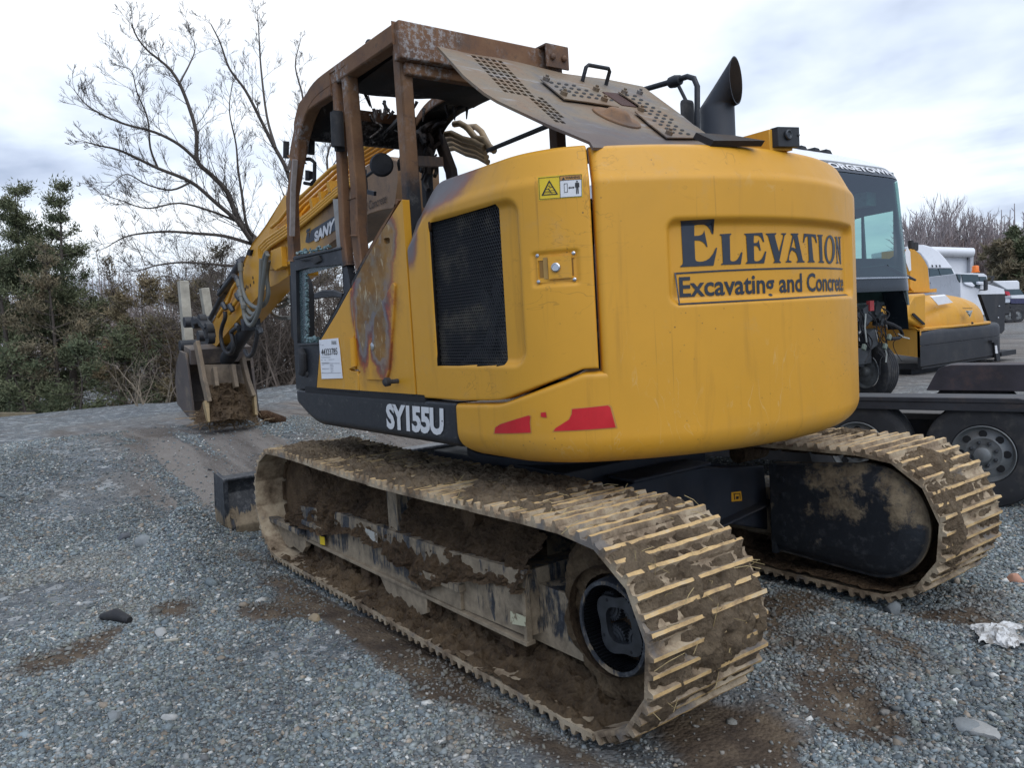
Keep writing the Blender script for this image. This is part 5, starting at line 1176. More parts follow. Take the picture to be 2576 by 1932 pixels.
mb.tube([on('a', x, y, 1, .1) for x, y in [(1500, 862), (1540, 856), (1590, 885), (1650, 960), (1710, 970), (1760, 1040)]], .022, 8); mb.tube([on('a', x, y, 1, -.05) for x, y in [(1580, 885), (1650, 880), (1690, 915), (1740, 1010), (1780, 1050)]], .022, 8)
mb.build('pipe', MAT['pipeburn'], EX, 50)
ST = .02; LSK = lambda cr, pts, y=ST: [tuple(on(cr, px_, py_, 1, y)) for px_, py_ in pts]
mb = MB(); mb.prism([LSK('c', [(752, 215), (640, 398), (560, 505), (530, 560), (500, 640), (310, 1000), (300, 1080), (312, 1118), (335, 1120), (480, 950), (590, 812), (640, 765), (700, 740), (770, 690), (775, 500), (768, 250)])], (0, -.32, 0))
SK_ = mb.build('stick', mat_yellow('stick_paint', streak=False), EX, 40, .012)
mb = MB(); mb.prism([LSK('c', [(528, 540), (548, 540), (540, 575), (520, 572)], ST+.03)], (0, -.38, 0))
for x, y in ((515, 775), (530, 765), (545, 752), (565, 735), (560, 708), (520, 760)): mb.lathe(on('c', x, y, 1, ST), (0, 1, 0), [(.022, 0), (.0, .004)], 10)
mb.build('bolt', MAT['dark'], SK_, 40)
HZ = lambda pts, y: [on('l', a, b, 1, y) for a, b in pts]
def spl(pts, n=6):
    P = [np.array(p) for p in pts]; P = [2*P[0]-P[1]]+P+[2*P[-1]-P[-2]]; o = []
    for i in range(1, len(P)-2):
        for u in np.linspace(0, 1, n, endpoint=False):
            o.append(.5*((2*P[i])+(-P[i-1]+P[i+1])*u+(2*P[i-1]-5*P[i]+4*P[i+1]-P[i+2])*u*u+(-P[i-1]+3*P[i]-3*P[i+1]+P[i+2])*u**3))
    return o+[P[-2]]
for i, pts in enumerate([[(620, 80), (638, 300), (680, 430), (760, 500), (840, 480), (885, 380), (872, 200), (890, 60)], [(600, 240), (640, 420), (690, 520), (745, 565), (800, 500), (830, 300), (842, 60), (870, -20)],
    [(610, 340), (655, 520), (700, 600), (745, 590), (800, 480), (815, 250), (820, 40)], [(650, 480), (660, 580), (700, 665), (745, 650), (800, 520), (830, 330), (862, 80), (880, 0)]]):
    mb = MB(); mb.tube(spl(HZ(pts, .12+.02*i)), .024, 8); mb.tube(spl(HZ(pts, .12+.02*i))[:3], .032, 8); mb.build('hose', MAT['hose'], SK_, 60)
for pts in ([(935, 405), (985, 445), (1040, 430), (1085, 400)], [(915, 430), (960, 490), (1020, 490), (1085, 440)], [(885, 470), (930, 560), (1000, 600), (1085, 600)]):
    mb = MB(); mb.tube(spl(HZ(pts, -.35)), .024, 8); mb.build('hose', MAT['hose'], BM, 60)
for pts in ([(475, 540), (478, 600), (450, 680), (436, 760), (450, 860), (490, 930), (530, 935), (555, 880), (545, 780), (535, 740), (570, 705), (605, 690)], [(785, 715), (775, 800), (750, 910), (720, 960), (690, 960), (665, 910)]):
    mb = MB(); mb.tube(spl(HZ(pts, .12)), .026, 8); mb.build('hose', MAT['hoseblk'], SK_, 60)
mb = MB()
for pts in ([(600, 250), (545, 330), (510, 440), (470, 500)], [(560, 470), (600, 400), (640, 380)], [(520, 560), (560, 480), (600, 420)], [(410, 590), (440, 540), (470, 500)]): mb.tube(HZ(pts, ST+.05), .022, 8)
mb.build('pipe', MAT['yellow'], SK_, 50)
for x, y in ((470, 490), (535, 505), (600, 400), (620, 80), (595, 240), (600, 690), (800, 712)): c = on('l', x, y, 1, .10); mb = MB(); mb.lathe(c, (.4, .2, .8), [(0, -.06), (.03, -.05), (.04, 0), (.03, .05), (0, .06)], 8); mb.build('fitting', MAT['gearsteel'], SK_, 40)
mb = MB(); a, b, c, d = HZ([(650, 60), (470, 350), (455, 380), (335, 610)], -.14); mb.tube([a, b], .065, 14); mb.tube([c, d], .034, 12); mb.lathe(b, np.array(b)-np.array(a), [(.08, -.08), (.08, .06), (.0, .06)], 14); a, b = HZ([(560, 200), (420, 380)], ST+.06); mb.tube([a, b], .03, 8)
mb.build('bucket_cylinder', MAT['blackclean'], SK_, 50)
mb = MB(); a, b, c = HZ([(500, 985), (720, 665), (560, 900)], .0); mb.tube([a, b], .085, 18); mb.lathe(a, np.array(a)-np.array(b), [(.09, -.25), (.10, -.2), (.095, 0), (.08, .08), (0, .09)], 18); mb.box(b, (.12, .2, .14)); mb.build('thumb_cylinder', MAT['blackclean'], SK_, 50, .004)
mb = MB()
def link_(pts, y, w, th):
    p = HZ(pts, y)
    for q, s_ in zip(p[:-1], p[1:]): mb.bar(q, s_, th, w, (0, 1, 0))
    for q in p: mb.tube([q+np.array((0, th*.7, 0)), q-np.array((0, th*.7, 0))], w*.62, 14)
BL = part('bucket_link', EX)
for y in (.22, -.42): mb = MB(); link_([(200, 645), (260, 625), (325, 710), (335, 790)], y, .13, .06); mb.build('link_arm', MAT['blackclean'], BL, 45)
for q in HZ([(195, 640)], -.1)+HZ([(330, 770)], -.1)+HZ([(150, 860)], -.1): mb = MB(); mb.tube([q+np.array((0, .16, 0)), q-np.array((0, .36, 0))], .08, 16); mb.build('pin', MAT['blackclean'], BL, 45)
# bucket: two cheeks, wrapped back, hinge box; ground under it rises
yb = .42; yw = .86
ck = [tuple(p) for p in LB('l', [(45, 915), (100, 935), (180, 1580), (110, 1530), (20, 1420), (2, 1200), (15, 1020)], yb)]
mb = MB(); mb.prism([ck], (0, -.03, 0)); mb.prism([[(p[0], p[1]-yw, p[2]) for p in ck]], (0, .03, 0))
back = [ck[0], ck[6], ck[5], ck[4], ck[3], ck[2]]
P = np.array([[(p[0], yb-.031, p[2]), (p[0], yb-yw+.031, p[2])] for p in back]); mb.grid(P); mb.grid(P+np.array((-.03, 0, .01)))
mb.box((ck[1][0]+.06, yb-yw/2, ck[1][2]-.03), (.32, yw-.07, .20), Matrix.Rotation(rad(-12), 3, 'Y'))
BK = mb.build('bucket', mat_plain('worn_bucket_steel', (.105, .085, .075), .6, .2, .4, 5, .15, dirt=(.22, .17, .12), dirt_amt=.7), EX, 40, .006)
TP, TN = np.array((6.50, 0, 1.0)), np.array((1.0, 0, -.26)); tp = lambda x, y, e=0.: onp('l', x, y, TP-TN*e, TN)
RIB = []
for pts, w_ in (([(205, 830), (225, 930), (250, 1060), (270, 1180), (300, 1300), (320, 1400)], .085), ([(370, 1075), (380, 1150), (392, 1250)], .07), ([(545, 1050), (560, 1150), (580, 1260)], .07), ([(640, 985), (660, 1080), (690, 1200), (740, 1340)], .075), ([(610, 1370), (630, 1470), (620, 1560)], .05)):
    mb = MB(); p = [tp(a, b, .12) for a, b in pts]
    for q, s_ in zip(p[:-1], p[1:]): mb.bar(q, np.array(s_)+(np.array(s_)-np.array(q))*.06, .05, w_*1.6, TN)
    RIB.append(mb)
TH = part('thumb', EX); thm = (mat_plain('worn_thumb', (.22, .165, .11), .65, .1, .45, 6, .2, dirt=(.30, .23, .15), dirt_amt=.8))
for mb in RIB: mb.build('rib', thm, TH, 40, .006)
mb = MB(); mb.prism([[tuple(tp(*p)) for p in [(275, 1045), (620, 1040), (680, 1240), (745, 1380), (755, 1420), (600, 1470), (340, 1440), (290, 1240)]]], tuple(TN*.05)); mb.build('thumb_plate', mat_plain('tan_plate', (.20, .155, .11), .7, var=.5, scale=5, dirt=(.06, .045, .035), dirt_amt=.7), TH, 40)
for pts in ([(278, 1390), (325, 1385), (336, 1590), (316, 1590)], [(748, 1320), (772, 1330), (788, 1530), (762, 1520)], [(470, 1480), (492, 1480), (488, 1570), (472, 1570)]):
    mb = MB(); mb.prism([[tuple(tp(*p, .14)) for p in pts]], tuple(TN*.09)); mb.build('tooth', mat_plain('tooth_tan', (.36, .26, .13), .6, var=.35, scale=12), TH, 40, .004)
mb = MB(); V_ = []
nx_, ny_ = 70, 50
gy_, gt_ = np.meshgrid(np.linspace(0, 1, nx_), np.linspace(0, 1, ny_), indexing='ij')
A_, B_, C2, D2 = tp(330, 1240), tp(690, 1230), tp(790, 1600), tp(180, 1610)
P = (A_*(1-gy_[..., None])+B_*gy_[..., None])*(1-gt_[..., None])+(D2*(1-gy_[..., None])+C2*gy_[..., None])*gt_[..., None]
nn = fbm(P*5.5, 5, 71); nn2 = fbm(P*15, 4, 72); P = P-TN*((nn-.40)*.42+(.7-np.abs(2*nn2-1))*.16+.14*gt_)[..., None]*np.sin(np.pi*np.clip(gy_, .02, .98))[..., None]
ii = np.arange(nx_*ny_).reshape(nx_, ny_); fast('packed_mud', P.reshape(-1, 3), np.stack([ii[:-1, :-1], ii[1:, :-1], ii[1:, 1:], ii[:-1, 1:]], -1).reshape(-1, 4), mat_mud('root_mud', (.24, .165, .095), (.07, .045, .028), 6), BK, 180)

# ================================================================== OTHER VEHICLES
def dep(cr, x, y, D): d = ray(cr, x, y); return CAM+d*D          # point at depth D along the view axis
def front(mb, cr, pts, D, th, mi=0, dirv=None):
    p = [tuple(dep(cr, x, y, D)) for x, y in pts]; v = np.array(dirv if dirv is not None else (fw[0], fw[1], 0))*th; mb.prism([p], tuple(v), mi)
def glassmat(name, tint, refl=.22):
    t = NT(name); nt = t.t; nt.nodes.remove(t.b); out = nt.nodes['Material Output']
    tr = t.n('ShaderNodeBsdfTransparent', {0: tint}); gl = t.n('ShaderNodeBsdfGlossy', {0: (.9, .95, 1.0), 1: .04})
    lw = t.n('ShaderNodeLayerWeight', {0: .35}, out=1); f = t.math('ADD', t.math('MULTIPLY', lw, .35), refl*.22)
    nt.links.new(t.n('ShaderNodeMixShader', {0: f, 1: tr, 2: gl}), out.inputs[0]); return t.m
MAT.update(vwhite=mat_plain('vehicle_white', (.74, .75, .77), .3, var=.06, scale=1.5), slate=mat_plain('slate_gloss', (.014, .020, .026), .22, var=.2, scale=3), vglass=mat_plain('dark_glass', (.05, .075, .085), .08, var=.3, scale=1.2),
    tyre=mat_plain('tyre', (.030, .031, .034), .8, var=.35, scale=9, dirt=(.11, .10, .085), dirt_amt=.5), wheelgrey=mat_plain('wheel_grey', (.20, .21, .21), .5, .2, .3, 8, dirt=(.07, .06, .05)), trailer=mat_plain('trailer_black', (.030, .031, .036), .6, var=.5, scale=3.5, bump=.15, dirt=(.095, .065, .05), dirt_amt=.7),
    plank=mat_plain('deck', (.115, .105, .095), .8, var=.4, scale=5), snow=mat_plain('snow', (.82, .84, .88), .7, var=.06), vblack=mat_plain('vehicle_black', (.022, .023, .026), .55, var=.35, scale=3, dirt=(.06, .055, .05), dirt_amt=.4))
# ---- motorhome with its nose stripped
XR = 2.6; yR0, yR1 = -9.88, -7.2; yc = (yR0+yR1)/2
RV = thing('motorhome', 'white motorhome with black lettered brow, big windscreen and missing nose panel, wires hanging out', 'motorhome', (XR, yc, 0))
def rvx(y, z):
    a = abs(y-yc)/((yR1-yR0)/2); x = XR+.30*a**6+.08*max(0, z-1.8)
    if z > 3.45: x += .9*((z-3.45)/.55)**2*.8
    return x
def zat(cr, x, y): return float(on(cr, x, y, 0, XR+.25)[2])
zW0, zW1, zB1, zF0 = zat('d', 600, 945), zat('j', 900, 540), zat('j', 760, 350), zat('d', 620, 1030)
zTop = 4.10
YY = np.concatenate([np.linspace(yR0, yR0+.35, 14), np.linspace(yR0+.4, yR1-.4, 22), np.linspace(yR1-.35, yR1, 14)])
def rvgrid(mb, z0, z1, n, mi=0, e=0.): mb.grid(np.array([[(rvx(y, z)-e, y, z) for z in np.linspace(z0, z1, n)] for y in YY]), mi)
mb = MB(); rvgrid(mb, zB1, zTop, 16); mb.grid(np.array([[(x_ if x_ else rvx(yR0, z), yR0, z) for z in np.linspace(zB1, zTop, 16)] for x_ in (11., None)]))
mb.grid(np.array([[(x, y, zTop) for x in (rvx(y, zTop), 11.0)] for y in YY])); mb.box((7.3, yR1, 2.0), (7.4, .06, 3.0)); mb.box((7.3, yR1-.03, (zB1+zTop)/2), (7.4, .05, zTop-zB1)); mb.build('roof_cap', MAT['vwhite'], RV, 50)
for y_ in (-8.35, -8.72, -9.05, -9.72):
    c = (rvx(y_, zTop-.05), y_, zTop-.03-.05*(y_ < -9.5)); mb = MB(); mb.prism([[(c[0], c[1]-.08, c[2]-.02), (c[0], c[1]+.10, c[2]+.0), (c[0], c[1]+.10, c[2]+.05), (c[0], c[1]-.02, c[2]+.04)]], (.16, 0, 0)); mb.build('marker_light', MAT['vblack'], RV, 40)
mb = MB(); rvgrid(mb, zW1, zB1, 6); BR_ = mb.build('brow_panel', mat_plain('brow_black', (.05, .058, .068), .25, var=.1), RV, 60)
mb = MB(); V, F = text2d('GEORGETOWN', .035, 1.05)
q0, q1 = on('j', 455, 450, 0, XR+.2), on('j', 1075, 480, 0, XR+.2); wl = abs(q1[1]-q0[1])/6.05*10
zt0, zt1 = zat('j', 760, 478), zat('j', 760, 394)
mb.add([(rvx(y, z)-.012, y, z) for y, z in [(q1[1]+wl*(1-a), zt0+(zt1-zt0)*b) for a, b in V]], F); mb.build('lettering', MAT['white'], BR_, None)
mb = MB(); rvgrid(mb, zW0, zW1-.015, 12); mb.build('windscreen', glassmat('windscreen_glass', (.29, .51, .46), .10), RV, 60)
mb = MB(); rvgrid(mb, zF0, zW0-.03, 8); rvgrid(mb, zW0-.03, zW0-.005, 2, 1, .02); mb.prism([[(rvx(y, zF0)+.01, y, z) for y, z in ((yR0+.02, zF0), (yR0+.55, zF0), (yR0+.38, zF0-.25), (yR0+.25, zF0-.62), (yR0+.06, zF0-.50))]], (.35, 0, 0)); mb.build('lower_fascia', [MAT['slate'], MAT['chrome']], RV, 50)
mb = MB(); ws = [tuple(on('d', x, y, 1, yR0)) for x, y in [(530, 580), (712, 545), (716, 815), (690, 832), (545, 830)]]
ws2 = [tuple(on('d', x, y, 1, yR0)) for x, y in [(470, 598), (522, 584), (525, 830), (470, 830)]]
mb.plate([[(2.80, yR0, 1.5), (11, yR0, 1.5), (11, yR0, zB1-.02), (3.02, yR0, zB1-.02)], ws, ws2], (0, .05, 0)); mb.build('side_wall', mat_plain('wall_grey', (.10, .13, .13), .6), RV, 40)
mb = MB(); mb.box((6.8, yc, zW1+.15), (7.4, 2.4, .04)); mb.box((6.8, yc, 1.55), (7.6, 2.4, .05)); mb.box((9.5, yc, 2.6), (.05, 2.4, 2.2)); mb.box((3.5, yc, zW0-.02), (1.0, 2.3, .05)); mb.box((5.0, yR0+.2, zat('d', 600, 530)+.25), (3.4, .3, .22), None, 1); mb.build('interior', [mat_plain('rv_interior', (.10, .115, .115), .8), mat_plain('rv_cabinet', (.36, .44, .42), .6)], RV, 40)
for y_ in (yR0+.75, yR0+1.45):
    mb = MB(); mb.lathe((4.3, y_, zW0+.05), (0, 0, 1), [(.33, 0), (.34, .25), (.26, .42), (.1, .5), (0, .5)], 20); mb.build('seat', mat_plain('seat_green_grey', (.20, .29, .27), .7), RV, 60)
mb = MB(); mb.tube([on('d', 505, 890, 0, XR+.1), on('d', 660, 872, 0, XR+.1), on('d', 735, 888, 0, XR+.12)], .018, 6); mb.tube([on('d', 660, 872, 0, XR+.05), on('d', 740, 915, 0, XR+.1), on('d', 835, 958, 0, XR+.3)], [.03, .035, .02], 6); mb.build('wiper', MAT['wire'], RV, 40)
mb = MB(); mb.prism([[tuple(on('d', *p, 0, XR+.42)) for p in [(790, 762), (806, 790), (812, 900), (800, 905), (768, 815)]]], (.01, 0, 0)); mb.build('paper_note', MAT['paper'], RV, None)
mb = MB(); g2 = random.Random(5)       # stripped nose: chassis, boxes and hanging wiring
mb.box((3.6, yc+.45, .95), (1.0, 1.5, .9), None, 0); mb.box((3.0, yc+.4, .75), (.2, 1.4, .25), None, 1)
for i in range(26):
    y = yR0+.55+1.9*g2.random(); z = .55+g2.random()*1.0; mb.box((3.05-.15*g2.random(), y, z), (.15, .06+.2*g2.random(), .05+.22*g2.random()), Matrix.Rotation(g2.gauss(0, .3), 3, 'X'), g2.choice([0, 1, 1, 2]))
c = on('d', 567, 1112, 0, 2.85); mb.box(c, (.06, .12, .16), None, 3)
mb.build('chassis_front', [MAT['dark'], mat_plain('chassis_grey', (.05, .055, .06), .6, var=.4), MAT['gearsteel'], mat_plain('relay_red', (.45, .05, .05), .5)], RV, 40)
mb = MB()
for i in range(18):
    y = yR0+.6+1.6*g2.random(); z = 1.55-.4*g2.random(); p = [(2.85-.1*g2.random(), y, z)]
    for k in range(4): y += g2.gauss(-.02, .10); z -= .08+.16*g2.random(); p.append((2.82-.12*g2.random(), y, max(z, .35)))
    mb.tube(spl(p, 4), .006+.007*g2.random(), 5)
mb.tube([on('d', x, y, 0, 2.7) for x, y in [(655, 1210), (700, 1225), (745, 1250), (760, 1285), (735, 1305), (690, 1310)]], .03, 7); mb.build('wiring', mat_plain('nose_wire', (.012, .012, .014), .7), RV, 50)
mb = MB()
for pts in ([(735, 1280), (765, 1300), (800, 1308)], [(655, 1370), (665, 1400), (660, 1450)], [(540, 1160), (535, 1240), (545, 1330)]): mb.tube([on('d', x, y, 0, 2.68) for x, y in pts], .012, 5)
mb.build('wiring', mat_plain('pale_wire', (.35, .36, .33), .6), RV, 40)
PCON = mat_plain('pale_connector', (.16, .19, .15), .6, var=.5, scale=8)
for x, y in ((530, 1360), (655, 1355), (680, 1300)): mb = MB(); mb.box(on('d', x, y, 0, 2.68), (.05, .07, .09), Matrix.Rotation(.5, 3, 'X')); mb.build('connector', PCON, RV, 40, .01)
def wheel(parent, c, ax, r, w, rim_r, name='wheel', rimm=None, holes=0):
    P_ = part(name, parent); c = Vector(c); ax = Vector(ax).normalized()
    mb = MB(); mb.lathe(c, ax, [(rim_r, -w*.48), (r*.86, -w/2), (r*.96, -w*.42), (r, -w*.3)]+[q for k in range(4) for q in ((r, -w*.3+k*w*.15+.01), (r-.012, -w*.3+k*w*.15+.02), (r-.012, -w*.3+k*w*.15+.035), (r, -w*.3+k*w*.15+.045))]+[(r, w*.3), (r*.965, w*.43), (r*.94, w*.445), (r*.86, w/2), (r*.80, w*.49), (r*.74, w*.5), (rim_r*1.04, w*.46), (rim_r, w*.40)], 48); mb.build('tyre', MAT['tyre'], P_, 35)
    mb = MB(); mb.lathe(c, ax, [(rim_r, w*.44), (rim_r*.97, w*.46), (rim_r*.92, w*.34), (rim_r*.86, w*.26), (rim_r*.70, w*.30), (rim_r*.56, w*.36), (rim_r*.50, w*.34), (rim_r*.30, w*.34), (rim_r*.28, w*.42), (rim_r*.26, w*.62), (rim_r*.2, w*.66), (0, w*.66)], 40)
    e = ax.orthogonal().normalized(); g = ax.cross(e)
    for k in range(holes):
        a = 6.2832*k/holes; p = c+ax*(w*.325)+(e*math.cos(a)+g*math.sin(a))*rim_r*.70; mb.lathe(p, ax, [(.028, .004), (0, .005)], 12, 1)
        if k % 1 == 0: p = c+ax*(w*.35)+(e*math.cos(a+.3)+g*math.sin(a+.3))*rim_r*.41; mb.lathe(p, ax, [(.014, 0), (.014, .025), (0, .03)], 6, 2)
    mb.build('rim', [rimm or MAT['wheelgrey'], MAT['dark'], MAT['gearsteel']], P_, 40)
wheel(RV, (3.1, yR0+.72, .47), (.25, 1, 0), .48, .27, .28)
wheel(RV, (3.1, yR1-.34, .47), (0, 1, 0), .47, .27, .28)
# ---- equipment trailer
ta = rad(14); tx, ty = Vector((math.cos(ta), math.sin(ta), 0)), Vector((-math.sin(ta), math.cos(ta), 0))
zt_f = .82
p0 = Vector(on('k', 1900, 1390, 2, zt_f))
TRL = thing('flatbed_trailer', 'black tandem axle flatbed trailer with grey wheels and rusty fender box', 'trailer', (p0.x, p0.y, 0))
L_ = lambda a, b, z: p0+tx*a+ty*b+Vector((0, 0, z-zt_f))      # a forward along the trailer, b towards the camera
rear = (Vector(on('k', 2110, 1400, 2, zt_f))-p0).dot(tx)
mb = MB(); fp = [(2.6, zt_f), (rear, zt_f), (rear-.10, zt_f-.02), (rear-.17, zt_f-.07), (rear-.24, zt_f-.2), (rear-.30, zt_f-.42), (rear-.285, zt_f-.43), (rear-.22, zt_f-.2), (rear-.155, zt_f-.085), (rear-.09, zt_f-.04), (2.6, zt_f-.03)]
def pr_tr(mb, prof, b0, b1, mi=0): mb.prism([[tuple(L_(a, b0, z)) for a, z in prof]], tuple(ty*(b1-b0)), mi)
pr_tr(mb, fp, 0, -.28); pr_tr(mb, [(2.6, zt_f-.028), (rear-.09, zt_f-.038), (rear-.10, zt_f-.10), (2.6, zt_f-.10)], -.006, -.02); mb.build('fender', MAT['trailer'], TRL, 35, .006)
dz_ = .66
mb = MB(); pr_tr(mb, [(4.2, dz_), (-2.4, dz_), (-2.4, dz_-.05), (4.2, dz_-.05)], -.30, -1.8, 0); pr_tr(mb, [(4.2, dz_-.05), (-2.4, dz_-.05), (-2.4, dz_-.46), (4.2, dz_-.46)], -.33, -.40, 1); pr_tr(mb, [(4.2, dz_-.05), (-2.4, dz_-.05), (-2.4, dz_-.24), (4.2, dz_-.24)], -1.7, -1.77, 1); mb.build('deck', [MAT['plank'], MAT['trailer']], TRL, 35, .006)
fA = Vector(on('k', 1060, 1295, 2, dz_)); fa = (fA-p0).dot(tx); b_ = (fA-p0).dot(ty)
mb = MB(); pt = lambda x, y: (lambda P: ((Vector(P)-p0).dot(tx), P[2]))(onp('k', x, y, L_(0, -1.8, 0), ty))
pr_tr(mb, [pt(1058, 1300), pt(1180, 1075), pt(1215, 1040), pt(1270, 1018), pt(1355, 1005), pt(2194, 1000), (-3.0, pt(2194, 1000)[1]), (-3.0, dz_), pt(1900, 1310)], -1.8, -2.1); mb.build('fender', mat_plain('rusty_fender', (.040, .034, .040), .65, var=.5, scale=3, bump=.1, dirt=(.13, .07, .05), dirt_amt=.6), TRL, 35, .01)
w1 = Vector(onp('g', 1935, 470, L_(0, -.03, 0), ty)); w2 = Vector(onp('g', 1090, 500, L_(0, -.03, 0), ty))
rT = .40
for w_ in (w1, w2): wheel(TRL, (w_.x-ty.x*.12, w_.y-ty.y*.12, rT), ty, rT, .24, .212, holes=8)
for k in (0, 1): wheel(TRL, L_(fa-.45-.82*k, -1.97, rT), -ty, rT, .24, .225)
# ---- yellow machine with rounded hood
XN = 4.4; YN = float(on('k', 990, 760, 0, XN)[1])
YM = thing('chipper', 'yellow machine with rounded ribbed hood above a black bumper, parked past the motorhome', 'machine', (XN, YN, 0))
nx_ = lambda x, y, e=0.: on('k', x, y, 0, XN-e); sy_ = lambda x, y: on('k', x, y, 1, YN)
yE = nx_(1965, 760)[1]-.95; zb0, zb1, zbt = nx_(1000, 1040)[2], nx_(1000, 790)[2], nx_(1000, 610)[2]
wN = YN-yE
def nose(y): a = max(0, (YN-y)/wN-.55)/.45; return XN+.6*a**3
yy = np.linspace(YN, yE, 40)
mb = MB(); rows_ = [(zb0, .05), (zb0+.03, 0), (zb1, 0), (zb1+.01, .012), (zb1+.02, 0), (zbt-.10, 0), (zbt-.03, .03), (zbt, .10), (zbt+.01, .6)]
mb.grid(np.array([[(nose(y)+o, y, z) for z, o in rows_] for y in yy])); mb.grid(np.array([[(x, YN, z) for z in (zb0, zbt)] for x in (XN, XN+.06)])); mb.box((XN+1.6, (YN+yE)/2, zb0+.02), (3.1, wN-.3, .12)); mb.box((XN+.8, YN-1.0, zb0-.18), (.9, 1.4, .34)); mb.build('bumper', MAT['vblack'], YM, 45)
mb = MB(); q = [tuple(sy_(x, y)) for x, y in [(984, 915), (988, 612), (820, 500), (700, 470), (500, 560), (500, 850)]]; mb.prism([q], (0, -.04, 0)); xs_ = max(p[0] for p in q); mb.prism([[(XN, YN, zbt), (xs_+1, YN, zbt+.25), (xs_+1, YN-1.9, zbt+.25), (XN+.2, YN-1.9, zbt)]], (0, 0, .03)); mb.build('side_panel', MAT['yellow'], YM, 40, .01)
hy0, hy1 = nx_(1055, 600, -.15)[1], nx_(1862, 600, -.15)[1]-.30; hz0, hz1 = zbt+.02, nx_(1500, 175, -.6)[2]; hw = hy0-hy1
mb = MB(); P = []
ribs = [.22, .40, .60, .80]
for v in np.linspace(0, 1, 60):      # across
    row = []
    for w in np.linspace(0, 1, 26):  # up and over
        a = w*math.pi/2; sx = math.sin(a)**.8; cx_ = math.cos(a)**.8 if w < 1 else 0
        side = abs(2*v-1); sh = (1-max(0, side-.25)**3.2*1.35)
        rib = sum(math.exp(-((v-r)/.012)**2) for r in ribs)*.016
        y = hy0-hw*(.5+(v-.5)*(1-.10*w)); x = XN+.10+.95*(1-cx_*sh)+.25*side**2; z = hz0+(hz1-hz0)*sx*max(.05, 1-side**3.2)**.55
        row.append((x-rib*cx_, y, z+rib*sx))
    row.append((XN+2.8, y, row[-1][2])); P.append(row)
mb.grid(np.array(P))
lip = [(XN+.06+.8*abs(2*v-1)**5, hy0+.05-(hw+.1)*v, hz0) for v in np.linspace(0, 1, 30)]; mb.tube(lip, .035, 8); HD = mb.build('hood', MAT['yellow'], YM, 50)
mb = MB(); mb.prism([[tuple(nx_(x, y, -.17)) for x, y in [(1120, 220), (1290, 200), (1370, 280), (1200, 310)]]], (.04, 0, .03)); mb.build('paper_note', MAT['paper'], HD, None)
mb = MB(); e_ = .03
mb.add([nx_(x, y, e_) for x, y in [(1515, 375), (1600, 370), (1568, 455)]], [(0, 1, 2)], 1); mb.add([nx_(x, y, e_+.004) for x, y in [(1522, 379), (1545, 378), (1572, 410), (1588, 385), (1593, 376), (1566, 445)]], [(0, 1, 2, 5), (2, 3, 4, 5)], 2); mb.add([nx_(x, y, e_+.006) for x, y in [(1535, 392), (1560, 400), (1580, 425), (1555, 412)]], [(0, 1, 2, 3)], 1)
decal(mb, 'Vermeer', [nx_(1480, 356, e_), nx_(1600, 352, e_), nx_(1600, 335, e_), nx_(1478, 336, e_)], 0, .02); mb.lathe(nx_(1588, 518, e_), (-1, 0, 0), [(.03, 0), (.02, .03), (0, .035)], 10, 0)
mb.build('emblem', [MAT['ink'], mat_plain('emblem_grey', (.5, .52, .5), .4), mat_plain('emblem_dark', (.06, .08, .07), .4)], HD, None)
mb = MB(); mb.prism([[tuple(nx_(x, y, .0)) for x, y in [(905, 405), (920, 402), (1045, 520), (1048, 540), (1030, 540), (905, 425)]]], (.02, 0, 0)); mb.build('slot', MAT['dark'], HD, None)
mb = MB(); mb.prism([[tuple(nx_(x, y, -.05)) for x, y in [(830, 490), (850, 330), (930, 190), (1060, 170), (1060, 580), (990, 560)]]], (1.5, 0, 0)); mb.build('hood_side', MAT['yellow'], HD, 40, .05)
XS = XN+1.3; mb = MB(); mb.prism([[tuple(on('i', x, y, 0, XS)) for x, y in [(520, 690), (570, 700), (640, 760), (690, 830), (730, 910), (755, 1170), (740, 1215), (560, 1210), (520, 1150)]]], (.7, 0, 0)); mb.prism([[tuple(on('i', x, y, 0, XS-.06)) for x, y in [(560, 1208), (835, 1205), (835, 1165), (560, 1185)]]], (.5, 0, 0)); mb.build('shroud', MAT['yellow'], YM, 40, .03)
mb = MB(); mb.tube([on('i', 560, 710, 0, XS+.5), on('i', 562, 620, 0, XS+.5)], .11, 12); mb.tube([on('i', 530, 690, 0, XS+.5), on('i', 525, 590, 0, XS+.5)], .07, 10); mb.build('exhaust', MAT['vblack'], YM, 40)
mb = MB(); mb.prism([[tuple(nx_(x, y, -.9)) for x, y in [(1690, 185), (1975, 180), (1968, 600), (1935, 640), (1850, 640)]]], (.08, 0, 0)); mb.build('end_panel', MAT['vblack'], YM, 40)
for x, y in ((1905, 325), (1895, 458)): mb = MB(); mb.lathe(nx_(x, y, -.88), (-1, 0, 0), [(.025, 0), (.015, .02), (0, .02)], 8); mb.build('bolt', MAT['chrome'], YM, 40)
mb = MB(); mb.prism([[tuple(nx_(x, y, .03)) for x, y in [(1845, 725), (1885, 722), (1925, 950), (1880, 960)]]], (.05, 0, 0), 0); mb.prism([[tuple(nx_(x, y, .04)) for x, y in [(1858, 780), (1880, 778), (1892, 870), (1866, 872)]]], (.01, 0, 0), 1); mb.box(nx_(1840, 728, .05), (.06, .30, .06)); mb.box(nx_(1940, 880, .02), (.06, .2, .08)); mb.build('rear_light', [MAT['vblack'], MAT['white']], YM, 40)
for y_ in (YN-.45, yE+.5): wheel(YM, (XN+1.7, y_, .36), (0, 1, 0), .38, .24, .2)
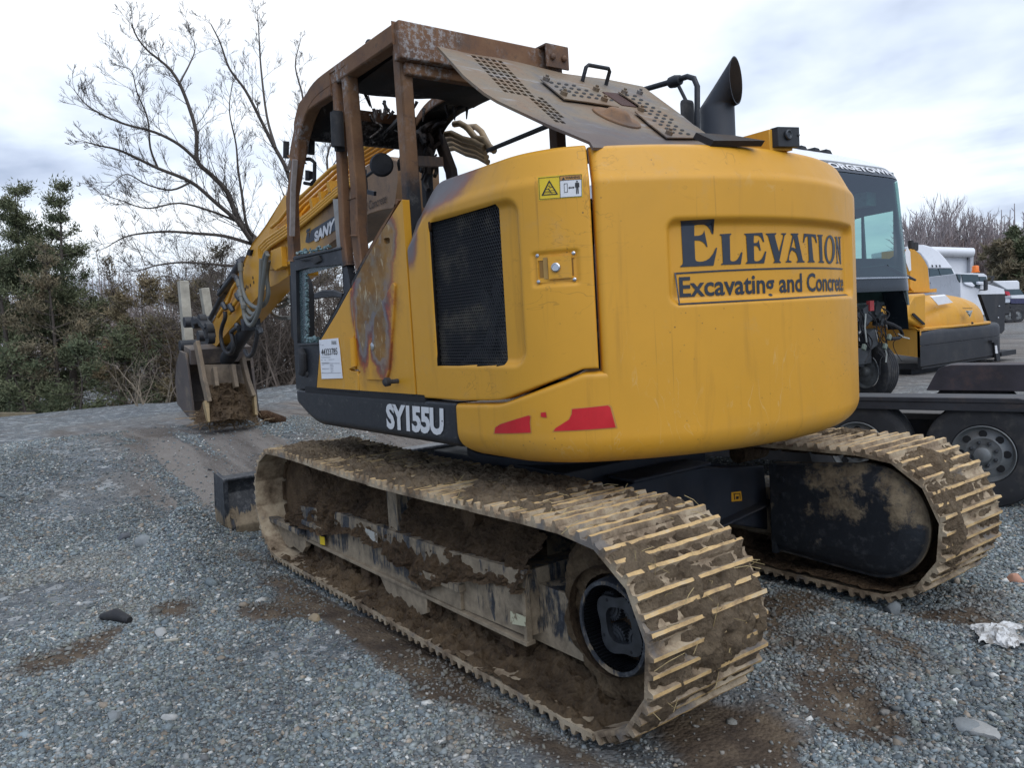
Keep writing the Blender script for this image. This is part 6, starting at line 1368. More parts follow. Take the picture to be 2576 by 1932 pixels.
# ---- white vehicles further out
def vehicle(name, label, cat, cr, x, y, D, group=None):
    p = dep(cr, x, y, D); return thing(name, label, cat, (p[0], p[1], gz1(p[0], p[1])), group)
D = 36.; T1 = vehicle('semi_truck', 'white sleeper cab lorry with snow on the hood, behind the yellow machine', 'truck', 'i', 950, 1500, D)
mb = MB(); front(mb, 'i', [(590, 640), (690, 642), (780, 668), (860, 715), (930, 790), (990, 870), (1025, 910), (1035, 925), (745, 922), (720, 850), (640, 750), (590, 720)], D, 4.5); mb.build('roof_fairing', MAT['vwhite'], T1, 40, .25)
mb = MB(); front(mb, 'i', [(745, 922), (1035, 924), (1070, 985), (1112, 1100), (760, 1200), (755, 1100)], D+.1, 4.4); mb.build('cab', MAT['vwhite'], T1, 40, .08)
mb = MB(); front(mb, 'i', [(750, 930), (850, 932), (890, 1050), (762, 1050)], D-.02, .1); front(mb, 'i', [(858, 930), (1015, 928), (1085, 1080), (1050, 1100), (900, 1052)], D-.02, .1); mb.build('windscreen', MAT['vglass'], T1, 40)
mb = MB(); front(mb, 'i', [(765, 1050), (1110, 1100), (1260, 1135), (1350, 1190), (1360, 1500), (900, 1500), (800, 1300)], D-1.2, 1.5); mb.build('bonnet', MAT['vwhite'], T1, 40, .2)
mb = MB(); front(mb, 'i', [(765, 1048), (890, 1052), (940, 1025), (1060, 1048), (1100, 1100), (1000, 1105), (900, 1080), (800, 1085)], D-.6, .6); front(mb, 'i', [(880, 1110), (1200, 1130), (1300, 1180), (1100, 1200), (900, 1190)], D-1.3, .6); mb.build('snow_patch', MAT['snow'], T1, 40, .08)
mb = MB(); front(mb, 'i', [(765, 1090), (840, 1100), (842, 1112), (765, 1105)], D-1.4, .1); mb.build('mirror_arm', MAT['vblack'], T1, 40, .03); mb = MB(); front(mb, 'i', [(845, 1100), (900, 1105), (898, 1140), (850, 1135)], D-1.5, .2); mb.build('mirror', MAT['vblack'], T1, 40, .03)
mb = MB(); front(mb, 'i', [(842, 1140), (880, 1142), (905, 1210), (835, 1210)], D-1.45, .1); mb.build('door_stripe', mat_plain('blue_stripe', (.03, .10, .34), .4), T1, None)
for x0 in (780, 828, 870): mb = MB(); front(mb, 'i', [(x0, 882), (x0+10, 882), (x0+16, 908), (x0+8, 908)], D-.05, .1); mb.build('marker_light', MAT['vblack'], T1, None)
D = 46.; T2 = vehicle('box_truck', 'white box van body standing behind the sleeper cab lorry', 'box truck', 'i', 1150, 1400, D)
mb = MB(); front(mb, 'i', [(800, 668), (1235, 690), (1250, 985), (1240, 1300), (880, 1300)], D, 7); mb.build('box', MAT['vwhite'], T2, 40, .05)
mb = MB(); a, b = dep('i', 760, 720, D-.3), dep('i', 1262, 735, D-.3); mb.tube([a, b], .27, 20); mb.build('wind_deflector', MAT['vwhite'], T2, 60)
mb = MB(); front(mb, 'i', [(1240, 700), (1278, 700), (1272, 985), (1236, 985)], D-.35, .5); front(mb, 'i', [(1200, 800), (1235, 800), (1235, 825), (1205, 822)], D-.1, .05, 1); mb.build('corner_post', [mat_plain('grey_trim', (.40, .40, .42), .5), MAT['vblack']], T2, 40)
D = 32.; T3 = vehicle('utility_truck', 'white work truck with orange beacon on its roof', 'truck', 'i', 1380, 1500, D)
mb = MB(); front(mb, 'i', [(1085, 985), (1260, 980), (1400, 985), (1435, 1010), (1445, 1110), (1640, 1170), (1650, 1215), (1650, 1480), (1120, 1480), (1115, 1100)], D, 2.2); mb.build('cab', MAT['vwhite'], T3, 40, .08)
mb = MB(); front(mb, 'i', [(1135, 992), (1330, 1000), (1350, 1100), (1355, 1165), (1290, 1140), (1150, 1090)], D-.05, .1); front(mb, 'i', [(1345, 1020), (1425, 1022), (1450, 1110), (1420, 1120), (1350, 1080)], D-.05, .1); front(mb, 'i', [(1078, 990), (1125, 992), (1120, 1090), (1100, 1060)], D-.05, .1); mb.build('windscreen', MAT['vglass'], T3, 40)
mb = MB(); front(mb, 'i', [(1160, 1090), (1260, 1090), (1300, 1130), (1270, 1150), (1180, 1120)], D-.1, .1); front(mb, 'i', [(1330, 1080), (1420, 1085), (1415, 1120), (1335, 1118)], D-.2, .2); mb.build('snow_patch', MAT['snow'], T3, 40, .03)
c = dep('i', 1298, 948, D+.4); mb = MB(); mb.lathe((c[0], c[1], c[2]-.08), (0, 0, 1), [(.16, 0), (.16, .04), (.13, .05), (.13, .24), (.09, .28), (0, .28)], 14); mb.build('beacon', mat_plain('beacon_orange', (.85, .20, .02), .3, var=.1), T3, 50)
mb = MB(); front(mb, 'i', [(1420, 1060), (1445, 1055), (1447, 1180), (1420, 1190)], D-.5, .15); mb.bar(dep('i', 1430, 1180, D-.4), dep('i', 1350, 1180, D), .04, .04); mb.build('mirror', MAT['vblack'], T3, 40); mb = MB(); front(mb, 'i', [(1445, 1012), (1530, 1015), (1500, 1100), (1490, 1100), (1505, 1030), (1450, 1025)], D+.6, .1); mb.build('mirror', MAT['vblack'], T3, 40)
mb = MB(); front(mb, 'i', [(1570, 1250), (1710, 1290), (1710, 1480), (1570, 1480)], D-.3, 1.6); mb.build('grille', MAT['vblack'], T3, 40, .05)
mb = MB(); front(mb, 'i', [(1655, 1285), (1710, 1290), (1710, 1330), (1655, 1335)], D-.4, .1); mb.build('headlight', MAT['chrome'], T3, 40)
D = 48.; T4 = vehicle('pickup_truck', 'white and dark blue pickup at the right edge of the lot', 'pickup', 'i', 1800, 1495, D)
mb = MB(); front(mb, 'i', [(1505, 1075), (1800, 1068), (1822, 1080), (1830, 1175), (1660, 1180)], D+1.5, 2.0); mb.build('canopy', MAT['vwhite'], T4, 40, .1)
mb = MB(); front(mb, 'i', [(1640, 1180), (1830, 1172), (1880, 1240), (1730, 1250), (1690, 1230)], D, 1.5); mb.build('windscreen', MAT['vglass'], T4, 40)
mb = MB(); front(mb, 'i', [(1725, 1245), (1900, 1238), (1960, 1270), (1960, 1285), (1725, 1285)], D-.6, 2); mb.build('bonnet', MAT['vwhite'], T4, 40, .05)
mb = MB(); front(mb, 'i', [(1650, 1195), (1700, 1200), (1715, 1250), (1660, 1235)], D-.2, .3); mb.build('tail_light', mat_plain('lamp_red', (.45, .02, .04), .3), T4, 40)
mb = MB(); front(mb, 'i', [(1700, 1285), (1960, 1285), (1960, 1345), (1715, 1345)], D-.6, 3, 0); front(mb, 'i', [(1700, 1345), (1960, 1345), (1960, 1440), (1715, 1430)], D-.55, 3, 1); mb.build('body', [mat_plain('dark_blue', (.035, .035, .09), .3), MAT['vblack']], T4, 40, .05)
c = dep('i', 1793, 1435, D-.7); wheel(T4, (c[0], c[1], .42), (-fw[0], -fw[1], 0), .44, .25, .24)
c = dep('i', 1690, 1450, D-.7); wheel(T4, (c[0], c[1], .42), (-fw[0], -fw[1], 0), .44, .25, .24)
D = 75.; T5 = vehicle('warehouse', 'pale low shed with a rusty red roof edge at the far right', 'building', 'i', 1900, 1180, D)
mb = MB(); front(mb, 'i', [(1820, 1065), (2100, 1060), (2100, 1300), (1820, 1300)], D, 8); mb.build('wall', mat_plain('pale_wall', (.50, .50, .48), .8), T5, 40)
mb = MB(); front(mb, 'i', [(1722, 1030), (2100, 1015), (2100, 1062), (1724, 1064)], D-.2, 8); mb.build('roof', mat_plain('rusty_roof', (.34, .17, .12), .7), T5, 40)
g = random.Random(9)
for k, (x0, x1, y0, y1) in enumerate([(845, 1150, 345, 440), (530, 615, 385, 450), (1380, 1465, 312, 350)]):
    D = 23.5; p = dep('p', (x0+x1)/2, y1, D); R_ = thing('wreck', ['red wreck with a white patch seen through the cedar trunks', 'small red scrap left of the cedar trunk', 'small red scrap right of the red wreck'][k], 'scrap vehicle', tuple(p))
    mb = MB(); front(mb, 'p', [(x0, y0+20), (x0+(x1-x0)*.3, y0), (x1-20, y0+5), (x1, y1-25), (x0+(x1-x0)*.5, y1), (x0+10, y1-5)], D, .8, 0); mb.build('body', mat_plain('wreck_red_%d' % k, (.50, .035, .04), .5, var=.3, scale=1.5), R_, 40, .05)
    if k == 0: mb = MB(); front(mb, 'p', [(985, 342), (1050, 340), (1045, 368), (990, 370)], D-.1, .1); front(mb, 'p', [(1050, 350), (1150, 348), (1150, 362), (1060, 365)], D-.1, .1); mb.build('window', MAT['vwhite'], R_, 40)

# ================================================================== TREES
def grow(mb, r, p, d, L, rad_, lev, maxlev, up=.12, spread=.75, ns=None):
    """tapered crooked limb with forking side twigs"""
    n = max(3, int(L/.25)) if lev < 2 else 4
    pts = [np.array(p, float)]; d = np.array(d, float); d /= np.linalg.norm(d); kids = []
    for i in range(n):
        d = d+np.array([r.gauss(0, .16), r.gauss(0, .16), r.gauss(0, .13)+up*.35]); d /= np.linalg.norm(d)
        pts.append(pts[-1]+d*L/n); kids.append((pts[-1], d.copy(), (i+1)/n))
    rr = [max(rad_*(1-.75*i/n), .003) for i in range(n+1)]
    mb.tube(pts, rr, 6 if lev == 0 else (5 if lev == 1 else 3), cap=False)
    if lev < maxlev:
        m = ns[lev] if ns else 5
        for k in range(m):
            q, dd, f = kids[min(n-1, int(n*(.22+.78*(k+r.random())/m)))]
            a = Vector(dd).orthogonal().normalized(); a.rotate(Matrix.Rotation(r.random()*6.28, 3, Vector(dd)))
            nd = np.array(Vector(dd)*math.cos(spread*(.6+.6*r.random()))+a*math.sin(spread*(.6+.6*r.random())))
            grow(mb, r, q, nd+np.array([0, 0, up]), L*(.38+.28*r.random())*(1.15-.5*f), rad_*(.50-.15*f), lev+1, maxlev, up, spread, ns)
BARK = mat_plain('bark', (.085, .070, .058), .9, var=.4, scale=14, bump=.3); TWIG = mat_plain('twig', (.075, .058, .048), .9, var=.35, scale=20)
GREYB = mat_plain('far_twigs', (.36, .31, .30), .9, var=.25, scale=3)  # paler than the near twigs: distance haze put into the colour
# big bare tree, its main limbs traced
XT = 15.
BT = thing('bare_tree', 'large leafless spreading tree standing behind the boom', 'tree', tuple(on('h', 1010, 1330, 0, XT)))
r = random.Random(21); mb = MB(); tw = MB()
trunk = [(1010, 1420), (1000, 1250), (1000, 1100), (985, 1000), (968, 905)]
LIMBS = [([(968, 905), (955, 915), (900, 840), (820, 770), (725, 690), (600, 638), (500, 590), (440, 565), (380, 552), (325, 538)], .085, -1.2),
 ([(968, 905), (930, 870), (890, 800), (860, 725), (800, 662), (748, 608), (745, 505), (715, 400), (680, 315), (645, 262), (600, 222), (560, 190), (520, 140), (500, 90)], .10, .4),
 ([(748, 608), (680, 548), (590, 502), (480, 472), (400, 440), (330, 398), (285, 345)], .055, -.6),
 ([(985, 1000), (1060, 900), (1110, 760), (1090, 650), (1035, 545), (985, 445), (930, 340), (870, 258), (835, 160), (800, 90)], .10, 1.0),
 ([(1045, 560), (1012, 440), (990, 260), (982, 130), (975, 40)], .05, 1.4), ([(968, 905), (935, 850), (918, 740), (903, 640), (895, 545), (870, 420), (880, 320)], .055, -.8),
 ([(955, 925), (850, 895), (740, 885), (640, 878), (540, 885), (470, 900), (400, 940)], .06, -1.6), ([(985, 1010), (880, 1008), (780, 1000), (690, 995), (600, 1005), (530, 1025), (480, 1032)], .05, -2.0),
 ([(1090, 650), (1130, 520), (1150, 380), (1120, 250), (1140, 150)], .06, 1.6), ([(1000, 1100), (1100, 1000), (1200, 900), (1260, 760), (1240, 600), (1290, 480), (1340, 380)], .08, .6), ([(1110, 760), (1200, 700), (1280, 600), (1300, 500)], .04, 1.8),
 ([(725, 690), (650, 720), (560, 700), (480, 660), (420, 700)], .035, -1.5), ([(600, 640), (570, 560), (560, 450), (520, 350), (500, 270), (460, 250)], .035, -.8), ([(680, 315), (720, 240), (740, 180), (720, 120)], .03, .8), ([(900, 840), (800, 800), (680, 770), (560, 790), (460, 760), (400, 740)], .04, -1.8)]
P = [np.array(on('h', x, y, 0, XT)) for x, y in trunk]; mb.tube(spl(P, 4), [.15-.05*i/(4*(len(P)-1)+.01) for i in range(4*(len(P)-1)+1)], 9)
for pts, r0, dx in LIMBS:
    P = [np.array(on('h', x, y, 0, XT+dx*(i/(len(pts)-1)))) for i, (x, y) in enumerate(pts)]; S_ = spl(P, 4); n = len(S_); r0 *= .74
    mb.tube(S_, [max(r0*(1-.85*i/n), .007) for i in range(n)], 7)
    for i in range(4, n):
        if r.random() < .97:
            d = S_[min(i+1, n-1)]-S_[i-1]; d /= (np.linalg.norm(d)+1e-9); a = Vector(d).orthogonal().normalized(); a.rotate(Matrix.Rotation(r.random()*6.28, 3, Vector(d)))
            grow(tw, r, S_[i], d*.7+np.array(a)*.8+np.array([0, 0, .35]), (.40+.70*r.random())*(1-.60*i/n), max(r0*.22*(1-.7*i/n), .0055), 1, 3, .18, .7, [6, 6, 5])
    grow(tw, r, S_[-1], S_[-1]-S_[-2], .18, .007, 1, 3, .15, .7, [5, 5, 4])
mb.build('trunk', BARK, BT, 60); tw.build('crown', TWIG, BT, None)
# cedars: trunk, boughs, sprays of small needles
def needle_mat(name, a, b, c):
    t = NT(name); ob = t.obj(); n = t.noise(.9, 4, .6, ob); n2 = t.noise(9, 3, .6, ob)
    t.fin(t.mix(t.math('MULTIPLY', t.step(n2, .45, .7), .5), t.ramp(n, [(.35, a), (.55, b), (.7, c)]), c), .85, Specular_IOR_Level=.2); return t.m
CEDG = needle_mat('cedar_green', (.085, .108, .062), (.125, .140, .076), (.175, .165, .095)); CEDB = needle_mat('cedar_bronze', (.14, .13, .088), (.19, .16, .10), (.25, .19, .115)); BRUSH = needle_mat('olive_brush', (.15, .135, .08), (.22, .175, .10), (.28, .21, .12))
def leaf_cloud(r, branches, per, size, jitter):
    V = []
    for a, b, k in branches:
        n = max(1, int(per*k)); f = r.random(n)**.8; c = a+(b-a)*f[:, None]+r.normal(0, jitter, (n, 3))*(.35+.65*f[:, None])
        d = (b-a)/(np.linalg.norm(b-a)+1e-9)+r.normal(0, .7, (n, 3))+np.array([0, 0, .35]); d /= np.linalg.norm(d, axis=1)[:, None]
        w = np.cross(d, r.normal(0, 1, (n, 3))); w /= np.linalg.norm(w, axis=1)[:, None]; L = size*r.uniform(.5, 1.5, (n, 1))
        V.append(np.stack([c-w*L*.16, c+w*L*.16, c+d*L], 1))
    V = np.concatenate(V).reshape(-1, 3); return V, np.arange(len(V)).reshape(-1, 3)
def cedar(name, label, base, H, R, seed, mat, per=60, open_=.0, cone=1.0, group='evergreens along the bank', size=.10):
    r = random.Random(seed); rn = np.random.default_rng(seed); base = np.array(base, float); T_ = thing(name, label, 'tree', tuple(base), group)
    mb = MB(); top = base+np.array([r.gauss(0, .15), r.gauss(0, .15), H]); mid = (base+top)/2+np.array([r.gauss(0, .1), r.gauss(0, .1), 0]); tr = spl([base-np.array((0, 0, .3)), mid, top], 8); mb.tube(tr, [max(.09*H/5*(1-i/len(tr)), .008) for i in range(len(tr))], 7)
    br = []
    for k in range(int(46*H/5)):
        f = open_+(1-open_)*r.random()**.9; p = tr[min(len(tr)-1, int(f*len(tr)))]; a = r.random()*6.283; prof = min(1., (1-f)*2.1)**cone*.95*(.55+.45*(1-f))+.10; L = R*prof*(.55+.65*r.random())
        e = p+np.array([math.cos(a)*L, math.sin(a)*L, L*(.45*r.random()-.05)+.15]); m_ = (p+e)/2+np.array([0, 0, -.05*L]); mb.tube([p, m_, e], [.018, .012, .005], 4, cap=False); br.append((p+(m_-p)*.5, e, L))
        for q in range(4): s0 = p+(e-p)*(.35+.6*r.random()); e2 = s0+np.array([r.gauss(0, .28), r.gauss(0, .28), r.gauss(.12, .2)])*L*.55; br.append((s0, e2, L*.6))
    br.append((tr[-3], top+np.array([0, 0, .15]), .5)); mb.build('trunk', BARK, T_, 60)
    V, F = leaf_cloud(rn, br, int(per*(1.9 if size < .3 else 1)), size*(.8 if size < .3 else 1), .10); fast('crown', V, F, mat, T_); return T_
hb = lambda x, y, X: np.array(on('h', x, y, 0, X))
def cedar_at(name, label, tx_, ty_, by, wpx, X, seed, mat, **kw):
    top = hb(tx_, ty_, X); z0 = gz1(X, top[1]); H = top[2]-z0; R = wpx*.6632/FPX*(X-CAM[0])*1.02; return cedar(name, label, (X, top[1], z0), H, R, seed, mat, **kw)
cedar_at('cedar_tree', 'tall bluish cedar with ragged top at the left edge of the picture', 60, 738, 0, 230, 19.5, 31, CEDG, per=150, cone=.8)
cedar_at('cedar_tree', 'broad dense cedar filling the gap between the two pointed tops', 140, 880, 0, 210, 20.3, 45, CEDG, per=150, cone=.55)
cedar_at('cedar_tree', 'pointed cedar with a bare lower trunk, second from the left', 238, 722, 0, 165, 18.5, 32, CEDG, per=85, open_=.36, cone=.8)
cedar_at('cedar_tree', 'low spreading bronze cedar in front of the pointed cedar', 150, 960, 0, 190, 17.6, 33, CEDB, per=50)
cedar_at('cedar_tree', 'bronze cedar leaning right of the pointed cedar', 400, 1010, 0, 120, 21, 34, CEDB, per=42)
cedar_at('cedar_tree', 'dark green cedar cut off by the left picture edge', -70, 860, 0, 200, 18, 35, CEDG, per=60)
cedar_at('cedar_bush', 'low dark cedar bush at the gravel edge by the timber', 90, 1330, 0, 150, 15.2, 36, CEDG, per=80, cone=.5, size=.11)
cedar_at('cedar_bush', 'low green cedar bush beside the bent metal strip', 260, 1310, 0, 130, 15.0, 37, CEDG, per=80, cone=.5, size=.11)
cedar_at('cedar_bush', 'rounded green bush left of the olive brush', 440, 1270, 0, 150, 15.6, 38, CEDG, per=60, cone=.45, size=.11)
cedar_at('brush_bush', 'tall olive brown brush left of the wooden posts', 560, 1090, 0, 200, 16.2, 39, BRUSH, per=120, cone=.4, size=.12)
cedar_at('brush_bush', 'olive brown brush behind the wooden posts', 700, 1120, 0, 170, 17.2, 40, BRUSH, per=110, cone=.4, size=.12)
cedar_at('brush_bush', 'dull green vine mass under the bare tree', 850, 960, 0, 190, 18.2, 41, needle_mat('vine_green', (.11, .105, .07), (.15, .13, .085), (.19, .155, .10)), per=50, cone=.35, size=.11)
cedar_at('brush_bush', 'brown brush seen through the cab door window', 1200, 1020, 0, 200, 18.6, 42, needle_mat('vine_brown', (.13, .11, .08), (.18, .15, .105), (.23, .185, .13)), per=60, cone=.35, size=.11)
cedar_at('brush_bush', 'brown brush between the bucket and the cab', 1020, 1080, 0, 170, 18.9, 43, needle_mat('vine_brown2', (.12, .10, .07), (.17, .14, .095), (.215, .175, .12)), per=60, cone=.35, size=.11)
# leafless thicket behind the bucket
def thicket(label, xs, y_top, X, seed, n, mat):
    r = random.Random(seed); p0_ = hb(sum(xs)/2, 1400, X); T_ = thing('thicket', label, 'shrub', (X, p0_[1], gz1(X, p0_[1])), 'leafless shrubs behind the bucket'); mb = MB()
    for i in range(n):
        x = xs[0]+(xs[1]-xs[0])*r.random(); q = hb(x, 1400, X+r.gauss(0, .7)); q[2] = gz1(q[0], q[1])-.1; t_ = hb(x+r.gauss(0, 60), y_top+abs(r.gauss(0, 110)), X); L = max(.6, t_[2]-q[2]); grow(mb, r, q, np.array([r.gauss(0, .25), r.gauss(0, .35), 1.]), L, .012+.02*r.random(), 1, 3, .02, .9, [5, 5, 3])
    mb.build('stems', mat, T_, None)
VINE = mat_plain('vine_stems', (.12, .094, .075), .9, var=.4, scale=12)
thicket('tangle of brown stems between the stick and the cab', (880, 1150), 960, 14.6, 51, 80, VINE)
thicket('tangle of brown stems seen through the cab door window', (1080, 1380), 930, 15.2, 52, 80, VINE)
thicket('dry stems rising beside the bucket', (600, 900), 1150, 14.8, 53, 44, VINE)
thicket('grey dry stalks on the bank left of the bucket', (480, 640), 1350, 13.9, 54, 14, mat_plain('dry_stalk', (.22, .18, .13), .9))
thicket('grey brown saplings filling the gap between the posts and the boom', (540, 1000), 900, 20.5, 55, 90, mat_plain('grey_sapling', (.20, .165, .14), .9, var=.3, scale=8))
cedar_at('brush_bush', 'hazy brown brush behind the saplings', 780, 1010, 0, 230, 22.5, 44, needle_mat('haze_brown', (.16, .135, .105), (.21, .175, .135), (.26, .21, .16)), per=60, cone=.3, size=.11)
# far woods
def wood_mass(name, boxes, seed, mat, n, thick):
    r = random.Random(seed); mb = MB()
    for i in range(n):
        x, y, h = boxes(r); z = gz1(x, y); d = np.array([r.gauss(0, .04), r.gauss(0, .04), 1.])
        top = np.array([x, y, z])+d*h; mb.tube([(x, y, z-.5), (np.array([x, y, z])+top)/2+np.array([r.gauss(0, .15), r.gauss(0, .15), 0]), top], [thick*1.6, thick, thick*.3], 4, cap=False)
        for k in range(14):
            f = .25+.73*r.random(); p = np.array([x, y, z])+(top-np.array([x, y, z]))*f; L = h*.26*(1.15-f)*(.5+r.random()); a = r.random()*6.28; e = p+np.array([math.cos(a)*L*.8, math.sin(a)*L*.8, L*.8]); mb.tube([p, e], [thick*.40, thick*.12], 3, cap=False)
            for q in range(3): s0 = p+(e-p)*(.3+.6*r.random()); mb.tube([s0, s0+np.array([r.gauss(0, .4), r.gauss(0, .4), .3+.3*r.random()])*L*.5], [thick*.2, thick*.08], 3, cap=False)
    o = mb.build(name, mat, None, None); o['kind'] = 'stuff'; return o
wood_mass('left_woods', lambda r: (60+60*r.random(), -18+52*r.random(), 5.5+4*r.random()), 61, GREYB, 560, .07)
wood_mass('near_woods', lambda r: (28+16*r.random(), -12+22*r.random(), 3.2+2.2*r.random()), 62, mat_plain('mid_twigs', (.30, .25, .22), .9, var=.3, scale=3), 150, .045)  # lightened twig colour stands in for haze
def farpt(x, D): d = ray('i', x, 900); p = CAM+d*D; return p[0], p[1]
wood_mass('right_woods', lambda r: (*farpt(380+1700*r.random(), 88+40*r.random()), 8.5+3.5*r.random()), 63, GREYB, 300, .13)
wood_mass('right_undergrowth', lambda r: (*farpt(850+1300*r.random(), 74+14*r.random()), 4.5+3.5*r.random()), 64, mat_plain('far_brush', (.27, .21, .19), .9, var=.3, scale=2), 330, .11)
def far_tree(label, x, ytop, D, seed, H=None):
    r = random.Random(seed); px_, py_ = farpt(x, D); z = gz1(px_, py_); top = dep('i', x, ytop, D)[2]; H = top-z
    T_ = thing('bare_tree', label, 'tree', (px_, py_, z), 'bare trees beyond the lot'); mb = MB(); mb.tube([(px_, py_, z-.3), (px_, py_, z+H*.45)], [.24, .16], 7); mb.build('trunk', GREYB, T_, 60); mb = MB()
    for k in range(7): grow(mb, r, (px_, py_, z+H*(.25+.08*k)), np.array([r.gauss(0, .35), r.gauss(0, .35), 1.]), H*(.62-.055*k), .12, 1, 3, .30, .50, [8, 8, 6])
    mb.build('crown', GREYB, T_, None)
for i, (lb, x, yt, D) in enumerate([('tallest bare tree above the white lorry', 880, 190, 82), ('bare tree just right of the motorhome', 560, 370, 80), ('bare tree left of the tallest one, above the lorry roof', 690, 340, 84), ('twin topped bare tree above the box truck', 1190, 330, 86), ('bare tree with drooping right limbs above the orange beacon', 1330, 350, 84), ('thin bare tree right of the tallest one', 960, 330, 88), ('low bare tree near the right hand pine', 1500, 440, 84)]): far_tree(lb, x, yt, D, 200+i)
def far_green(name, label, x, yt, D, R, seed, mat, cone): px_, py_ = farpt(x, D); z = gz1(px_, py_); return cedar(name, label, (px_, py_, z), dep('i', x, yt, D)[2]-z, R, seed, mat, per=26, cone=cone, group='evergreens beyond the lot', size=.42)
far_green('pine_tree', 'dark pine poking above the brush near the right edge', 1765, 480, 72, 2.3, 71, CEDG, 1.1)
far_green('pine_tree', 'broad green evergreen low beside the right hand pine', 1640, 640, 70, 2.6, 72, CEDB, .6); far_green('pine_tree', 'green evergreen at the right picture edge', 1900, 600, 70, 2.8, 73, CEDG, .6)
far_green('pine_tree', 'dull evergreen clump behind the box truck', 1040, 500, 92, 3.0, 74, CEDB, .6)

# ================================================================== SMALL THINGS ON THE GROUND
WOODG = mat_plain('weathered_wood', (.40, .37, .30), .85, var=.3, scale=5, bump=.3, dirt=(.2, .17, .12))
def post(label, pts, X, w):
    a, b = on('l', *pts[0], 0, X), on('l', *pts[1], 0, X); d = b-a; z = gz1(X, a[1]); foot = a+(d)*((z-.05-a[2])/(d[2])); T_ = MB(); ww = np.linalg.norm(on('l', pts[0][0]-w, pts[0][1], 0, X)-on('l', pts[0][0]+w, pts[0][1], 0, X)); T_.bar(foot, a, ww, ww*.8, (0, 1, 0)); o = T_.build('wooden_post', WOODG, None, 40, .01); tag(o, label, 'post', 'wooden posts behind the bucket')
post('wider weathered wooden post behind the bucket, left of the other', [(75, 252), (130, 880)], 9.2, 54); post('narrower weathered wooden post close behind the bucket link', [(275, 320), (320, 600)], 9.5, 48)
def rock(name, label, cat, c, s, seed, mat, rot=0., flat=1., mesh=3):
    bm = bmesh.new(); bmesh.ops.create_icosphere(bm, subdivisions=mesh, radius=1); V = np.array([v.co[:] for v in bm.verts]); F = [[v.index for v in f.verts] for f in bm.faces]; bm.free()
    rg_ = np.random.default_rng(seed); N_ = rg_.normal(0, 1, (9, 3)); N_ /= np.linalg.norm(N_, axis=1)[:, None]; h = rg_.uniform(.55, .85, 9)
    for n_, k in zip(N_, h): d = V@n_; V = V-np.maximum(d-k, 0)[:, None]*n_*.9
    V = V*(1+.12*(fbm(V*2.2+seed, 4, seed)[:, None]-.5))*np.array(s); cs, sn = math.cos(rot), math.sin(rot); V = np.stack([V[:, 0]*cs-V[:, 1]*sn, V[:, 0]*sn+V[:, 1]*cs, V[:, 2]], -1)
    z = gz1(c[0], c[1]); mb = MB(); mb.add(V+np.array([c[0], c[1], z+s[2]*.35]), F); return tag(mb.build(name, mat, None, 30), label, cat)
STN = mat_plain('grey_rock', (.20, .215, .215), .8, var=.3, scale=12, bump=.2); STP = mat_plain('pale_rock', (.36, .36, .34), .8, var=.25, scale=14, bump=.2); STD = mat_plain('dark_slab', (.085, .09, .10), .7, var=.3, scale=9)
G = lambda cr, x, y, z=.0: on(cr, x, y, 2, z)
rock('stone_slab', 'dark flat slab on the gravel left of the dozer blade', 'stone', G('v', 985, 1005), (.12, .05, .035), 1, STD, -.4); rock('rock', 'grey angular rock nearer than the dark slab', 'stone', G('v', 1150, 1108), (.085, .06, .06), 2, STN, .3)
rock('stone_slab', 'pale flat slab leaning at bottom right of the gravel', 'stone', G('x', 1885, 985), (.055, .045, .025), 3, STN, .2); rock('stone_slab', 'larger pale flat slab next to the leaning one', 'stone', G('x', 1965, 1005), (.075, .05, .022), 4, STP, -.5)
rock('rock', 'small pale rounded rock near the left gravel lane', 'stone', G('v', 558, 935), (.045, .04, .03), 5, STP); rock('rock', 'tan stone beside the near track front', 'stone', G('w', 1755, 375), (.045, .035, .03), 6, mat_plain('tan_rock', (.30, .23, .14), .8), .4)
rock('rock', 'grey stone on the mud patch left of the track', 'stone', G('w', 900, 452), (.045, .035, .03), 7, STP); rock('rock', 'blue grey stone in the near gravel', 'stone', G('w', 640, 888), (.05, .03, .022), 8, STN, .2); rock('rock', 'pale angular stone near the bottom of the gravel', 'stone', G('w', 945, 915), (.035, .028, .025), 9, STP, .9); rock('rock', 'pink brick fragment at the right edge', 'stone', G('x', 2165, 145), (.045, .04, .035), 10, mat_plain('brick_pink', (.5, .26, .17), .8)); rock('rock', 'rounded stone behind the far track', 'stone', G('x', 1465, 290), (.05, .045, .06), 11, STN)
mb = MB(); c = G('w', 650, 372); mb.tube([c+np.array((-.10, -.05, .03)), c+np.array((0, 0, .05)), c+np.array((.09, .06, .03))], [.02, .035, .018], 8); tag(mb.build('rubber_scrap', MAT['rubber'], None, 50), 'black rubber scrap lying on the gravel', 'scrap')
mb = MB(); mb.tube([G('w', 915, 472, .02), G('w', 995, 462, .025)], .009, 6); tag(mb.build('wood_stick', WOODG, None, 50), 'short pale stick lying on the mud patch', 'stick')
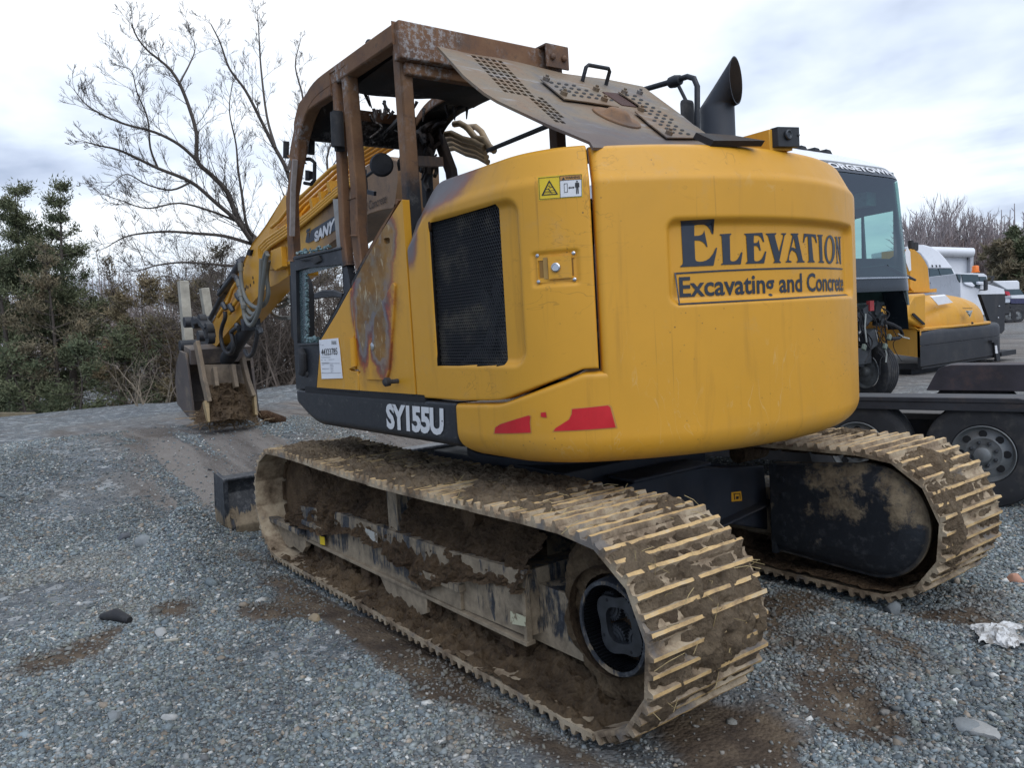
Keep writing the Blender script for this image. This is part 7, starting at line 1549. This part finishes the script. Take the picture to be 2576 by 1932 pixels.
# crumpled plastic sheet
n = 26; U, V_ = np.meshgrid(np.linspace(-1, 1, n), np.linspace(-1, 1, n), indexing='ij'); c = G('x', 2070, 470); Pn = np.stack([U*2.1+7, V_*2.1, U*0], -1)
hh = fbm(Pn, 4, 91); h2 = np.abs(fbm(Pn*1.7+5, 3, 92)-.5); X_ = c[0]+U*.06+V_*.065+(fbm(Pn+9, 3, 94)-.5)*.10; Y_ = c[1]-U*.105+V_*.045+(fbm(Pn+19, 3, 95)-.5)*.10; Z_ = gz(X_, Y_)+.008+np.maximum(0, hh-.30)*.11*(1-.6*np.maximum(np.abs(U), np.abs(V_)))+h2*.07
ii = np.arange(n*n).reshape(n, n); t = NT('plastic_sheet'); t.fin(t.mix(t.step(t.noise(18, 6, .7), .48, .62), (.62, .62, .60), (.26, .24, .21)), .35); tag(fast('plastic_sheet', np.stack([X_, Y_, Z_], -1).reshape(-1, 3), np.stack([ii[:-1, :-1], ii[1:, :-1], ii[1:, 1:], ii[:-1, 1:]], -1).reshape(-1, 4), t.m, None, 25), 'crumpled pale plastic sheet on the gravel behind the far track', 'litter')
mb = MB(); a, b = on('p', -60, 1195, 0, 14.2), on('p', 430, 1195, 0, 14.2); mb.bar(a, b, .14, .17); tag(mb.build('timber_beam', mat_plain('timber', (.20, .165, .105), .85, var=.3, scale=6, bump=.3), None, 40, .01), 'weathered timber beam lying at the left gravel edge', 'beam')
mb = MB(); P = [on('p', x, y, 0, 13.2) for x, y in [(520, 1243), (700, 1218), (850, 1190), (960, 1140)]]; mb.tube(P, .022, 6); mb.prism([[tuple(on('p', x, y, 0, 13.2)) for x, y in [(965, 1145), (1040, 1110), (1070, 1165), (1020, 1172)]]], (.2, 0, 0)); tag(mb.build('metal_strip', mat_plain('pale_metal', (.55, .55, .54), .5, var=.25, scale=5), None, 40), 'bent pale metal strip lying along the gravel edge', 'scrap metal')
mb = MB(); P = [on('l', x, y, 0, 6.7) for x, y in [(800, 1530), (870, 1545), (950, 1570), (1040, 1595)]]; mb.tube([p+np.array((0, 0, .02)) for p in P], [.05, .075, .07, .06], 10); tag(mb.build('root_log', mat_mud('root_bark', (.19, .11, .06), (.07, .04, .025), 12), None, 60), 'short muddy root log lying right of the bucket', 'log')
mb = MB(); g3 = random.Random(77); bc = on('l', 480, 1560, 0, 6.5)
for i in range(170):
    x, y = g3.gauss(480, 150), g3.gauss(1565, 35); c = on('l', x, y, 0, 6.45+.15*g3.random()); d = np.array([g3.gauss(0, .08), g3.gauss(0, .11), g3.gauss(.01, .04)]); mb.tube([c-d, c+np.array([g3.gauss(0, .03), 0, .03]), c+d], .004+.004*g3.random(), 3, cap=False)
o = mb.build('dry_grass', mat_plain('roots', (.26, .18, .10), .9, var=.45, scale=20), None, None); tag(o, kind='stuff')
